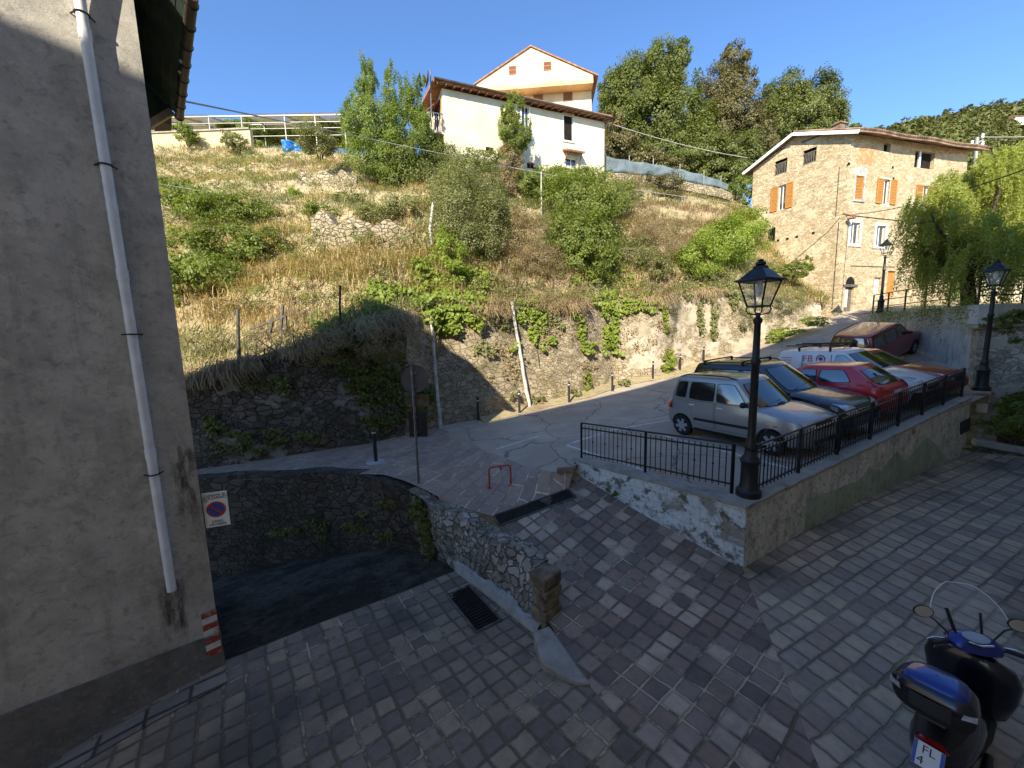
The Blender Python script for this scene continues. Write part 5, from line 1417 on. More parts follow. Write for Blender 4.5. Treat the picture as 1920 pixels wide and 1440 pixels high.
def wheel(par, x, y, r, w_, side, spokes=7, cover=None, z=None):
    t = bpy.data.objects.new('wheel', None); COL.objects.link(t); t.parent = par; t.location = (x, y, r if z is None else z); t.empty_display_size = .1
    rot = Matrix.Rotation(PI / 2, 3, 'X')
    mb = MB(); mb.lathe([(r * .66, -w_ / 2), (r * .93, -w_ / 2), (r, -w_ * .32), (r, w_ * .32), (r * .93, w_ / 2), (r * .66, w_ / 2)], 28, rot=rot)
    mb.build('tyre', MT['rubber'], t, smooth=True, sharp=50)
    mb = MB(); yo = side * w_ * .5
    mb.lathe([(r * .70, yo - side * .03), (r * .70, yo - side * .004), (r * .62, yo), (r * .60, yo - side * .022), (.001, yo - side * .018)], 28, rot=rot.inverted() if False else Matrix.Rotation(-PI / 2, 3, 'X'))
    for k in range(spokes):
        a = 2 * PI * k / spokes + .2
        mb.bar((0, yo - side * .015, 0), (math.cos(a) * r * .66, yo - side * .012, math.sin(a) * r * .66), r * (1.75 / spokes), .03, up=(0, 1, 0))
    mb.lathe([(r * .17, yo - side * .02), (r * .17, yo), (.001, yo + side * .004)], 14, rot=Matrix.Rotation(-PI / 2, 3, 'X'))
    mb.build('rim', cover or MT['alloy'], t, smooth=True, sharp=40)
    return t


class Car:
    """x runs forward, y left, built at the origin with the ground at z = 0"""
    def __init__(s, name, label, cat, P, paint, group=None):
        s.t = thing(name, label, cat, (0, 0, 0), 0, group); s.P = P; s.paint = paint
        L, W = P['L'], P['W']; hw = W / 2
        top = np.array(P['top'])            # lower body: (x from the nose, z)
        zb = P.get('zb', .22)
        xs = [0, .03, .1, .22, .4, .6, .8, 1.05, 1.4, 1.8, 2.2, 2.6, 3.0]; xs = [x for x in xs if x < L - .7] + [L - .65, L - .42, L - .24, L - .12, L - .04, L]
        nose = P.get('nose', .72); tail = P.get('tail', .86)
        rows = []
        for x in xs:
            a = min(1, x / .55); b = min(1, (L - x) / .4)
            wf = (nose + (1 - nose) * math.sqrt(max(0, 1 - (1 - a) ** 2))) * (tail + (1 - tail) * math.sqrt(max(0, 1 - (1 - b) ** 2)))
            w_ = hw * wf; zt = float(np.interp(x, top[:, 0], top[:, 1])); z0 = zb + .10 * (1 - a) ** 2 + .12 * (1 - b) ** 2
            h = zt - z0
            prof = [(0, z0), (w_ * .88, z0), (w_ * .965, z0 + .05), (w_ * .99, z0 + .28 * h), (w_ * 1.0, z0 + .55 * h), (w_ * .985, z0 + .78 * h), (w_ * .95, z0 + .93 * h), (w_ * .86, zt - .008), (w_ * .45, zt + .022), (0, zt + .03)]
            full = prof + [(-y, z) for y, z in prof[-2:0:-1]]
            rows.append([(L / 2 - x, y, z) for y, z in full])
        mb = MB(); mb.grid(rows, wrap=True); n = len(rows[0])
        mb.add(rows[0], [tuple(range(n))]); mb.add(rows[-1], [tuple(range(n))])
        low = mb.build('tmp', paint, None, smooth=True, sharp=50)
        # wheel wells
        wr = P['wr']; s.ax = [L / 2 - P['fa'], L / 2 - P['fa'] - P['wb']]
        mb = MB()
        for x in s.ax:
            for sd_ in (-1, 1): mb.lathe([(wr * 1.16, -.16), (wr * 1.16, .16)], 28, (x, sd_ * (hw - .1), wr + .01), rot=Matrix.Rotation(PI / 2, 3, 'X'))
        cut = mb.build('tmpc', MT['black'], None)
        bm_ = bmesh.new(); bm_.from_mesh(low.data); bmesh.ops.remove_doubles(bm_, verts=bm_.verts, dist=1e-4); bm_.to_mesh(low.data); bm_.free()
        bo = low.modifiers.new('b', 'BOOLEAN'); bo.object = cut; bo.operation = 'DIFFERENCE'; bo.solver = 'EXACT'
        dg = bpy.context.evaluated_depsgraph_get(); me = bpy.data.meshes.new_from_object(low.evaluated_get(dg))
        bpy.data.objects.remove(low); bpy.data.objects.remove(cut)
        lo = MB(); lo.add([tuple(v.co) for v in me.vertices], [tuple(p.vertices) for p in me.polygons])
        # cabin
        c = P['cab']   # xb0 xt0 xt1 xb1 zb zt wb wt
        nz = 9; rows = []
        for j in range(nz + 1):
            t = j / nz; tt = 1 - (1 - t) ** 1.0
            z = c['zb'] - .05 + (c['zt'] - c['zb'] + .05) * t; te = t ** 1.12
            xf = lerp(c['xb0'], c['xt0'], t) ; xr = lerp(c['xb1'], c['xt1'], t ** 1.5); w_ = lerp(c['wb'], c['wt'], t ** 1.35)
            row = []
            nf = 8; bow = c.get('bow', .16)
            for q in np.linspace(-1, 1, nf + 1)[:-1]: row.append((L / 2 - (xf + bow * q * q * (1 - .3 * t)), q * w_ * .93 if abs(q) < 1 else q * w_ * .97, z))
            for u_ in np.linspace(0, 1, 13)[:-1]:
                x = lerp(xf + bow * (1 - .3 * t) + .05, xr - .10, u_); row.append((L / 2 - x, w_ * (1 - .05 * (2 * u_ - 1) ** 4) * (1.0 if 0 < u_ < 1 else .985), z))
            for q in np.linspace(1, -1, nf + 1)[:-1]: row.append((L / 2 - (xr - .08 * q * q), q * w_ * .92, z))
            for u_ in np.linspace(1, 0, 13)[:-1]:
                x = lerp(xf + bow * (1 - .3 * t) + .05, xr - .10, u_); row.append((L / 2 - x, -w_ * (1 - .05 * (2 * u_ - 1) ** 4), z))
            rows.append(row)
        # roof crown rings
        last = rows[-1]; cx = sum(p[0] for p in last) / len(last)
        for k, (f, dz) in enumerate(((.965, .022), (.88, .045), (.6, .066), (.25, .075))):
            rows.append([(cx + (p[0] - cx) * f, p[1] * f, c['zt'] + dz) for p in last])
        lo.grid(rows, wrap=True); o = len(lo.v); lo.add(rows[-1], [tuple(range(len(rows[-1])))])
        s.body = lo.build('body', paint, s.t, smooth=True, sharp=38)
        s.bvh = BVHTree.FromPolygons(lo.v, lo.f)
        for x in s.ax:
            for sd_ in (-1, 1):
                if P.get('wheels', True): wheel(s.t, x, sd_ * (hw - .09), wr, .19, sd_, P.get('spokes', 7), P.get('rim'))

    def proj(s, view, a, b, off):
        """view: 'R' right side, 'L' left, 'F' front, 'B' back, 'T' top; a,b plan coords"""
        if view in 'RL':
            y = -5 if view == 'R' else 5; o, d = Vector((a, y, b)), Vector((0, -math.copysign(1, y), 0))
        elif view == 'F': o, d = Vector((8, a, b)), Vector((-1, 0, 0))
        elif view == 'B': o, d = Vector((-8, a, b)), Vector((1, 0, 0))
        else: o, d = Vector((a, b, 6)), Vector((0, 0, -1))
        h = s.bvh.ray_cast(o, d)
        if h[0] is None: return None
        n = h[1]
        if n.dot(d) > 0: n = -n
        return h[0] + n * off

    def patch(s, name, view, quad, mat, off=.004, nx=8, ny=6, par=None, rnd=0.0):
        q = [np.array(p, float) for p in quad]; rows = []
        for j in range(ny + 1):
            v = j / ny; row = []
            for i in range(nx + 1):
                u = i / nx; uu, vv = u, v
                if rnd:      # soften the corners
                    a_, b_ = 2 * u - 1, 2 * v - 1; k = 1 - rnd * (a_ * a_ * b_ * b_)
                    uu, vv = (a_ * k + 1) / 2, (b_ * k + 1) / 2
                p = (q[0] * (1 - uu) + q[1] * uu) * (1 - vv) + (q[3] * (1 - uu) + q[2] * uu) * vv
                h = s.proj(view, p[0], p[1], off); row.append(h)
            rows.append(row)
        vs = []; idx = {}; fs = []
        for j in range(ny + 1):
            for i in range(nx + 1):
                if rows[j][i] is not None: idx[(i, j)] = len(vs); vs.append(rows[j][i])
        for j in range(ny):
            for i in range(nx):
                k = [(i, j), (i + 1, j), (i + 1, j + 1), (i, j + 1)]
                if all(a in idx for a in k):
                    f = [idx[a] for a in k]
                    if max((vs[f[a]] - vs[f[b]]).length for a, b in ((0, 1), (1, 2), (2, 3), (3, 0))) < .6: fs.append(tuple(f))
        if not fs: return None
        mb = MB(); mb.add(vs, fs)
        return mb.build(name, mat, par or s.t, smooth=True, sharp=60)

    def glass(s, name, view, quad, par=None, rnd=.06, off=.008, seal=.025, nx=10, ny=6):
        q = np.array(quad, float); c = q.mean(0); d = q - c
        qs = c + d * (1 + seal * 2 / np.maximum(.15, np.abs(d)).mean() * .35)
        g_ = s.patch(name, view, quad, MT['glass'], off, nx, ny, par, rnd)
        s.patch('window_seal', view, qs, MT['black'], off * .55, nx, ny, g_ or par, rnd)
        return g_

    def door(s, view, quad, hx, hz):
        q = np.array(quad, float); c = q.mean(0)
        d = s.patch('door', view, c + (q - c) * .985, s.paint, .006, 8, 8)
        s.patch('door_gap', view, c + (q - c) * 1.01, MT['black'], .003, 8, 8, d)
        p = s.proj(view, hx, hz, .022); mb = MB(); sg_ = -1 if view == 'R' else 1
        mb.box(p, (.17, .03, .035)); hd = mb.build('handle', s.P.get('handle', s.paint), d)
        m = hd.modifiers.new('b', 'BEVEL'); m.width = .01; m.segments = 2
        return d

    def mirror(s, view, x, z, mat=None):
        p = s.proj(view, x, z, 0.0); sg_ = -1 if view == 'R' else 1
        mb = MB(); mb.lathe([(.001, -.05), (.055, -.045), (.085, -.01), (.088, .03), (.08, .045)], 14, (p.x, p.y + sg_ * .11, p.z + .05), rot=Matrix.Rotation(-PI / 2, 3, 'Y') @ Matrix.Diagonal((.8, 1.15, 1.0)))
        mb.bar((p.x, p.y, p.z - .01), (p.x, p.y + sg_ * .1, p.z + .03), .05, .04)
        return mb.build('mirror', mat or MT['black'], s.t, smooth=True)

    def numberplate(s, view, z, txt=None, w_=.50):
        p = s.proj(view, 0, z, .015); sx = 1 if view == 'F' else -1
        mb = MB(); mb.box((p.x + sx * .004, 0, z), (.012, w_, .11)); pl = mb.build('number_plate', MT['plate'], s.t)
        mb = MB(); 
        for y in (-1, 1): mb.box((p.x + sx * .0065, y * (w_ / 2 - .02), z), (.012, .04, .108))
        mb.build('plate_band', MT['blue'], pl); return pl

    def roofrails(s, x0, x1, y, zoff=.05):
        for sd_ in (-1, 1):
            pts = [s.proj('T', x, sd_ * y, zoff if 0 < i < 7 else .0) for i, x in enumerate(np.linspace(x0, x1, 8))]
            mb = MB(); mb.tube(pts, .016, 7); mb.build('roof_rail', MT['black'], s.t, smooth=True)

    def crossbars(s, xs, y, h=.10, m=None):
        for x in xs:
            a = s.proj('T', x, -y, h); b = s.proj('T', x, y, h); mb = MB(); mb.bar(a, b, .05, .035)
            for p in (a, b): mb.bar(p, p - Vector((0, 0, h + .01)), .05, .05)
            mb.build('roof_bar', m or MT['black'], s.t)

    def wipers(s, x, y0s, z):
        for y0, y1, z1 in y0s:
            a = s.proj('F', y0, z, .012); b = s.proj('F', y1, z1, .016)
            if a and b: mb = MB(); mb.bar(a, b, .018, .015); mb.build('wiper', MT['black'], s.t)

    def place(s, s0, q_nose, head=1, yaw=0.0, xy=None, rz=None):
        """nose (or tail when head=-1) toward the parapet; s0 along it"""
        if xy is None:
            L = s.P['L']; c = lotpos(s0, q_nose - L / 2); ang = math.atan2(E2[1], E2[0]) + (0 if head == 1 else PI) + yaw
        else: c, ang = np.array(xy), rz
        fx = np.array((math.cos(ang), math.sin(ang))); fy = np.array((-fx[1], fx[0]))
        zc = zroad(*c); zf = zroad(*(c + fx)); zs = zroad(*(c + fy))
        X = Vector((fx[0], fx[1], zf - zc)).normalized(); Y = Vector((fy[0], fy[1], zs - zc)); Z = X.cross(Y).normalized(); Y = Z.cross(X)
        m = Matrix((X, Y, Z)).transposed().to_4x4(); m.translation = Vector((c[0], c[1], zc + .004)); 
        s.t.location = m.translation; s.t.rotation_euler = m.to_euler()


# ---- silver tall hatchback
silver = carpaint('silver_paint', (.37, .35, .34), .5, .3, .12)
P = dict(L=3.52, W=1.62, wr=.285, fa=.66, wb=2.36, zb=.20, nose=.80, tail=.92, spokes=6, handle=MT['plate'],
         top=[(0, .62), (.04, .74), (.12, .80), (.35, .88), (.9, 1.0), (3.0, 1.02), (3.45, 1.0), (3.52, .9)],
         cab=dict(xb0=.78, xt0=1.42, xt1=3.30, xb1=3.47, zb=.98, zt=1.585, wb=.785, wt=.66, bow=.16))
c = Car('silver_car', 'silver tall hatchback with roof rails parked nearest the lamp post', 'car', P, silver, 'cars in the raised car park')
h = P['L'] / 2
for sd_ in 'RL':
    c.glass('side_window', sd_, [(h - 1.22, 1.05), (h - 1.98, 1.05), (h - 1.98, 1.50), (h - 1.56, 1.50)]); c.glass('side_window', sd_, [(h - 2.06, 1.05), (h - 2.78, 1.06), (h - 2.74, 1.50), (h - 2.06, 1.50)]); c.glass('side_window', sd_, [(h - 2.90, 1.08), (h - 3.24, 1.10), (h - 3.16, 1.47), (h - 2.86, 1.49)])
    c.door(sd_, [(h - 1.12, .36), (h - 2.00, .34), (h - 2.00, 1.02), (h - 1.12, 1.02)], h - 1.88, .90); c.door(sd_, [(h - 2.04, .34), (h - 2.62, .42), (h - 2.82, 1.02), (h - 2.04, 1.02)], h - 2.68, .90)
    c.patch('rubbing_strip', sd_, [(h - 1.14, .50), (h - 2.62, .50), (h - 2.62, .57), (h - 1.14, .57)], MT['black'], .016, 14, 1)
    c.patch('sill', sd_, [(h - 1.02, .2), (h - 2.65, .2), (h - 2.65, .29), (h - 1.02, .29)], MT['black'], .008, 12, 2)
    c.mirror(sd_, h - 1.22, 1.03)
    c.patch('tail_lamp', sd_, [(h - 3.30, .74), (h - 3.50, .74), (h - 3.50, 1.05), (h - 3.36, 1.05)], MT['taillamp'], .012, 4, 4)
    c.patch('indicator', sd_, [(h - .52, .66), (h - .60, .66), (h - .60, .70), (h - .52, .70)], MT['shutter'], .006, 2, 2)
c.glass('windscreen', 'F', [(-.66, 1.02), (.66, 1.02), (.56, 1.52), (-.56, 1.52)], nx=14, ny=8); c.glass('rear_window', 'B', [(-.6, 1.06), (.6, 1.06), (.54, 1.48), (-.54, 1.48)])
for y in (-1, 1): c.patch('headlight', 'F', [(y * .34, .62), (y * .66, .60), (y * .68, .80), (y * .36, .75)], MT['lens'], .014, 6, 4)
gr = c.patch('grille', 'F', [(-.31, .60), (.31, .60), (.31, .74), (-.31, .74)], MT['black'], .012, 8, 3)
c.patch('chrome_bar', 'F', [(-.31, .66), (.31, .66), (.31, .69), (-.31, .69)], MT['chrome'], .02, 8, 1, gr)
c.patch('bumper', 'F', [(-.74, .30), (.74, .30), (.74, .56), (-.74, .56)], silver, .03, 14, 4); c.patch('air_intake', 'F', [(-.45, .31), (.45, .31), (.5, .41), (-.5, .41)], MT['black'], .036, 8, 2)
c.numberplate('F', .47); c.roofrails(h - 1.55, h - 3.2, .57, .05); c.wipers(0, [(-.5, .05, 1.1), (.05, .58, 1.1)], 1.03)
c.place(9.62, -4.26)
# ---- dark estate / people carrier
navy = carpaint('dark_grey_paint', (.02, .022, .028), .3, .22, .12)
P = dict(L=4.40, W=1.75, wr=.315, fa=.84, wb=2.81, zb=.23, nose=.76, tail=.92, spokes=5, top=[(0, .62), (.05, .78), (.2, .86), (.6, .96), (1.15, 1.06), (3.8, 1.1), (4.3, 1.08), (4.4, .95)],
         cab=dict(xb0=1.0, xt0=1.95, xt1=4.12, xb1=4.34, zb=1.03, zt=1.70, wb=.83, wt=.67, bow=.2))
c = Car('dark_people_carrier', 'dark grey people carrier with roof bars parked beside the silver car', 'car', P, navy, 'cars in the raised car park'); h = P['L'] / 2
for sd_ in 'RL':
    c.glass('side_window', sd_, [(h - 1.62, 1.13), (h - 2.52, 1.12), (h - 2.5, 1.60), (h - 2.10, 1.60)]); c.glass('side_window', sd_, [(h - 2.62, 1.12), (h - 3.42, 1.13), (h - 3.36, 1.60), (h - 2.62, 1.60)]); c.glass('side_window', sd_, [(h - 3.52, 1.15), (h - 4.08, 1.18), (h - 3.98, 1.57), (h - 3.46, 1.60)])
    c.door(sd_, [(h - 1.45, .38), (h - 2.55, .36), (h - 2.55, 1.08), (h - 1.45, 1.08)], h - 2.4, .96); c.door(sd_, [(h - 2.6, .36), (h - 3.35, .45), (h - 3.45, 1.08), (h - 2.6, 1.08)], h - 3.3, .97)
    c.mirror(sd_, h - 1.6, 1.10); c.patch('tail_lamp', sd_, [(h - 4.2, .85), (h - 4.38, .85), (h - 4.38, 1.3), (h - 4.26, 1.3)], MT['taillamp'], .012, 4, 4)
c.glass('windscreen', 'F', [(-.72, 1.10), (.72, 1.10), (.58, 1.64), (-.58, 1.64)], nx=14, ny=8); c.glass('rear_window', 'B', [(-.62, 1.15), (.62, 1.15), (.55, 1.58), (-.55, 1.58)])
for y in (-1, 1): c.patch('headlight', 'F', [(y * .36, .66), (y * .74, .66), (y * .76, .88), (y * .38, .80)], MT['lens'], .014, 6, 4)
gr = c.patch('grille', 'F', [(-.34, .64), (.34, .64), (.34, .80), (-.34, .80)], MT['black'], .012, 8, 3); c.patch('chrome_bar', 'F', [(-.34, .71), (.34, .71), (.34, .74), (-.34, .74)], MT['chrome'], .02, 8, 1, gr)
c.patch('bumper', 'F', [(-.8, .30), (.8, .30), (.8, .58), (-.8, .58)], navy, .03, 14, 4); c.numberplate('F', .48); c.roofrails(h - 2.1, h - 4.0, .60, .055); c.crossbars([h - 2.55, h - 3.75], .62, .10); c.wipers(0, [(-.5, .08, 1.2), (.05, .6, 1.2)], 1.12)
c.place(11.5, -4.3)
# ---- red hatchback, tail to the parapet
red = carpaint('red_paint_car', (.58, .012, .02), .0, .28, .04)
P = dict(L=3.85, W=1.66, wr=.29, fa=.78, wb=2.40, zb=.22, nose=.74, tail=.84, spokes=6, top=[(0, .55), (.05, .70), (.2, .76), (.6, .86), (1.05, .95), (3.3, 1.0), (3.76, .98), (3.85, .85)],
         cab=dict(xb0=.92, xt0=1.75, xt1=3.20, xb1=3.74, zb=.94, zt=1.42, wb=.79, wt=.60, bow=.2))
c = Car('red_hatchback', 'bright red hatchback parked tail first between dark car and white van', 'car', P, red, 'cars in the raised car park'); h = P['L'] / 2
for sd_ in 'RL':
    c.glass('side_window', sd_, [(h - 1.5, 1.03), (h - 2.32, 1.03), (h - 2.3, 1.36), (h - 1.95, 1.36)]); c.glass('side_window', sd_, [(h - 2.42, 1.03), (h - 3.16, 1.05), (h - 2.96, 1.36), (h - 2.42, 1.36)])
    c.door(sd_, [(h - 1.3, .36), (h - 2.35, .34), (h - 2.35, .99), (h - 1.3, .99)], h - 2.2, .88); c.door(sd_, [(h - 2.4, .34), (h - 2.9, .45), (h - 3.15, .99), (h - 2.4, .99)], h - 3.0, .90); c.mirror(sd_, h - 1.45, 1.0, red)
for y in (-1, 1): c.patch('tail_lamp', 'B', [(y * .56, .80), (y * .72, .80), (y * .70, 1.08), (y * .58, 1.08)], MT['taillamp'], .014, 4, 5); c.patch('headlight', 'F', [(y * .36, .56), (y * .7, .58), (y * .7, .76), (y * .38, .70)], MT['lens'], .014, 6, 4)
c.glass('rear_window', 'B', [(-.58, .99), (.58, .99), (.50, 1.35), (-.50, 1.35)], nx=12, ny=8); c.glass('windscreen', 'F', [(-.66, 1.0), (.66, 1.0), (.5, 1.37), (-.5, 1.37)], nx=12, ny=8)
c.patch('bumper', 'B', [(-.74, .30), (.74, .30), (.74, .56), (-.74, .56)], red, .03, 12, 4); c.numberplate('B', .76)
c.place(13.65, -4.5, -1)
# ---- white van with lettering
white = carpaint('white_van_paint', (.74, .74, .73), .0, .3, .2)
P = dict(L=3.95, W=1.70, wr=.295, fa=.78, wb=2.51, zb=.22, nose=.74, tail=.95, spokes=6, top=[(0, .66), (.05, .82), (.2, .88), (.6, .98), (1.0, 1.08), (3.5, 1.1), (3.9, 1.08), (3.95, 1.0)],
         cab=dict(xb0=.86, xt0=1.72, xt1=3.80, xb1=3.92, zb=1.05, zt=1.66, wb=.82, wt=.70, bow=.2))
c = Car('white_van', 'white tradesman van with red FB lettering and roof rack', 'van', P, white, 'cars in the raised car park'); h = P['L'] / 2
for sd_ in 'RL':
    c.glass('side_window', sd_, [(h - 1.40, 1.15), (h - 2.02, 1.14), (h - 2.0, 1.55), (h - 1.78, 1.55)])
    c.door(sd_, [(h - 1.22, .38), (h - 2.05, .36), (h - 2.05, 1.10), (h - 1.22, 1.10)], h - 1.95, .98); c.mirror(sd_, h - 1.45, 1.12)
    c.patch('sliding_door_gap', sd_, [(h - 2.12, .4), (h - 2.14, .4), (h - 2.14, 1.58), (h - 2.12, 1.58)], MT['black'], .004, 1, 8); c.patch('sliding_door_gap', sd_, [(h - 2.95, .4), (h - 2.97, .4), (h - 2.97, 1.58), (h - 2.95, 1.58)], MT['black'], .004, 1, 8)
    c.patch('tail_lamp', sd_, [(h - 3.8, .8), (h - 3.94, .8), (h - 3.93, 1.3), (h - 3.84, 1.3)], MT['taillamp'], .012, 4, 4)
c.glass('windscreen', 'F', [(-.7, 1.14), (.7, 1.14), (.6, 1.6), (-.6, 1.6)], nx=14, ny=8)
for y in (-1, 1): c.patch('headlight', 'F', [(y * .40, .70), (y * .74, .72), (y * .74, .98), (y * .46, .90)], MT['lens'], .014, 6, 4)
c.patch('grille', 'F', [(-.4, .56), (.4, .56), (.36, .72), (-.36, .72)], MT['black'], .012, 8, 3); c.patch('bumper', 'F', [(-.78, .30), (.78, .30), (.78, .54), (-.78, .54)], MT['black'], .03, 14, 4); c.crossbars([h - 2.2, h - 3.1], .62, .12)
pz = MB()
for y in (-.5, .1, .5): pz.bar((h - 2.0, y, 1.66 + .20), (h - 3.6, y, 1.66 + .20), .035)
pz.build('rack_tube', MT['black'], c.t)
RED2 = plain('red_lettering', (.6, .06, .03), .4); BLUE2 = plain('blue_lettering', (.06, .09, .3), .4)
def sidetext(car, txt, x, z, size, mat, bold=0.0):
    p = car.proj('R', x, z, .008); p2 = car.proj('R', x, z + .12, .008); up = (p2 - p)
    M_ = frame(p, (1, 0, 0), up); return text_mesh('lettering', txt, size, M_, mat, car.t, .001, world=False, bold=bold)
sidetext(c, 'FB', h - 2.80, 1.44, .30, RED2, .0); sidetext(c, 'IMPIANTI', h - 2.62, 1.22, .18, BLUE2, .0)
for k, (z, tx) in enumerate(((1.44, 'riscaldamento'), (1.36, 'condizionamento'), (1.28, 'idraulica'), (1.20, 'gas'))):
    o = None
p = c.proj('R', h - 2.42, 1.44, .012)
mb = MB(); n = 20
for r0, r1 in ((.10, .13),):
    a = [(p.x + r0 * math.cos(2 * PI * k / n), p.y, p.z + r0 * math.sin(2 * PI * k / n)) for k in range(n)]; b = [(p.x + r1 * (1 + .1 * (k % 2)) * math.cos(2 * PI * k / n), p.y, p.z + r1 * (1 + .1 * (k % 2)) * math.sin(2 * PI * k / n)) for k in range(n)]
    mb.grid([a, b], wrap=True)
lg = mb.build('emblem_ring', RED2, c.t, fix=False)
mb = MB(); mb.add([(p.x + .06 * math.cos(2 * PI * k / 12), p.y, p.z + .06 * math.sin(2 * PI * k / 12)) for k in range(12)], [tuple(range(12))]); mb.build('emblem_core', BLUE2, c.t, fix=False)
for k in range(4):
    x = h - 3.42; z = 1.46 - .085 * k; w_ = (.22, .17, .24, .15)[k]
    c.patch('small_print', 'R', [(x - w_, z), (x + .12, z), (x + .12, z + .022), (x - w_, z + .022)], BLUE2 if k % 2 else RED2, .006, 4, 1)
c.place(15.6, -4.4)
# ---- orange-red car
org = carpaint('orange_red_paint', (.40, .05, .02), .2, .28, .08)
P = dict(L=4.05, W=1.72, wr=.30, fa=.85, wb=2.5, zb=.22, nose=.72, tail=.86, spokes=6, top=[(0, .58), (.05, .74), (.2, .80), (.6, .90), (1.15, 1.0), (3.5, 1.02), (3.95, 1.0), (4.05, .9)],
         cab=dict(xb0=1.0, xt0=1.95, xt1=3.4, xb1=3.92, zb=.98, zt=1.46, wb=.81, wt=.61, bow=.2))
c = Car('orange_car', 'orange red compact car parked at the far end by the white van', 'car', P, org, 'cars in the raised car park'); h = P['L'] / 2
for sd_ in 'RL':
    c.glass('side_window', sd_, [(h - 1.65, 1.07), (h - 2.45, 1.07), (h - 2.4, 1.4), (h - 2.1, 1.4)]); c.glass('side_window', sd_, [(h - 2.55, 1.07), (h - 3.3, 1.1), (h - 3.1, 1.4), (h - 2.55, 1.4)]); c.mirror(sd_, h - 1.6, 1.05, org)
    c.door(sd_, [(h - 1.4, .36), (h - 2.5, .34), (h - 2.5, 1.02), (h - 1.4, 1.02)], h - 2.35, .92)
c.glass('windscreen', 'F', [(-.68, 1.05), (.68, 1.05), (.52, 1.41), (-.52, 1.41)], nx=12, ny=8)
for y in (-1, 1): c.patch('headlight', 'F', [(y * .38, .62), (y * .74, .64), (y * .74, .82), (y * .4, .76)], MT['lens'], .014, 6, 4)
c.patch('grille', 'F', [(-.36, .58), (.36, .58), (.34, .72), (-.34, .72)], MT['black'], .012, 8, 3); c.patch('bumper', 'F', [(-.78, .30), (.78, .30), (.78, .55), (-.78, .55)], org, .03, 14, 4); c.numberplate('F', .46)
c.place(17.4, -4.35)
# ---- dark red van further back
mar = carpaint('dark_red_paint', (.24, .008, .016), .1, .3, .0)
P = dict(L=4.6, W=1.82, wr=.32, fa=.85, wb=2.95, zb=.25, nose=.75, tail=.95, spokes=6, top=[(0, .7), (.05, .85), (.2, .92), (.7, 1.05), (1.1, 1.12), (4.0, 1.14), (4.55, 1.12), (4.6, 1.0)],
         cab=dict(xb0=.95, xt0=1.75, xt1=4.42, xb1=4.56, zb=1.1, zt=1.70, wb=.87, wt=.72, bow=.2))
c = Car('dark_red_van', 'dark red passenger van standing behind the orange car', 'van', P, mar, 'cars in the raised car park'); h = P['L'] / 2
for sd_ in 'RL':
    c.glass('side_window', sd_, [(h - 1.5, 1.2), (h - 2.4, 1.2), (h - 2.4, 1.66), (h - 1.95, 1.66)]); c.glass('side_window', sd_, [(h - 2.5, 1.2), (h - 3.4, 1.2), (h - 3.4, 1.66), (h - 2.5, 1.66)]); c.glass('side_window', sd_, [(h - 3.5, 1.2), (h - 4.35, 1.22), (h - 4.25, 1.64), (h - 3.5, 1.66)])
    c.mirror(sd_, h - 1.55, 1.18, mar); c.patch('tail_lamp', sd_, [(h - 4.45, .9), (h - 4.6, .9), (h - 4.58, 1.6), (h - 4.5, 1.6)], MT['taillamp'], .012, 4, 5)
c.glass('rear_window', 'B', [(-.7, 1.2), (.7, 1.2), (.62, 1.68), (-.62, 1.68)], nx=12, ny=8); c.glass('windscreen', 'F', [(-.72, 1.18), (.72, 1.18), (.6, 1.72), (-.6, 1.72)]); c.roofrails(h - 2.0, h - 4.3, .66, .05)
c.numberplate('B', .85)
rv = atY(1640, 664, 15.6)
c.place(0, 0, xy=(17.0, 18.0), rz=math.atan2(.42, .906))

# ---- scooter
scb = carpaint('scooter_blue', (.012, .03, .20), .4, .2, .0); scd = carpaint('scooter_dark', (.007, .009, .02), .3, .25, .0)
sc = thing('scooter', 'dark blue scooter with top case parked at the lower right corner', 'scooter')
# local axes: x forward, y left, z up, ground z = 0, origin midway between the wheels
def wheel_s(x):
    t = wheel(sc, x, 0, .25, .12, 1, 5, MT['black']); return t
wheel_s(.66); wheel_s(-.62)
def loft(secs, name, mat, par=None, n=14, ex=2.6, smooth=True):
    """secs: (x, z centre, half height, half width) superellipse rings along the frame"""
    rows = []
    for x, zc, hh, ww in secs:
        rows.append([(x, ww * math.copysign(abs(math.cos(a)) ** (2 / ex), math.cos(a)), zc + hh * math.copysign(abs(math.sin(a)) ** (2 / ex), math.sin(a))) for a in np.linspace(0, 2 * PI, n, endpoint=False)])
    mb = MB(); mb.grid(rows, wrap=True); mb.add(rows[0], [tuple(range(n))]); mb.add(rows[-1], [tuple(range(n))]); return mb.build(name, mat, par or sc, smooth=smooth, sharp=55)
loft([(-.98, .62, .03, .08), (-.9, .60, .10, .14), (-.7, .56, .15, .19), (-.35, .50, .20, .20), (-.1, .46, .20, .19), (.08, .40, .12, .16)], 'rear_fairing', scd)
loft([(-.95, .74, .03, .10), (-.8, .755, .05, .14), (-.5, .76, .06, .165), (-.2, .72, .06, .155), (.0, .68, .05, .12), (.08, .66, .03, .07)], 'seat', MT['black'])
loft([(-.2, .30, .06, .18), (.1, .28, .05, .20), (.38, .28, .05, .19)], 'footboard', MT['black'])
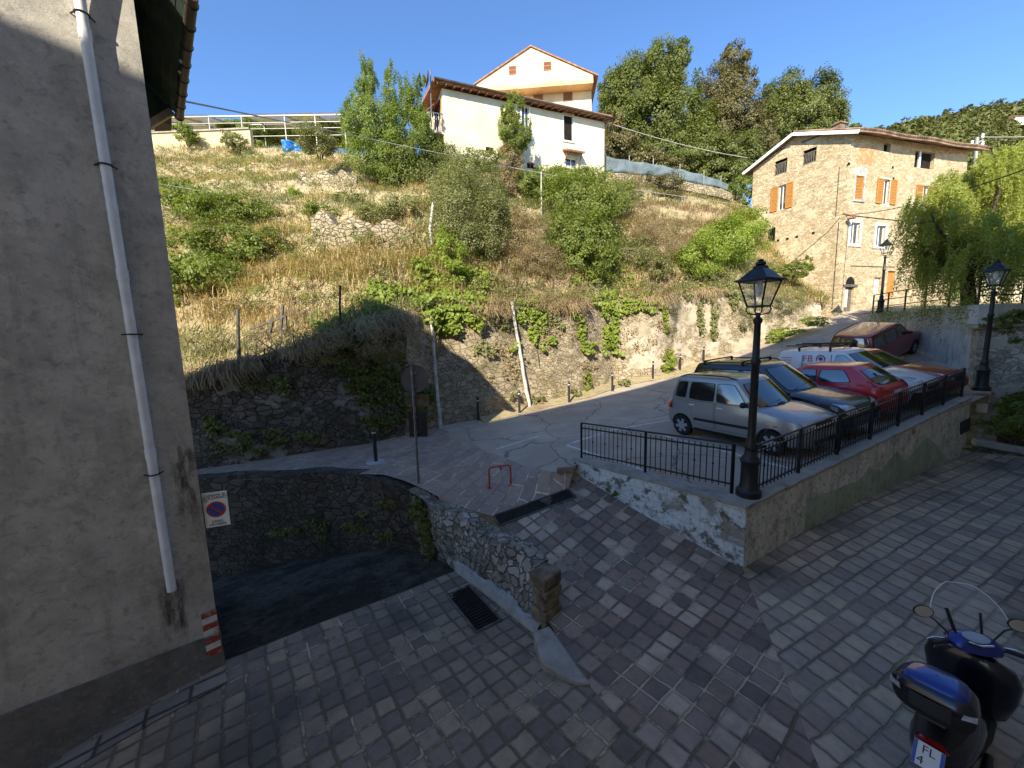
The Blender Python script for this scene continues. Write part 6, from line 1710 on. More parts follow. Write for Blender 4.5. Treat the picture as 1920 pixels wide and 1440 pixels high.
def vloft(secs, name, mat, par=None, n=16, ex=2.8):
    """secs: (z, x centre, half depth, half width)"""
    rows = []
    for z, xc, dd, ww in secs: rows.append([(xc + dd * math.copysign(abs(math.cos(a)) ** (2 / ex), math.cos(a)), ww * math.copysign(abs(math.sin(a)) ** (2 / ex), math.sin(a)), z) for a in np.linspace(0, 2 * PI, n, endpoint=False)])
    mb = MB(); mb.grid(rows, wrap=True); mb.add(rows[0], [tuple(range(n))]); mb.add(rows[-1], [tuple(range(n))]); return mb.build(name, mat, par or sc, smooth=True, sharp=55)
vloft([(.24, .46, .10, .13), (.34, .45, .12, .25), (.55, .43, .12, .31), (.75, .40, .11, .33), (.86, .38, .09, .29), (.92, .37, .06, .17)], 'leg_shield', scd)
vloft([(.40, .66, .16, .09), (.52, .66, .20, .085), (.57, .62, .12, .07)], 'front_mudguard', scb)
mb = MB(); mb.tube([(.66, .05, .25), (.45, .05, .72)], .025, 8); mb.tube([(.66, -.05, .25), (.45, -.05, .72)], .025, 8); mb.build('fork', MT['iron'], sc, smooth=True)
vloft([(.93, .38, .07, .12), (.97, .38, .12, .19), (1.02, .40, .12, .21), (1.06, .42, .09, .15), (1.075, .42, .05, .09)], 'headset', scb)
mb = MB(); mb.lathe([(.10, 0), (.10, .012), (.001, .014)], 20, (.37, 0, 1.073), rot=Matrix.Rotation(R(-14), 3, 'Y') @ Matrix.Diagonal((.65, 1, 1))); dsp = mb.build('instrument_dial', MT['alloy'], sc, smooth=True)
mb = MB(); mb.tube([(.30, .09, 1.062), (.28, .0, 1.055), (.30, -.09, 1.062)], .010, 6); mb.build('dial_trim', MT['chrome'], dsp, smooth=True)
for sg_ in (-1, 1):
    mb = MB(); mb.tube([(.38, sg_ * .16, 1.0), (.34, sg_ * .24, 1.005), (.29, sg_ * .36, .995)], [.02, .022, .019], 9); mb.build('grip', MT['black'], sc, smooth=True)
    mb = MB(); mb.tube([(.40, sg_ * .20, 1.0), (.40, sg_ * .30, .995), (.36, sg_ * .37, .985)], .008, 6); mb.build('brake_lever', MT['chrome'], sc, smooth=True)
    mi = MB(); mi.tube([(.44, sg_ * .17, 1.04), (.47, sg_ * .26, 1.14), (.46, sg_ * .33, 1.19)], .008, 6); mo = mi.build('mirror', MT['black'], sc, smooth=True)
    mb = MB(); rt = Vector((-.93, -.12 * sg_, .2)).to_track_quat('Z', 'Y').to_matrix() @ Matrix.Diagonal((1, .72, 1)); rt = Vector((-.93, -.12 * sg_, .25)).to_track_quat('Z', 'Y').to_matrix()
    mb.lathe([(.001, -.03), (.06, -.024), (.082, -.004), (.08, .004)], 18, (.455, sg_ * .36, 1.225), rot=rt @ Matrix.Diagonal((1.1, .75, 1))); mb.build('mirror_shell', MT['black'], mo, smooth=True)
    mb = MB(); mb.lathe([(.072, .0045), (.072, .006), (.001, .0062)], 18, (.455, sg_ * .36, 1.225), rot=rt @ Matrix.Diagonal((1.1, .75, 1))); mb.build('mirror_glass', MT['chrome'], mo, smooth=True)
    mb = MB(); mb.bar((.47, sg_ * .10, 1.04), (.56, sg_ * .13, 1.24), .018, .024); mb.build('screen_bracket', MT['black'], sc)
# clear screen with a pale rim
rows = []
for v in 1 - (1 - np.linspace(0, 1, 13)) ** 1.8:
    ww = .30 * math.sqrt(max(0.0, 1 - max(0, v - .35) ** 2 / .4225)) if v < 1 else .0
    v *= .97; ww = .30 * math.sqrt(1 - max(0, (v - .35) / .65) ** 2)
    rows.append([(.50 + .16 * v - .10 * (q * ww / .30) ** 2, q * ww, .98 + .52 * v) for q in np.linspace(-1, 1, 11)])
mb = MB(); mb.grid(rows); ws = mb.build('windshield', MT['lampglass'], sc, smooth=True, fix=False)
rim = [r[0] for r in rows[3:]] + rows[-1][1:-1] + [r[-1] for r in rows[3:][::-1]]
mb = MB(); mb.tube(rim, .0045, 6); mb.build('screen_rim', MT['white'], ws, smooth=True)
# the bars stand locked over to the left
_piv = Vector((.42, 0, 0)); _rot = Matrix.Rotation(R(37), 4, 'Z'); _turn = Matrix.Translation(_piv) @ _rot @ Matrix.Translation(-_piv)
for ch in list(sc.children):
    if ch.name.split('.')[0] in ('headset', 'grip', 'brake_lever', 'mirror', 'screen_bracket', 'windshield', 'fork', 'front_mudguard', 'instrument_dial') or (ch.name.startswith('wheel') and ch.location.x > 0):
        mw = _turn @ Matrix.Translation(ch.location); ch.location = mw.translation; ch.rotation_euler = mw.to_euler()
# top case
tcx, tcz = -.86, 1.02
def tc_ring(z, f, sx=1.0): 
    return [(tcx + .185 * f * sx * math.copysign(abs(math.cos(a)) ** .55, math.cos(a)) - .02, (.235 - .05 * math.cos(a)) * f * math.copysign(abs(math.sin(a)) ** .55, math.sin(a)), z) for a in np.linspace(0, 2 * PI, 28, endpoint=False)]
mb = MB(); rows = [tc_ring(tcz - .04, .72), tc_ring(tcz, .88), tc_ring(tcz + .06, .97), tc_ring(tcz + .115, 1.0)]; mb.grid(rows, wrap=True); mb.add(rows[0], [tuple(range(28))]); mb.build('top_case', MT['black'], sc, smooth=True, sharp=60)
mb = MB(); rows = [tc_ring(tcz + .12, 1.01), tc_ring(tcz + .135, 1.03), tc_ring(tcz + .18, 1.0), tc_ring(tcz + .215, .93), tc_ring(tcz + .235, .82), tc_ring(tcz + .24, .5), tc_ring(tcz + .242, .03)]; mb.grid(rows, wrap=True); tcl = mb.build('top_case_lid', scd, sc, smooth=True, sharp=50)
mb = MB(); rows = [tc_ring(tcz + .236, .80), tc_ring(tcz + .252, .76), tc_ring(tcz + .262, .66), tc_ring(tcz + .270, .4), tc_ring(tcz + .272, .03)]; mb.grid([[(q[0] + .012, q[1], q[2]) for q in r_w] for r_w in rows], wrap=True); mb.build('lid_panel', scb, tcl, smooth=True, sharp=60)
mb = MB(); mb.grid([tc_ring(tcz + .112, 1.015), tc_ring(tcz + .122, 1.02)], wrap=True); mb.build('lid_seam', MT['dark_plate'], tcl, smooth=True)
mb = MB(); mb.grid([[(tcx - .222 + .012 * abs(q) ** 2, q * .12, tcz + dz) for q in np.linspace(-1, 1, 6)] for dz in (.05, .17)]); mb.build('case_latch', MT['dark_plate'], sc, smooth=True, fix=False)
for sg_ in (-1, 1):
    mb = MB(); mb.prism([(tcx - .205, sg_ * .17, tcz + .14), (tcx - .165, sg_ * .245, tcz + .14), (tcx - .15, sg_ * .245, tcz + .175), (tcx - .195, sg_ * .18, tcz + .175)], (-.012, 0, 0)); mb.build('case_reflector', MT['lens'], sc)
mb = MB(); mb.bar((-.55, 0, .80), (-1.0, 0, .97), .16, .03); mb.build('luggage_rack', MT['black'], sc)
# tail and plate
mb = MB(); mb.prism([(-.96, -.10, .70), (-.96, .10, .70), (-.98, .07, .76), (-.98, -.07, .76)], (.03, 0, 0)); mb.build('tail_lamp', MT['taillamp'], sc)
pm = frame((-1.05, 0, .66), (0, -1, 0), (.55, 0, .83))
mb = MB(); mb.box((0, 0, 0), (.18, .18, .006)); pl = mb.build('number_plate', MT['plate'], sc); pl.data.transform(pm)
mb = MB(); mb.box((-.078, 0, .003), (.022, .176, .004)); mb.box((.078, 0, .003), (.022, .176, .004)); b_ = mb.build('plate_band', MT['blue'], pl); b_.data.transform(pm)
text_mesh('lettering', 'FL', .085, pm @ Matrix.Translation((0, .04, .0045)), MT['black'], pl, .0008, world=False)
text_mesh('lettering', '4', .085, pm @ Matrix.Translation((-.04, -.045, .0045)), MT['black'], pl, .0008, world=False)
mb = MB(); mb.bar((-.80, 0, .72), (-1.06, 0, .55), .13, .02); mb.build('plate_holder', MT['black'], sc)
mb = MB(); mb.tube([(-.1, -.2, .25), (-.5, -.23, .28), (-.95, -.24, .36)], [.03, .05, .055], 10); mb.build('exhaust', MT['iron'], sc, smooth=True)
mb = MB(); mb.bar((-.1, .05, .25), (-.18, .14, .0), .02); mb.bar((-.1, -.05, .25), (-.18, -.14, .0), .02); mb.build('centre_stand', MT['iron'], sc)
_H = atZ(1838, 1204, -4.2 + 1.03); _T = atZ(1772, 1312, -4.2 + 1.16); _d = (_H - _T)[:2]
SCZ = math.atan2(_d[1], _d[0]); SCP = _H - np.array((math.cos(SCZ), math.sin(SCZ), 0)) * .42
# ================================================================== STREET FURNITURE
def lamp_post(label):
    t = thing('street_lamp', label, 'street lamp', (0, 0, 0), 0, 'old style lantern lamp posts')
    mb = MB(); mb.lathe([(.20, 0), (.20, .10), (.165, .13), (.15, .17), (.14, .20), (.135, .56), (.15, .60), (.16, .63), (.14, .66), (.10, .72), (.09, .80)], 12); mb.build('base', MT['iron'], t, smooth=True, sharp=35)
    mb = MB(); mb.lathe([(.075, .78), (.095, .84), (.095, .88), (.07, .95), (.062, 1.1), (.058, 2.25), (.075, 2.28), (.075, 2.33), (.055, 2.36), (.048, 2.92), (.068, 2.95), (.068, 3.0), (.035, 3.03), (.035, 3.10)], 14); mb.build('pole', MT['iron'], t, smooth=True, sharp=40)
    # lantern: four tapered glass panes in a frame
    zb, zt = 3.20, 3.60; wb, wt = .115, .215
    mb = MB()
    cb = [(a * wb, b * wb, zb) for a, b in ((-1, -1), (1, -1), (1, 1), (-1, 1))]; ct = [(a * wt, b * wt, zt) for a, b in ((-1, -1), (1, -1), (1, 1), (-1, 1))]
    for k in range(4):
        mb.bar(cb[k], ct[k], .022); mb.bar(cb[k], cb[(k + 1) % 4], .025); mb.bar(ct[k], ct[(k + 1) % 4], .03)
        mb.tube([(0, 0, 3.06), (cb[k][0] * .9, cb[k][1] * .9, 3.09), (cb[k][0] * 1.1, cb[k][1] * 1.1, 3.14), cb[k]], .011, 6)
    fr = mb.build('lantern_frame', MT['iron'], t)
    for k in range(4):
        mb = MB(); a, b, c_, d = cb[k], cb[(k + 1) % 4], ct[(k + 1) % 4], ct[k]; mb.add([a, b, c_, d], [(0, 1, 2, 3)]); mb.build('glass_pane', MT['lampglass'], fr, fix=False)
    mb = MB(); mb.lathe([(.03, 3.60), (.05, 3.5), (.04, 3.4), (.02, 3.36)], 10); mb.build('bulb', MT['white'], fr, smooth=True)
    mb = MB(); s2 = math.sqrt(2); mb.lathe([(wt * s2 * 1.22, 3.60), (wt * s2 * 1.22, 3.625), (wt * s2 * .98, 3.645), (wt * s2 * .62, 3.74), (.11, 3.80), (.11, 3.83), (.06, 3.85)], 4)
    mb.build('lantern_roof', MT['iron'], t, smooth=False)
    mb = MB(); mb.lathe([(.05, 3.84), (.075, 3.86), (.075, 3.885), (.05, 3.905), (.03, 3.91), (.045, 3.925), (.03, 3.94), (.001, 3.945)], 12); mb.build('finial', MT['iron'], t, smooth=True)
    return t


la = lamp_post('black lantern lamp post standing on the car park wall corner in front of the cars')
LA = atZ(1403, 928, -2.84); LA = np.array((LA[0], LA[1], zlotplane(LA[0], LA[1]) + TOPDZ)); la.location = LA; la.rotation_euler = (0, 0, R(28))
lb = copy_tree(la); LB_ = atY(1838, 742, 11.75); lb.location = (LB_[0], LB_[1], zlotplane(LB_[0], LB_[1]) + TOPDZ); lb['label'] = 'black lantern lamp post at the far end of the front fence beside the rubble wall'
lc = copy_tree(la); LC_ = atY(1650, 587, 21.6); lc.location = (LC_[0], LC_[1], ZTR - .02); lc['label'] = 'slim lantern lamp post on the upper terrace in front of the stone house'

# fences on the car park wall
def fence(label, a, b, npan, nbar, h=.86, arch=True):
    a = np.array(a); b = np.array(b); t = thing('iron_fence', label, 'fence', a, 0, 'iron fences on the car park wall')
    L = np.linalg.norm((b - a)[:2])
    for k in range(npan + 1):
        p = lerp(a, b, k / npan); mb = MB(); mb.bar(p - (0, 0, .05), p + (0, 0, h), .045); mb.build('post', MT['iron'], t, world=True)
    mb = MB(); P = [lerp(a, b, x) + (0, 0, h) for x in np.linspace(0, 1, 12)]; mb.tube(P, .019, 8); mb.build('handrail', MT['iron'], t, smooth=True, world=True)
    for f in (.86, .14): mb = MB(); mb.bar(a + (0, 0, h * f), b + (0, 0, h * f), .028); mb.build('rail', MT['iron'], t, world=True)
    mb = MB(); mb.bar((0, 0, 0), (0, 0, h * .88), .014); first = None; mk = None
    for k in range(npan):
        for j in range(1, nbar):
            p = lerp(a, b, (k + j / nbar) / npan) + (0, 0, h * .06)
            if first is None:
                first = mb.build('baluster', MT['iron'], t); kb = MB(); kb.bar((0, 0, 0), (0, 0, h * .88), .014); kb.lathe([(.008, h * .42), (.02, h * .44), (.02, h * .46), (.008, h * .48)], 6); mk = kb.build('baluster', MT['iron'], t); mk2 = mk
                first.location = p - np.array(a); o = first; mk.location = first.location; used = False; continue
            o = (mk if j % 3 == 0 else first).copy(); COL.objects.link(o); o.parent = t; o.location = p - np.array(a)
    mk.location = lerp(a, b, (3 / nbar) / npan) + (0, 0, h * .06) - np.array(a)
    return t


def ontop(P): return np.array((P[0], P[1], zlotplane(P[0], P[1]) + TOPDZ))


nLm = np.array((nL[0], nL[1], 0)); nFm = np.array((nF[0], nF[1], 0))
fa = ontop(atY(1085, 855, 9.1)); fb = ontop(LA + nLm * .02 - dL * .28)
fa = ontop(np.array(L0) + nLm * .14 + dL * .12)
fence('black iron fence panels along the left side of the car park wall', fa, fb, 2, 15)
fc_ = ontop(np.array(C0) + nFm * .17 + dF * .42); fd = ontop(np.array(F0) + nFm * .17 - dF * .15)
fence('long black iron fence along the front of the car park wall before the cars', fc_, fd, 7, 13)

# bollards
def bollard():
    t = thing('bollard', 'dark steel bollard', 'bollard', (0, 0, 0), 0, 'bollards along the road edge')
    mb = MB(); mb.lathe([(.05, -.05), (.05, .84), (.056, .85), (.056, .88), (.05, .89), (.05, .95), (.03, .975), (.001, .98)], 14); mb.build('post', MT['dark_plate'], t, smooth=True, sharp=40)
    mb = MB(); mb.lathe([(.0515, .80), (.0515, .835)], 14); mb.build('pale_band', MT['linepaint'], t, smooth=True)
    mb = MB(); mb.lathe([(.13, .0), (.12, .02), (.06, .03)], 14); mb.build('foot', MT['coping'], t, smooth=True)
    return t


BP = [(897, 790), (974, 775), (1067, 755), (1148, 735), (1224, 717), (1275, 699), (1319, 684)]
BLAB = ['dark bollard in the shadow beside the leaning sign post', 'dark bollard at the foot of the leaning vine pole', 'dark bollard between the leaning vine pole and the hanging green vines', 'dark bollard below the wide curtain of hanging vines',
        'dark bollard beside the small weed clump in front of the tail of the silver car', 'dark bollard behind the tail of the silver car', 'dark bollard seen over the roof of the dark people carrier, farthest of the row']
b0 = bollard()
for k, (u, v) in enumerate(BP):
    o = b0 if k == 0 else copy_tree(b0); p = lot(u, v) if k < 5 else atY(u, v, (20, 20, 20, 20, 20, 21.3, 22.3)[k]); o.location = (p[0], p[1], zroad(p[0], p[1])); o['label'] = BLAB[k]
o = copy_tree(b0); p = atZ(705, 866, -3.33); o.location = (p[0], p[1], zpave(p[0], p[1])); o['label'] = 'dark bollard with a white round foot on the slab pavement'
for ch in o.children:
    if ch.name.startswith('foot'): ch.scale = (2.0, 2.0, .8); ch.data = ch.data.copy(); ch.data.materials[0] = MT['white_base']

# road sign seen from behind
sp = atZ(785, 905, -3.36); s_ = thing('road_sign', 'round road sign seen from behind on a grey post with plates below', 'road sign', sp)
mb = MB(); mb.tube([(0, 0, -.1), (0, 0, 2.72)], .03, 10); mb.build('post', MT['iron_grey'], s_, smooth=True)
fy = np.array((-.1, -1, 0))
mb = MB(); mb.lathe([(.001, .02), (.30, .02), (.315, .0), (.30, .035), (.001, .035)], 36, (0.03, .045, 2.43), rot=Matrix.Rotation(-PI / 2, 3, 'X')); mb.build('sign_disc', MT['sign_back'], s_, smooth=True, sharp=30)
mb = MB()
for z in (2.56, 2.28): mb.box((0.02, .02, z), (.16, .05, .03))
mb.build('clamp', MT['iron_grey'], s_)
mb = MB(); mb.box((.07, .055, 1.93), (.50, .02, .26)); mb.build('name_plate', MT['wood'], s_)
mb = MB(); mb.box((.05, .07, 1.38), (.42, .02, .60)); mb.build('information_plate', MT['dark_plate'], s_)
mb = MB()
for z in (1.95, 1.55, 1.2): mb.box((0, .03, z), (.10, .07, .03))
mb.build('clamp', MT['iron_grey'], s_)

# red hoop
rk = atZ(938, 917, -3.6); ra = atZ(918, 919, -3.62); rb2 = atZ(958, 913, -3.57)
t = thing('bike_hoop', 'low red steel hoop with a hanging chain at the top of the ramp', 'bike hoop', ra)
hgt = .50; mb = MB(); ra = np.array((*ra[:2], zpave(*ra[:2]))); rb2 = np.array((*rb2[:2], zpave(*rb2[:2])))
pts = [ra - (0, 0, .05), ra + (0, 0, hgt - .1)] + [lerp(ra, rb2, .12 * (1 - math.cos(a))) + (0, 0, hgt - .1 + .1 * math.sin(a)) for a in np.linspace(.2, PI / 2, 5)] + [lerp(rb2, ra, .12 * (1 - math.cos(a))) + (0, 0, hgt - .1 + .1 * math.sin(a)) for a in np.linspace(PI / 2, .2, 5)] + [rb2 + (0, 0, hgt - .1), rb2 - (0, 0, .05)]
mb.tube(pts, .022, 10); mb.build('hoop', MT['redrack'], t, smooth=True, world=True)
mb = MB(); m_ = lerp(ra, rb2, .55); mb.box(m_ + (0, 0, hgt - .05), (.06, .04, .07)); 
mb.tube([m_ + (0, 0, hgt - .08), m_ + (.03, -.02, hgt * .5), m_ + (.05, -.05, .08), m_ + (.1, -.12, .015)], .008, 6); mb.build('chain', MT['iron_grey'], t, world=True)
for p in (ra, rb2):
    mb = MB(); mb.lathe([(.07, 0), (.07, .012), (.03, .02)], 12, p); mb.build('foot_plate', MT['redrack'], t, smooth=True, world=True)

# ------------------------------------------------------------------ poles on the hillside wall
def pole(name, label, pts, r, mat, cat='pole', n=9):
    mb = MB(); P = []
    for i in range(len(pts) - 1):
        for k in range(3): P.append(lerp(np.array(pts[i]), np.array(pts[i + 1]), k / 3) + np.array((.012 * math.sin(i * 3 + k * 2), 0, 0)))
    P.append(np.array(pts[-1])); rr = np.linspace(r, r * .8, len(P)); mb.tube(P, list(rr), n)
    return tag(mb.build(name, mat, smooth=True), label, cat)


g = G('paint_worn_pole'); p_ = g.obj(); zz = g.n("SeparateXYZ", {0: g.pos()}).outputs[2]; nn = g.noise(p_, 5, 5, .6)[0]
g.bsdf(g.mix(g.sm(nn, .35, .7), (.62, .6, .54), (.36, .33, .28)), .75, 0, g.bump(nn, .4, .01)); MT['palewood'] = g.m
def wally(u, v):
    h_ = hit(u, v, WALLB + [HILL]); return h_[0].y


pole('vine_pole', 'upright pale pole with reddish top carrying the leafy vine in shade', [atY(826, 804, wally(826, 796) - .25), atY(818, 715, wally(818, 715) - .2), atY(809, 605, wally(809, 605) - .2)], .07, MT['palewood'])
pole('vine_pole', 'leaning bleached pole against the sunlit stone wall', [atY(993, 762, wally(993, 758) - .28), atY(985, 720, wally(985, 720) - .22), atY(975, 660, wally(975, 660) - .2), atY(966, 610, wally(966, 610) - .2), atY(960, 565, wally(960, 585) - .18)], .08, MT['palewood'])
def onhill(u, v):
    h_ = hit(u, v)
    while h_ is None: v += 3; h_ = hit(u, v)
    return np.array(h_[0])
p0 = onhill(811, 476)
pole('concrete_stake', 'bent pale stake standing high on the slope below the bushes', [p0 + (0, 0, -.4), atY(808, 440, p0[1] - .05), atY(806, 428, p0[1] - .05), atY(813, 380, p0[1] - .1)], .085, MT['palewood'])
q0 = onhill(1014, 395); pole('thin_stake', 'thin grey stake among the green bushes below the white house', [q0 + (0, -.3, -.5), atY(1015, 322, q0[1] - .4)], .045, MT['palewood'])
q0 = onhill(448, 690); pole('wooden_post', 'weathered wooden post at the end of the pale wall ledge', [q0 + (0, -.05, -.4), atY(446, 580, q0[1] - .02)], .055, MT['oldwood'])
q1 = onhill(522, 630)
wg = thing('broken_gate', 'broken grey wooden gate standing in the dry grass', 'gate', q1)
for nm, a, b in (('stake', (524, 645), (530, 573)), ('stake', (503, 640), (512, 596)), ('stake', (537, 640), (535, 592)), ('crossbar', (470, 617), (535, 592))):
    mb = MB(); mb.bar(atY(*a, q1[1] - .1), atY(*b, q1[1] - .12), .07); mb.build(nm, MT['oldwood'], wg, world=True)
q0 = onhill(638, 625); pole('iron_stake', 'dark iron stake sticking out of the shaded brush', [q0 + (0, -.1, -.3), atY(638, 535, q0[1] - .1)], .04, MT['iron'])

# net fence above the slope
NP = [(1136, 292, 322), (1180, 300, 325), (1225, 306, 330), (1275, 316, 337), (1320, 327, 346), (1352, 338, 352), (1372, 346, 360)]
nf = thing('net_fence', 'blue green shade net fence sloping down beside the white house', 'fence', atY(1140, 322, 30.8))
a = [atY(u, vt, 30.8 + i * .25) for i, (u, vt, vb) in enumerate(NP)]; b = [atY(u, vb, 30.8 + i * .25) for i, (u, vt, vb) in enumerate(NP)]
aa = polyline(a, 40); bb = polyline(b, 40)
rows = [[lerp(aa[i], bb[i], t) + np.array((0, .10 * math.sin(i * .9) * math.sin(PI * t), -.09 * abs(math.sin(i * .55)) * (1 - t))) for i in range(40)] for t in np.linspace(0, 1, 6)]
mb = MB(); mb.grid(rows); o = mb.build('net_sheet', MT['net'], nf, smooth=True, world=True, fix=False); o.modifiers.new('s', 'SOLIDIFY').thickness = .01
for i in (0, 1, 2, 3, 4, 5):
    mb = MB(); mb.bar(b[i] + (0, .04, -.4), a[i] + (0, .04, .35), .05); mb.build('post', MT['greenhouse'], nf, world=True)
mb = MB(); rows = [[p + np.array((0, -.2, -.05)) for p in bb], [p + np.array((0, -.2, -1.2)) for p in bb]]; 
rough_wall('net_wall', [p + np.array((0, -.1, -.6)) for p in bb], [p + np.array((0, .05, .0)) for p in bb], .3, MT['terr'], 'low stone wall carrying the shade net fence', 'wall', .25, .05)
# blue tarp
tp = onhill(545, 285); P = []
for j in range(9):
    row = []
    for i in range(13):
        u = 527 + 40 * i / 12; v = 262 + 24 * j / 8
        w_ = (.2 + .8 * min(1, j / 5)) ; x = 527 + (u - 527) * (1 if j > 3 else .35 + .65 * j / 4) ; vv = v + 5 * math.sin(i * .8) * (j / 8)
        p = atY(x, vv, tp[1] - .25); p[1] += .22 * mnoise.noise(Vector((i * .7, j * .9, 2))) + .05 * j; row.append(p)
    P.append(row)
mb = MB(); mb.grid(P); o = tag(mb.build('blue_tarp', MT['tarp'], smooth=True, fix=False), 'crumpled bright blue tarpaulin lying on the upper slope', 'tarpaulin'); o.modifiers.new('s', 'SOLIDIFY').thickness = .03

# cables
def cable(label, pts, r=.016, sag=.0, mat=None):
    pts = [np.array(p, float) for p in pts]; P = []
    for a, b in zip(pts[:-1], pts[1:]):
        for t in np.linspace(0, 1, 14)[:-1]: P.append(lerp(a, b, t) - np.array((0, 0, sag * 4 * t * (1 - t))))
    P.append(pts[-1]); mb = MB(); mb.tube(P, r, 6); return tag(mb.build('overhead_cable', mat or MT['cable'], smooth=True), label, 'cable')


mids = [onpl(327, 186, EH, gbp(0, 2.6, 0)), atY(480, 217, 12), atY(700, 262, 19), atY(900, 303, 24), atY(1150, 350, 27), atY(1407, 387, 31)]
cable('pale overhead cable running from the grey house eave across the slope to the stone house', mids, .018, .0)
cable('thin cable from the white house corner down to the stone house gable', [atY(1146, 232, 30.3), atY(1402, 296, 31.8)], .022, .22)
cable('dark cable from the stone house corner rising over the weeping tree', [Pc + (0, 0, .05), atY(1990, 292, 13)], .022, .35, MT['cable_dark'])
cable('low grey cable hanging along the terrace beside the grey house', [atY(300, 345, 18), atY(400, 362, 19.5), atY(480, 374, 21), atY(640, 385, 22.5)], .016, .0)
cable('lower pair cable hanging over the shrubs below the tall feathery tree', [atY(640, 300, 24), atY(760, 325, 24.6), atY(860, 342, 25), atY(1010, 362, 26)], .014, .0)
# utility pole
up = atY(1823, 420, 33); ut = thing('utility_pole', 'pale metal utility pole with crossarm behind the stone house', 'utility pole', up)
mb = MB(); mb.tube([atY(1818, 470, 33), atY(1832, 258, 33)], .12, 10); mb.build('pole', MT['greenhouse'], ut, smooth=True, world=True)
mb = MB(); mb.bar(atY(1820, 275, 33), atY(1843, 262, 33), .1); mb.bar(atY(1822, 270, 33), atY(1842, 276, 33), .1); mb.build('crossarm', MT['greenhouse'], ut, world=True)
for u, v in ((1842, 258), (1822, 271), (1842, 272)):
    mb = MB(); mb.lathe([(.06, 0), (.11, .1), (.07, .2), (.11, .3), (.03, .36)], 10, atY(u, v, 33) + (0, 0, -.05)); mb.build('insulator', MT['white'], ut, smooth=True, world=True)
cable('thin power line leaving the utility pole to the right', [atY(1842, 257, 33), atY(2050, 250, 36)], .03, .1)
# far little white building on the hill
hh = FARB.ray_cast(Vector((0, 0, 0)), Vector(ray(1905, 236)))
if hh[0] is not None:
    p = np.array(hh[0]); t = thing('hill_cottage', 'tiny white cottage high on the far wooded hill', 'house', p)
    mb = MB(); mb.box((0, 0, 1.0), (6, 4, 3)); mb.build('wall', MT['white_wash'], t)
    mb = MB(); mb.prism([(-3.3, -2.4, 2.5), (-3.3, 2.4, 2.5), (-3.3, 0, 3.8)], (6.6, 0, 0)); mb.build('roof', MT['tile'], t)

# scooter in place
zc = zstreet(SCP[0], SCP[1])
sc.location = (SCP[0], SCP[1], zc); sc.rotation_euler = (R(-3), 0, SCZ)
# ================================================================== VEGETATION
def leaf_arrays(C, size, aspect=.5, up=.35, fold=.0, out=None, droop=0.0):
    """one rhombic leaf at every point of C (n,3)"""
    n = len(C); C = np.asarray(C, float)
    nrm = RNG.normal(size=(n, 3)); nrm[:, 2] = np.abs(nrm[:, 2]) * .6 + up
    if out is not None: nrm += out * 1.5
    nrm /= np.linalg.norm(nrm, axis=1)[:, None]
    a = RNG.normal(size=(n, 3)); a[:, 2] -= droop
    a -= (a * nrm).sum(1)[:, None] * nrm; a /= np.linalg.norm(a, axis=1)[:, None] + 1e-9
    b = np.cross(nrm, a); s = (size * RNG.uniform(.6, 1.35, n))[:, None]
    V = np.stack([C - a * s * .5, C + b * s * aspect * .5, C + a * s * .5, C - b * s * aspect * .5], 1).reshape(-1, 3)
    F = np.arange(4 * n).reshape(n, 4); return V, F


def blob_points(c, r, n, clumps=None, fill=.35):
    """points in lumpy clumps on an ellipsoid"""
    k = clumps or max(5, int(n ** .5 * .7)); d = RNG.normal(size=(k, 3)); d /= np.linalg.norm(d, axis=1)[:, None]
    rad = RNG.uniform(fill, 1.0, k) ** .6; cc = d * rad[:, None]
    cr_ = RNG.uniform(.16, .38, k); wgt = cr_ ** 1.6; idx = RNG.choice(k, n, p=wgt / wgt.sum())
    g_ = RNG.normal(size=(n, 3)); g_ /= np.linalg.norm(g_, axis=1)[:, None]; rr = RNG.uniform(0, 1, n) ** .45
    p = cc[idx] + g_ * (rr * cr_[idx])[:, None]
    return np.array(c) + p * np.array(r), p


PXF = 720.0


def crown(name, blobs, leaf, mat, parent, dens=.33, aspect=.5, up=.35, droop=0.0, fill=.35, nmax=60000):
    """blobs: (centre xyz, radii xyz, leaf count)"""
    Vs, Fs, o = [], [], 0
    for c, r, n in blobs:
        P, d = blob_points(c, r, int(n), fill=fill); V, F = leaf_arrays(P, leaf, aspect, up, out=d, droop=droop)
        Vs.append(V); Fs.append(F + o); o += len(V)
    return quads_obj(name, np.concatenate(Vs), np.concatenate(Fs), mat, parent, world=parent is not None)


def px_blob(u, v, ru, rv, Y, leaf, dens=1.0, dy=None, kd=.9):
    c = atY(u, v, Y); D = np.linalg.norm(c) ; ax = float(c @ np.array((RGT[2], FWD[2], UPV[2])))
    k = ax / PXF; rx, rz = ru * k, rv * k; ry = dy or min(1.6 * max(rx, rz), kd * (rx + rz) / 2 + .1)
    leafpx = leaf / k; n = max(40, dens * 8.5 * PI * ru * rv / max(2.0, leafpx * leafpx * .5))
    return (c, (rx, ry, rz), min(n, 12000))


def slopeY(u, v, trees=ALLW):
    h = hit(u, v, trees); return h[0].y if h is not None else None


def limb(mb, a, b, r0, r1, n=6, wob=.1, seed=0):
    a = np.array(a, float); b = np.array(b, float); L = np.linalg.norm(b - a); P = []
    for i in range(n + 1):
        t = i / n; w_ = wob * L * math.sin(PI * t); P.append(a + (b - a) * t + w_ * np.array((mnoise.noise(Vector((seed, t * 2, 0))), mnoise.noise(Vector((seed, t * 2, 5))), .3 * mnoise.noise(Vector((seed, t * 2, 9))))))
    mb.tube(P, list(np.linspace(r0, r1, n + 1)), 7); return P


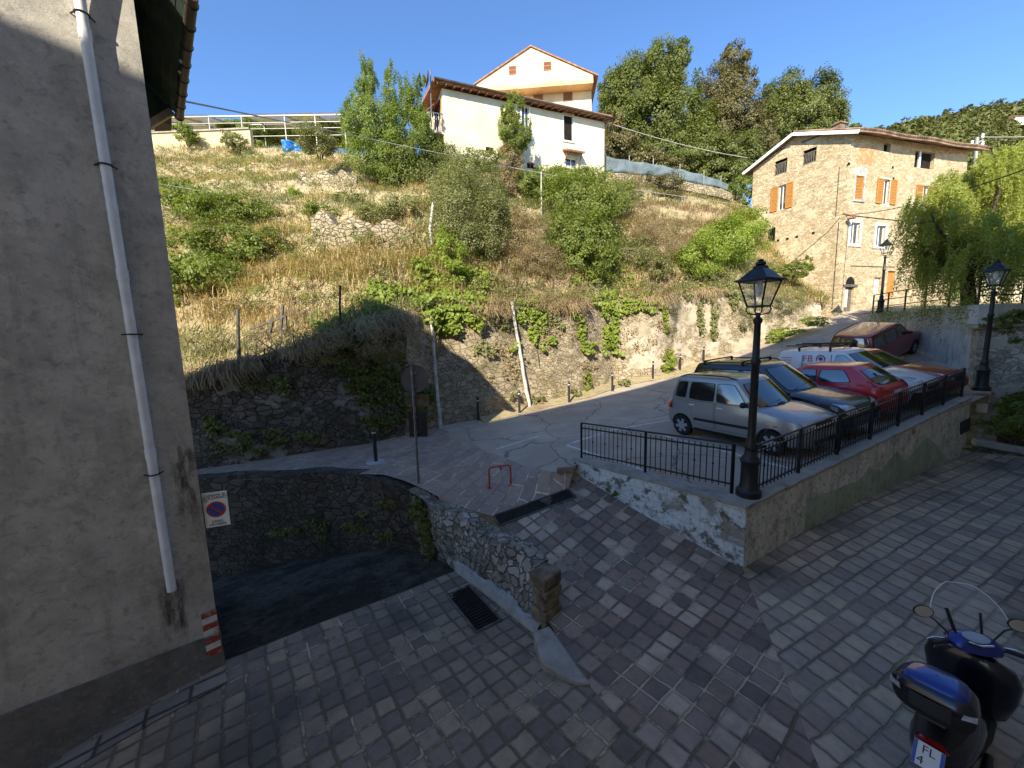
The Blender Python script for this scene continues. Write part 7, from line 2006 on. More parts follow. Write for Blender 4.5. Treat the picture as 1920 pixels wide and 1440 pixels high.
def bush(name, label, cat, pxb, mat, leaf=.13, dens=1.0, foot=None, Y=None, off=.55, group=None, up=.35, droop=0.0, stems=4, aspect=.5, part='foliage', kd=.9, fill=.35):
    blobs = []
    for b in pxb:
        u, v, ru, rv = b[:4]
        if Y is None and cat == 'shrub': ru, rv = ru * 1.14, rv * 1.14
        y = Y if Y is not None else slopeY(u, v + rv * .6)
        if y is None: y = 25
        if Y is None: y = y - off * (ru + rv) / 2 * y / PXF
        blobs.append(px_blob(u, v, ru, rv, y, leaf, dens, kd=kd))
    c0 = blobs[0][0]; u, v, ru, rv = pxb[0][:4]
    ft = np.array(foot) if foot is not None else np.array((c0[0], c0[1] + blobs[0][1][1] * .4, c0[2] - blobs[0][1][2] * 1.0))
    t = thing(name, label, cat, ft, 0, group)
    crown(part, blobs, leaf, mat, t, up=up, droop=droop, aspect=aspect, fill=fill)
    if stems:
        mb = MB()
        for k in range(stems):
            c, r, n = blobs[k % len(blobs)]; limb(mb, ft + np.array((.1 * math.cos(k * 2.1), .1 * math.sin(k * 2.1), -.15)), np.array(c) + np.array(r) * np.array((.4 * math.cos(k * 1.7), 0, .35 + .3 * math.sin(k))), .03, .01, 5, .12, k)
        mb.build('stem', MT['bark'], t, smooth=True, world=True)
    return t


def tree(name, label, foot, pxb, Y, mat, leaf, dens, trunk_r, fork, group=None, limbs=9, up=.35, droop=0.0, fill=.35, aspect=.5, cat='tree', kd=.9):
    ft = np.array(foot); t = thing(name, label, cat, ft, 0, group)
    blobs = [px_blob(b[0], b[1], b[2] * 1.06, b[3] * 1.06, Y + (b[4] if len(b) > 4 else 0), leaf, dens * 1.5, kd=kd) for b in pxb]
    crown('crown', blobs, leaf, mat, t, up=up, droop=droop, fill=fill, aspect=aspect)
    mb = MB(); fk = np.array(fork); limb(mb, ft - (0, 0, .4), fk, trunk_r, trunk_r * .72, 7, .05, 1)
    for k in range(limbs):
        c, r, n = blobs[k % len(blobs)]; P = limb(mb, fk - (0, 0, .1 * k % 1), np.array(c) + np.array(r) * np.array((.3 * math.sin(k * 2.2), .3 * math.cos(k), .25)), trunk_r * .5, trunk_r * .1, 7, .12, k + 3)
        for q in range(3):
            a = P[3 + q]; limb(mb, a, a + np.array(r) * np.array((.5 * math.cos(k + q * 2.1), .5 * math.sin(k * 2 + q), .3 + .2 * q)), trunk_r * .16, trunk_r * .05, 4, .15, k + q)
    mb.build('trunk', MT['bark'], t, smooth=True, world=True)
    return t


# ---- grasses -----------------------------------------------------
def blades(P, H, W_, lean, mat, name, per=12, spread=.12, hang=None):
    """tufts: P (n,3) feet; each blade a bent strip of two quads"""
    n = len(P) * per; base = np.repeat(P, per, 0) + np.concatenate([RNG.normal(size=(n, 2)) * spread, np.zeros((n, 1))], 1)
    h = np.repeat(H, per) * RNG.uniform(.5, 1.25, n); a = RNG.uniform(0, 2 * PI, n); l = lean * RNG.uniform(.2, 1.2, n)
    dx, dy = np.cos(a), np.sin(a)
    dirn = np.stack([dx, dy, np.zeros(n)], 1)
    if hang is not None:
        dirn = dirn * .35 + np.array(hang); 
    mid = base + np.stack([dirn[:, 0] * l * h * .3, dirn[:, 1] * l * h * .3, h * .6], 1)
    tip = base + np.stack([dirn[:, 0] * l * h, dirn[:, 1] * l * h, h * (1 - .45 * l)], 1)
    sx = np.stack([-dy, dx, np.zeros(n)], 1) * (W_ * RNG.uniform(.7, 1.4, n))[:, None] * .5
    V = np.stack([base - sx, base + sx, mid + sx * .8, mid - sx * .8, tip + sx * .25, tip - sx * .25], 1).reshape(-1, 3)
    k = np.arange(n)[:, None] * 6; F = np.concatenate([k + np.array([[0, 1, 2, 3]]), k + np.array([[3, 2, 4, 5]])], 0)
    return quads_obj(name, V, F, mat)


VH = np.array([tuple(v.co) for v in hill.data.vertices]).reshape(NR + 5, NC, 3)
TALL = [(320, 600), (400, 470), (520, 430), (640, 460), (800, 455), (880, 480), (900, 560), (700, 560), (640, 620), (330, 620)]
BROWN = [(940, 400), (1000, 400), (1040, 470), (1200, 380), (1400, 400), (1400, 480), (1280, 500), (1250, 540), (880, 540), (900, 470)]
DRAPE = [(450, 590), (690, 560), (830, 540), (1240, 530), (1260, 560), (850, 590), (700, 640), (450, 660)]
S = {'straw': [], 'green': [], 'brown': []}; SH = {'straw': [], 'green': [], 'brown': []}
for _ in range(15500):
    i = RNG.uniform(0, NC - 1.001); j = NR * RNG.uniform(0, 1) ** .82 - .001; j = max(0, j)
    i0, j0 = int(i), int(j); fi, fj = i - i0, j - j0
    p = (VH[j0, i0] * (1 - fi) + VH[j0, i0 + 1] * fi) * (1 - fj) + (VH[j0 + 1, i0] * (1 - fi) + VH[j0 + 1, i0 + 1] * fi) * fj
    u, v = to_px(p)
    if u < 240 or u > 1600: continue
    nz = mnoise.noise(Vector((p[0] * .35, p[1] * .35, 7))); nz2 = mnoise.noise(Vector((p[0] * 1.1, p[1] * 1.1, 3)))
    hgt = .26 + .18 * nz2; k = 'straw'
    if inpoly(u, v, TALL): hgt = .56 + .3 * nz2; k = 'straw' if nz > -.35 else 'brown'
    elif inpoly(u, v, BROWN): hgt = .40 + .2 * nz2; k = 'brown' if nz > -.2 else 'straw'
    else:
        k = 'green' if nz + .4 * nz2 > .05 else ('straw' if nz > -.35 else 'brown')
        if nz2 < -.38: continue
    S[k].append(p); SH[k].append(max(.12, hgt))
for k, m, nm in (('straw', 'straw', 'dry_grass'), ('green', 'straw_green', 'greenish_grass'), ('brown', 'straw_brown', 'dry_brush')):
    o = blades(np.array(S[k]), np.array(SH[k]), .024 if k != 'brown' else .020, 1.15, MT[m], nm, 14, .2); tag(o, kind='stuff')
# grass hanging over the walls
HP, HH = [], []
for tops, dn_, key in ((WTOP[:6], 330, 0), (WTOP[5:], 420, 1)):
    P = polyline(tops, dn_)
    for k, p in enumerate(P):
        nz = mnoise.noise(Vector((p[0] * .55, 4.2 + key, 1)))
        if nz < (.0 if key == 1 else -.1): continue
        for _ in range(2 if key == 0 else 2): HP.append(p + np.array((RNG.normal() * .12, RNG.normal() * .1 - .08, RNG.uniform(-.1, .12)))); HH.append((.55 if key == 0 else .5) * RNG.uniform(.25, 1.3) * (.5 + nz))
HP = np.array(HP); HH = np.array(HH); n = len(HP) * 9
base = np.repeat(HP, 9, 0) + RNG.normal(size=(n, 3)) * .08; h = np.repeat(HH, 9) * RNG.uniform(.4, 1.3, n)
dr = np.stack([RNG.normal(size=n) * .75, -np.abs(RNG.normal(size=n)) * .28 - .12, np.zeros(n)], 1)
mid = base + dr * h[:, None] * .8 + np.stack([0 * h, 0 * h, h * .12], 1); tip = base + dr * h[:, None] * 1.35 - np.stack([0 * h, 0 * h, h * .85], 1)
sx = np.stack([np.ones(n), RNG.normal(size=n) * .4, np.zeros(n)], 1) * .011
V = np.stack([base - sx, base + sx, mid + sx, mid - sx, tip + sx * .3, tip - sx * .3], 1).reshape(-1, 3); kk = np.arange(n)[:, None] * 6
tag(quads_obj('hanging_grass', V, np.concatenate([kk + np.array([[0, 1, 2, 3]]), kk + np.array([[3, 2, 4, 5]])], 0), MT['straw_brown']), kind='stuff')

# mixed weeds over the slope
WP = {0: [], 1: [], 2: []}
for _ in range(5200):
    i = int(RNG.integers(0, NC)); j = int(RNG.integers(1, NR)); p = VH[j, i]; u, v = to_px(p)
    if u < 250 or u > 1600: continue
    nz = mnoise.noise(Vector((p[0] * .5, p[1] * .5, 17))); n2 = mnoise.noise(Vector((p[0] * .13, p[2] * .25, 5)))
    if nz + .5 * n2 < .12: continue
    s_ = RNG.uniform(.1, .32) * (1 + max(0, nz)); kq = 0 if nz < .3 else (1 if n2 > -.1 else 2); m_ = int(10 + 34 * s_ / .3)
    WP[kq].append(p + RNG.normal(size=(m_, 3)) * np.array((s_ * 1.3, s_, s_ * .5)) + np.array((RNG.normal() * .2, -.05, s_ * .5)))
for kq, m_ in ((0, 'leaf_olive'), (1, 'leaf_mid'), (2, 'leaf_brown')):
    C_ = np.concatenate(WP[kq]); V, F = leaf_arrays(C_, .10, .4, .4); tag(quads_obj(('olive_weeds', 'green_weeds', 'withered_weeds')[kq], V, F, MT[m_]), kind='stuff')

# ---- shrubs on the slope ------------------------------------------
LB_ = 'shrub'
bush('green_shrub', 'bright green spreading shrub over the dry stone wall beside the grey house', LB_, [(420, 388, 72, 26), (360, 378, 45, 24), (460, 395, 38, 20), (330, 350, 30, 14)], MT['leaf_mid'], .14, 1.0)
bush('green_shrub', 'large dense shrub with yellow green leaves against the grey house edge', LB_, [(365, 480, 52, 52), (430, 455, 55, 34), (490, 462, 42, 30), (335, 530, 25, 35), (400, 510, 50, 35)], MT['leaf_mid'], .13, 1.0)
bush('small_shrub', 'small round shrub in front of the yellow terrace wall near the grey house eave', LB_, [(345, 248, 24, 18), (360, 258, 16, 10)], MT['leaf_mid'], .13, 1.0, Y=30.3)
bush('small_shrub', 'small grey green shrub below the right part of the yellow terrace wall', LB_, [(440, 265, 26, 14), (428, 258, 10, 14)], MT['leaf_olive'], .12, .9, Y=30.0)
bush('small_shrub', 'rounded olive shrub to the right of the blue tarp', LB_, [(592, 262, 32, 22), (610, 272, 20, 14)], MT['leaf_olive'], .10, 1.0)
bush('small_shrub', 'low green clump on top of the middle dry stone wall', LB_, [(605, 393, 32, 11), (585, 388, 14, 9)], MT['leaf_mid'], .12, 1.0)
bush('small_shrub', 'tiny bright yellow green bush on the open terrace', LB_, [(555, 362, 14, 11)], MT['leaf_bright'], .11, 1.0)
bush('small_shrub', 'low red brown withered plant at the corner of the grey house', LB_, [(290, 298, 10, 9)], MT['leaf_brown'], .1, .8)
bush('dark_shrub', 'dark evergreen shrubs at the foot of the tall feathery tree', LB_, [(775, 305, 42, 40), (820, 300, 32, 34), (745, 335, 30, 24), (850, 330, 30, 22)], MT['leaf_dark'], .14, 1.0)
bush('broom_shrub', 'large airy olive green broom shrub in the middle of the slope', LB_, [(870, 400, 66, 72), (850, 350, 42, 50), (905, 345, 34, 45), (880, 460, 50, 38), (920, 420, 34, 60)], MT['leaf_olive'], .09, 1.0, off=.4)
bush('green_shrub', 'broad leafy green bush under the white house windows', LB_, [(1085, 378, 72, 44), (1030, 345, 50, 24), (1150, 375, 34, 34), (985, 345, 28, 20)], MT['leaf_mid'], .15, 1.0)
bush('green_shrub', 'darker rounded bush below the broad leafy bush', LB_, [(1060, 440, 40, 46), (1115, 450, 54, 46), (1095, 485, 50, 28)], MT['leaf_mid'], .14, 1.0)
bush('ivy_shrub', 'low ivy along the foot of the white house wall', LB_, [(1085, 330, 45, 12), (1030, 325, 30, 12), (900, 300, 40, 18)], MT['leaf_mid'], .13, 1.0)
bush('dry_shrub', 'brown withered shrub in front of the white house wall', LB_, [(955, 305, 24, 34), (950, 340, 26, 20)], MT['leaf_brown'], .09, 1.0)
bush('dry_shrub', 'brown twiggy brush between broom shrub and green bushes', LB_, [(985, 445, 44, 52), (1000, 490, 50, 30)], MT['leaf_brown'], .075, 1.1, aspect=.25)
bush('dry_shrub', 'rusty withered brush below the net fence', LB_, [(1182, 345, 20, 20), (1250, 450, 45, 35), (1215, 430, 30, 24)], MT['leaf_brown'], .075, 1.0, aspect=.25)
bush('green_shrub', 'bright feathery green shrub beside the stone house', LB_, [(1370, 455, 58, 40), (1400, 425, 34, 32), (1315, 480, 42, 32), (1335, 440, 34, 20)], MT['leaf_bright'], .13, 1.0)
bush('small_shrub', 'dark small shrub at the lower end of the net fence', LB_, [(1385, 345, 15, 18), (1395, 370, 14, 18)], MT['leaf_mid'], .14, 1.0)
bush('small_shrub', 'dry grassy shrub halfway down the slope under the net fence', LB_, [(1250, 350, 30, 20), (1215, 342, 20, 14)], MT['leaf_brownish'], .1, .9)
bush('green_shrub', 'green creeper at the foot of the stone house gable', LB_, [(1490, 505, 30, 16), (1460, 512, 22, 14), (1512, 495, 9, 14)], MT['leaf_mid'], .13, 1.0, Y=25.9)
bush('grass_clump', 'green verge weeds along the far end of the stone wall', 'weeds', [(1480, 622, 34, 10), (1525, 604, 30, 9), (1450, 635, 18, 7)], MT['leaf_bright'], .12, 1.0, Y=23.6, stems=0)

for lbl, b, m_ in (('tangled brown brush hanging over the shaded wall beside the broken gate', [(540, 640, 60, 30), (600, 650, 60, 36), (490, 645, 34, 24)], 'leaf_brown'), ('tangled dry brush under the iron stake above the shaded wall', [(660, 640, 56, 40), (715, 630, 50, 44), (760, 620, 40, 40)], 'leaf_brown'), ('low dry thicket in shade beside the grey house above the pale ledge', [(380, 650, 50, 26), (430, 640, 34, 24)], 'leaf_brownish')):
    bush('dry_brush', lbl, 'shrub', b, MT[m_], .10, .55, off=.35, aspect=.13, droop=.8)

for lbl, b, m_ in (('dry brown growth hanging over the wall top beside the bleached pole', [(930, 575, 40, 26), (890, 600, 20, 22), (1000, 555, 36, 22)], 'leaf_brown'), ('dry brown growth hanging over the wall top left of the vine curtain', [(1050, 565, 34, 24), (1095, 560, 20, 22)], 'leaf_brown'), ('dry brown growth over the wall top right of the vine curtain', [(1205, 545, 40, 16), (1260, 560, 26, 26), (1255, 600, 14, 24)], 'leaf_brownish'), ('grey green dry growth on the wall top beside the stone house', [(1430, 555, 50, 20), (1480, 570, 36, 16), (1400, 590, 16, 26)], 'leaf_olive')):
    bush('dry_brush', lbl, 'shrub', b, MT[m_], .09, .6, off=.25, aspect=.18, droop=.8, stems=2)
bush('green_shrub', 'mid green scrub between the leaning stake and the broom shrub', LB_, [(835, 470, 34, 34), (850, 510, 30, 24), (790, 500, 26, 16)], MT['leaf_bright'], .12, .8)
bush('green_shrub', 'scattered yellow green scrub above the vine curtain', LB_, [(1180, 470, 44, 26), (1130, 490, 30, 20), (1230, 500, 30, 18)], MT['leaf_olive'], .12, .8)
bush('green_shrub', 'low yellow green scrub below the tall feathery tree', LB_, [(700, 400, 40, 14), (650, 370, 30, 10), (760, 385, 30, 16)], MT['leaf_olive'], .11, .7)

# ---- vines on the walls --------------------------------------------
def vine(label, pxb, mat, leaf=.14, dens=1.0, thick=.16, name='hanging_vine', strands=(), trees=WALLB + [HILL]):
    t = None; Vs, Fs, o = [], [], 0
    pts = []
    for u, v, ru, rv in pxb:
        k0 = max(30, int(dens * 2.6 * PI * ru * rv / 14))
        nk = max(3, k0 // 40); cl = [(RNG.uniform(-.85, .85), RNG.uniform(-.85, .85), RNG.uniform(.18, .42)) for _ in range(nk)]
        for _ in range(k0):
            cx_, cy_, cr2 = cl[int(RNG.integers(nk))]; a = RNG.uniform(0, 2 * PI); rr = cr2 * math.sqrt(RNG.uniform())
            uu, vv = u + ru * (cx_ + rr * math.cos(a)), v + rv * (cy_ + rr * math.sin(a))
            h = hit(uu, vv, trees)
            if h is None: continue
            nn = h[1] if h[1].y < 0 else -h[1]
            pts.append(np.array(h[0] + nn * (RNG.uniform(.02, 1) ** 1.3 * thick + .02)))
    pts = np.array(pts); t = thing(name, label, 'vine', pts.mean(0))
    out = np.tile(np.array((0.1, -1.0, .25)), (len(pts), 1)); V, F = leaf_arrays(pts, leaf, .75, .2, out=out, droop=.7)
    quads_obj('foliage', V, F, mat, t, world=True)
    mb = MB()
    for st_ in strands:
        P = []
        for u, v in st_:
            h = hit(u, v, trees)
            if h is not None: P.append(np.array(h[0]) + (0, -.06, 0))
        if len(P) > 1: mb.tube(P, .014, 5)
    if mb.v: mb.build('stem', MT['bark'], t, smooth=True, world=True)
    return t


vine('bright green vine mass spilling over the wall around the vine pole', [(740, 558, 52, 20), (820, 555, 48, 40), (862, 590, 36, 36), (795, 520, 36, 24), (890, 540, 24, 44), (700, 550, 18, 14), (825, 595, 34, 26), (905, 490, 20, 44)], MT['leaf_bright'], .17, 1.1, .4, 'climbing_vine', [[(815, 640), (820, 590), (840, 550)], [(860, 640), (858, 590)]])
vine('thin green vine climbing the leaning bleached pole', [(985, 575, 26, 26), (1005, 620, 16, 40), (1020, 645, 20, 12), (965, 650, 12, 12), (970, 590, 12, 30)], MT['leaf_bright'], .15, .9, .2, strands=[[(1012, 690), (1005, 640), (995, 590)]])
vine('small separate vine hanging left of the main vine curtain', [(1080, 618, 14, 28), (1085, 650, 14, 16), (1075, 585, 10, 22)], MT['leaf_bright'], .15, .9, .2)
vine('large bright vine curtain hanging down the middle of the sunlit wall', [(1142, 600, 16, 62), (1125, 575, 18, 26), (1115, 655, 22, 10), (1180, 575, 34, 18), (1220, 570, 28, 16), (1240, 590, 7, 30), (1160, 662, 16, 9)], MT['leaf_bright'], .17, 1.3, .3, strands=[[(1150, 665), (1145, 610), (1140, 560)]])
vine('olive green trailing creepers hanging beside the silver car end of wall', [(1330, 525, 46, 26), (1310, 580, 8, 46), (1338, 590, 9, 48), (1370, 560, 10, 36), (1390, 540, 26, 20), (1290, 540, 18, 20)], MT['leaf_olive'], .12, 2.2, .3)
vine('yellow green leafy growth on the wall top above the vine curtain', [(1120, 500, 50, 28), (1160, 520, 36, 22), (1090, 520, 24, 16)], MT['leaf_bright'], .15, 1.0, .4)
vine('dark ivy over the shaded wall behind the iron stake', [(620, 610, 44, 18), (690, 580, 36, 22), (655, 640, 50, 16)], MT['leaf_mid'], .14, 1.0, .35)
vine('dark ivy covering the foot of the shaded wall behind the road sign', [(740, 760, 66, 46), (690, 720, 40, 40), (790, 740, 24, 40), (720, 690, 60, 30), (640, 690, 50, 30)], MT['leaf_dark'], .13, .6, .14)
vine('sparse dark creeper low on the mossy wall near the grey house', [(450, 830, 60, 20), (560, 815, 60, 20), (400, 800, 40, 22), (500, 720, 40, 30)], MT['leaf_dark'], .12, .35, .1)
for lbl, b in (('leafy weed at the wall foot left of the vine curtain', [(1102, 716, 11, 16)]), ('low weeds beside the third bollard at the wall foot', [(1078, 738, 14, 8), (1010, 750, 16, 7)]), ('low weeds between the bollards below the vine curtain', [(1172, 718, 14, 8)]), ('tall weed clump at the wall foot behind the silver car tail', [(1257, 674, 13, 20), (1250, 690, 16, 8)]), ('creeping weeds beside the leaning bleached pole foot', [(1000, 748, 14, 6), (965, 742, 10, 10)])):
    bush('wall_weed', lbl, 'weed', b, MT['leaf_bright'] if 'tall' in lbl or 'leafy' in lbl else MT['leaf_olive'], .11, 1.0, off=.8, stems=0, group=None)
vine('ragged olive creeper fringe along the wall top left of the vine curtain', [(960, 560, 60, 22), (1040, 590, 40, 34), (900, 640, 20, 34), (930, 610, 30, 24)], MT['leaf_olive'], .10, .55, .25, 'creeper')
vine('withered brown creeper patches on the middle of the sunlit wall', [(1060, 620, 50, 50), (1190, 620, 40, 40), (950, 680, 40, 40), (1250, 640, 30, 40), (1100, 690, 40, 16)], MT['leaf_brown'], .08, .35, .12, 'creeper')
vine('ragged green brown creeper along the wall top towards the stone house', [(1290, 535, 40, 20), (1360, 545, 40, 18), (1430, 560, 50, 22), (1480, 575, 30, 18), (1400, 600, 20, 20)], MT['leaf_brownish'], .11, .7, .25, 'creeper')
# alley ivy
ALB = [BVHTree.FromPolygons([tuple(v.co) for v in bpy.data.objects['alley_wall'].data.vertices], [tuple(p.vertices) for p in bpy.data.objects['alley_wall'].data.polygons])]
wbm = bpy.data.objects['wall_body']
vine('bushy green ivy in the corner where alley wall meets the rubble wall', [(805, 985, 20, 36), (820, 1035, 18, 24), (785, 950, 16, 14)], MT['leaf_dark'], .085, 1.3, .2, 'ivy', trees=ALB)
vine('dark thin ivy spread over the curved alley wall', [(660, 1000, 90, 30), (560, 1010, 60, 24), (720, 960, 50, 20)], MT['leaf_dark'], .075, .16, .05, 'ivy', trees=ALB)

MT['leaf_olivegreen'] = leafmat('leaf_olive_green', (.085, .105, .028), (.165, .185, .05), .34, (.26, .275, .085))
# matted undergrowth between the shrubs
UG = [([(790, 330), (880, 300), (1180, 345), (1240, 400), (1260, 520), (1150, 565), (900, 565), (790, 500)], 420), ([(300, 330), (560, 325), (640, 380), (520, 430), (300, 440)], 110), ([(1250, 420), (1420, 420), (1450, 545), (1250, 535)], 120), ([(300, 285), (640, 290), (680, 340), (300, 330)], 90), ([(420, 440), (800, 440), (800, 560), (420, 600)], 80)]
UB = {'leaf_olive': [], 'leaf_mid': [], 'leaf_brown': [], 'leaf_brownish': []}
for poly, nn in UG:
    us = [q[0] for q in poly]; vs_ = [q[1] for q in poly]
    while nn > 0:
        u, v = RNG.uniform(min(us), max(us)), RNG.uniform(min(vs_), max(vs_))
        if not inpoly(u, v, poly): continue
        nn -= 1; h = hit(u, v, [HILL])
        if h is None: continue
        s_ = RNG.uniform(.25, .75); ky = ('leaf_olive', 'leaf_mid', 'leaf_brown', 'leaf_olive', 'leaf_mid')[int(RNG.integers(5))]
        UB[ky].append((np.array(h[0]) + (0, -.1, s_ * .3), (s_ * 1.3, s_, s_ * .7), 90 * s_ / .5 + 40))
for ky, bl in UB.items():
    if not bl: continue
    tag(crown('undergrowth', bl, .10, MT[ky], None, aspect=.35), kind='stuff')

# ---- trees ------------------------------------------------------------
f1 = onhill(722, 345)
tree('feathery_tree', 'tall feathery bright green tree rising left of the white house', f1, [(690, 150, 15, 40), (682, 190, 22, 40), (735, 165, 13, 42), (760, 180, 13, 38), (775, 190, 16, 40), (652, 208, 9, 28), (790, 150, 8, 16), (715, 225, 44, 46), (665, 240, 28, 36), (760, 245, 40, 50), (690, 290, 42, 40), (740, 295, 46, 40), (790, 235, 22, 34)], f1[1] - .5, MT['leaf_pepper'], .13, 1.0, .17, atY(724, 300, f1[1] - .3), aspect=.3)
f2 = onhill(966, 320)
tree('slim_tree', 'slim young tree standing in front of the white house wall', f2, [(964, 205, 18, 30), (955, 240, 20, 28), (985, 250, 15, 26), (968, 268, 24, 16), (945, 215, 9, 14)], f2[1] - 1.3, MT['leaf_mid'], .13, 1.0, .06, atY(967, 275, f2[1] - 1.2), limbs=6, aspect=.35)
gz = atY(1200, 330, 37)[2] - 1.5
tree('oak_tree', 'tall dark green evergreen tree right of the white house', (*atY(1230, 330, 37)[:2], gz), [(1240, 130, 46, 46), (1272, 105, 24, 26), (1195, 170, 50, 56), (1160, 220, 42, 55), (1225, 220, 60, 60), (1275, 200, 34, 60), (1190, 270, 50, 40), (1250, 280, 60, 40), (1300, 270, 44, 40), (1320, 240, 30, 40), (1150, 180, 30, 40)], 37, MT['leaf_dark'], .20, 1.0, .35, atY(1230, 260, 37))
tree('oak_tree', 'tall brownish green tree with a bare looking top between the two dark trees', (*atY(1365, 330, 38)[:2], gz), [(1372, 118, 26, 30), (1350, 165, 40, 36), (1395, 160, 22, 30), (1370, 210, 52, 40), (1340, 240, 34, 40), (1400, 230, 26, 36), (1425, 250, 30, 34), (1330, 275, 40, 34)], 38, MT['leaf_brownish'], .17, .95, .28, atY(1368, 260, 38))
tree('oak_tree', 'broad rounded green tree above the stone house gable', (*atY(1500, 330, 40)[:2], gz), [(1480, 175, 32, 34), (1530, 180, 42, 36), (1500, 220, 60, 40), (1450, 235, 46, 40), (1555, 205, 26, 30), (1420, 265, 40, 34), (1520, 260, 50, 30), (1560, 230, 22, 34), (1450, 190, 26, 30)], 40, MT['leaf_olivegreen'], .19, 1.0, .32, atY(1500, 265, 40))
tree('oak_tree', 'lower leafy tree filling the gap behind the net fence', (*atY(1320, 345, 35)[:2], gz - .5), [(1330, 290, 46, 34), (1385, 285, 36, 36), (1360, 325, 50, 22), (1280, 310, 46, 24), (1410, 310, 24, 30)], 35, MT['leaf_olivegreen'], .18, 1.0, .22, atY(1330, 320, 35))
tree('oak_tree', 'low bushy tree touching the right end of the white house', (*atY(1175, 330, 34)[:2], gz - .3), [(1165, 275, 34, 34), (1200, 300, 44, 22), (1150, 240, 20, 30), (1240, 312, 40, 16)], 34, MT['leaf_brownish'], .2, 1.0, .16, atY(1175, 300, 34))
tree('pine_tree', 'small dark pine crown showing above the stone house roof', (*atY(1600, 300, 60)[:2], 18), [(1598, 245, 13, 10), (1640, 248, 10, 8)], 60, MT['leaf_mid'], .35, 1.0, .2, atY(1600, 262, 60), limbs=3)
# pepper tree with hanging strands
PY = 16.6; pf = atY(1819, 582, PY); pf[2] = ZTR - .1
pt = thing('weeping_tree', 'weeping pepper tree with hanging bright fronds on the upper terrace', 'tree', pf)
mb = MB(); fk = atY(1812, 500, PY); limb(mb, pf - (0, 0, .3), fk, .26, .2, 7, .03, 2)
tips = [(1745, 400, -.5), (1770, 345, .5), (1830, 320, 0), (1890, 320, -.6), (1940, 350, .8), (1720, 470, .3), (1960, 440, 0), (1860, 400, -1.2), (1900, 470, -1.4), (1790, 420, 1.2), (1700, 430, 1), (2000, 400, .5)]
ends = []
for k, (u, v, dy) in enumerate(tips):
    e = atY(u, v, PY + dy); P = limb(mb, fk - (0, 0, .15 * (k % 3)), e, .11, .025, 8, .14, k * 3 + 1); ends += P[4:]
    for q in range(4): limb(mb, P[4 + q], P[4 + q] + RNG.normal(size=3) * np.array((.5, .5, .3)), .025, .008, 4, .2, k + q)
mb.build('trunk', MT['bark'], pt, smooth=True, world=True)
Vs, Fs, o = [], [], 0; LP = []; LD = []
CB = [((1760, 395), (62, 62), -.2), ((1835, 345), (70, 58), 0), ((1900, 335), (60, 56), .2), ((1965, 380), (70, 80), .3), ((1760, 470), (46, 60), .2), ((1880, 440), (80, 70), -1.1), ((1830, 440), (90, 70), .9), ((1738, 430), (34, 50), .3), ((2010, 440), (60, 80), .2), ((1940, 460), (70, 60), -.6), ((1868, 306), (46, 36), .1), ((1935, 300), (60, 44), .2), ((1745, 505), (32, 36), .1), ((1790, 490), (50, 50), .4), ((1850, 480), (40, 40), -1.5), ((1905, 520), (40, 36), -1.2), ((1960, 280), (60, 40), .4), ((1800, 330), (44, 40), .3)]
for (u, v), (ru, rv), dy in CB:
    c = atY(u, v, PY + dy); k = PY * 1.01 / PXF; ns = int(ru * rv / 21); kc = max(5, ns // 18)
    CD = RNG.normal(size=(kc, 3)); CD /= np.linalg.norm(CD, axis=1)[:, None]
    for _ in range(ns):
        d = CD[int(RNG.integers(kc))] + RNG.normal(size=3) * .16; d /= np.linalg.norm(d); d[2] = abs(d[2]) * .9 - .1
        s0 = c + d * np.array((ru * k, 1.15, rv * k)) * RNG.uniform(.5, 1)
        L = RNG.uniform(.5, 1.5) * (1.5 if v > 420 or u < 1780 else 1.0); m_ = int(L / .05); out = np.array((d[0], d[1], 0)) * .35
        sw = RNG.normal(size=2) * .1
        for q in range(m_):
            t = q / m_; p = s0 + out * t * L * .5 + np.array((sw[0] * t, sw[1] * t, -L * t * (.35 + .65 * t)))
            for sg_ in (-1, 1): LP.append(p + RNG.normal(size=3) * .035)
LP = np.array(LP); V, F = leaf_arrays(LP, .13, .26, .1, droop=1.0)
quads_obj('crown', V, F, MT['leaf_weep'], pt, world=True)
# low trailing fronds below the railing
LP = []
for _ in range(170):
    t = RNG.uniform(); s0 = T0 * (1 - t) + T1 * t + np.array((-.12, -.05, RNG.uniform(-.1, .25))); L = RNG.uniform(.2, .9) * (1 if RNG.uniform() > .3 else 1.6)
    for q in range(int(L / .05)): LP.append(s0 + np.array((-.10, -.04, -q * .05)) + RNG.normal(size=3) * .05)
tt = thing('trailing_plant', 'trailing green plants hanging over the concrete retaining wall', 'plant', (T0 + T1) / 2); V, F = leaf_arrays(np.array(LP), .10, .3, .1, droop=1); quads_obj('foliage', V, F, MT['leaf_pepper'], tt, world=True)
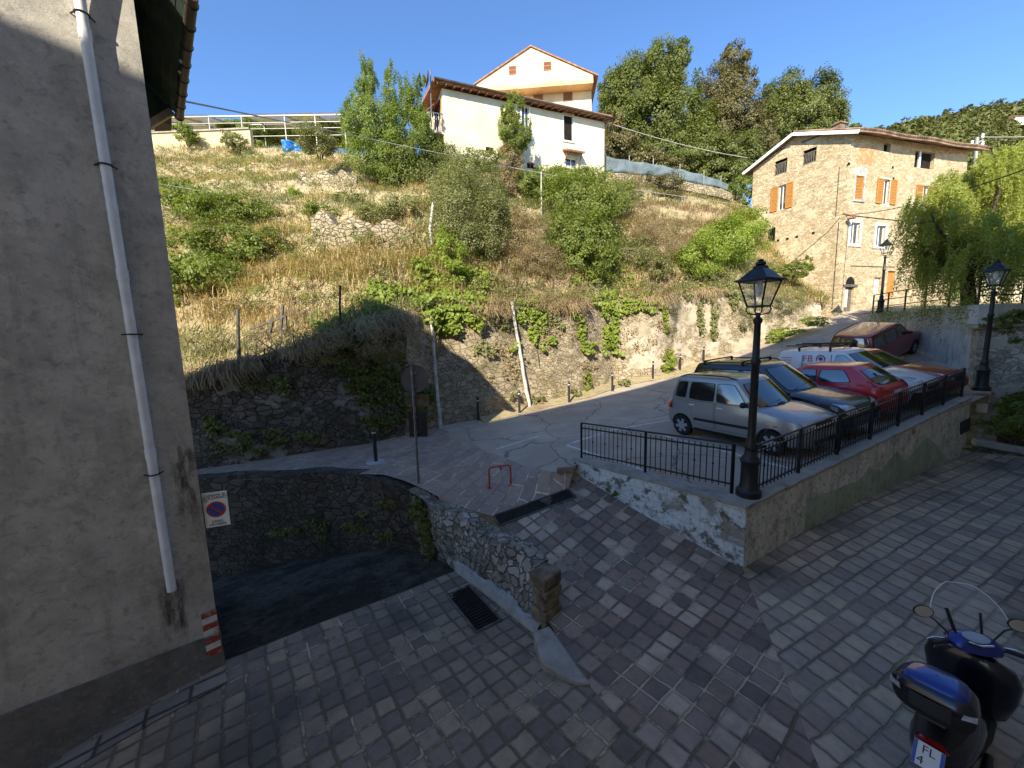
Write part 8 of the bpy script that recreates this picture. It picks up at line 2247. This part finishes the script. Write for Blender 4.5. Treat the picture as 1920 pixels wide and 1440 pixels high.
# plants at the right edge
bush('dark_shrub', 'dark shrub hanging over the top of the rubble wall at the right edge', LB_, [(1895, 640, 30, 26), (1870, 605, 30, 14), (1935, 600, 40, 24)], MT['leaf_dark'], .11, 1.0, Y=12.2)
bush('planter_shrub', 'leafy dark shrub growing in the planter under the stone arch', LB_, [(1905, 785, 30, 34), (1935, 770, 34, 40), (1860, 800, 14, 16)], MT['leaf_mid'], .10, 1.0, Y=11.2, foot=atY(1905, 830, 11.2))
bush('planter_shrub', 'low greenery beside the car park wall foot by the planter', LB_, [(1805, 838, 20, 8), (1770, 850, 16, 6)], MT['leaf_dark'], .08, .8, Y=11.0, stems=0)
bush('small_weed', 'small moss and weed cushion at the sharp corner of the car park wall', 'weed', [(1425, 1068, 16, 5), (1405, 1072, 10, 4)], MT['leaf_dark'], .05, .8, Y=6.25, stems=0)
bush('small_weed', 'dark weeds growing from the whitewashed side wall foot', 'weed', [(1148, 920, 12, 8), (1215, 950, 14, 8), (1265, 985, 20, 9)], MT['leaf_dark'], .05, .7, Y=7.9, stems=0)
# plants inside the greenhouse and a hedge line behind the yellow wall
gb_ = [px_blob(u, v, 40, 17, 36.5 + (k_ % 3), .2, 2.0) for k_, (u, v) in enumerate(((300, 246), (350, 247), (400, 243), (450, 246), (500, 240), (550, 244), (600, 241), (650, 244), (420, 258), (480, 259), (540, 257), (600, 258), (660, 258), (330, 232), (575, 236), (630, 252), (510, 254), (450, 258)))]
o = crown('greenhouse_plants', gb_, .2, MT['leaf_mid'], None); tag(o, kind='stuff')
# undergrowth on the ridge right of the white house
gb_ = [px_blob(u, v, 34, 14, y, .22, 1.0) for u, v, y in ((1180, 318, 33.5), (1240, 318, 34), (1300, 325, 34.5), (1360, 340, 35), (1395, 352, 34))]
tag(crown('ridge_undergrowth', gb_, .2, MT['leaf_dark'], None), kind='stuff')
# wood on the far hill: one mass
P = []; cb2 = []
for _ in range(5200):
    u = RNG.uniform(1480, 2300); v = RNG.uniform(175, 400); r = FARB.ray_cast(Vector((0, 0, 0)), Vector(ray(u, v)).normalized())
    if r[0] is None: continue
    if mnoise.noise(Vector((r[0].x * .06, r[0].y * .06, 2))) < -.42: continue
    rr = RNG.uniform(.9, 2.0) * (r[0].y / 130); cb2.append((np.array(r[0]) + (0, 0, rr * .5), (rr, rr, rr * .85), 40))
for q in polyline(cb, 420):
    rr = RNG.uniform(.8, 2.1) * q[1] / 140; cb2.append((np.array(q) + (RNG.normal(), RNG.normal(), rr * .35), (rr, rr, rr * .9), 70))
tag(crown('far_wood', cb2, .95, leafmat('leaf_far', (.07, .085, .022), (.13, .14, .035), .2, (.2, .19, .06)), None), kind='stuff')
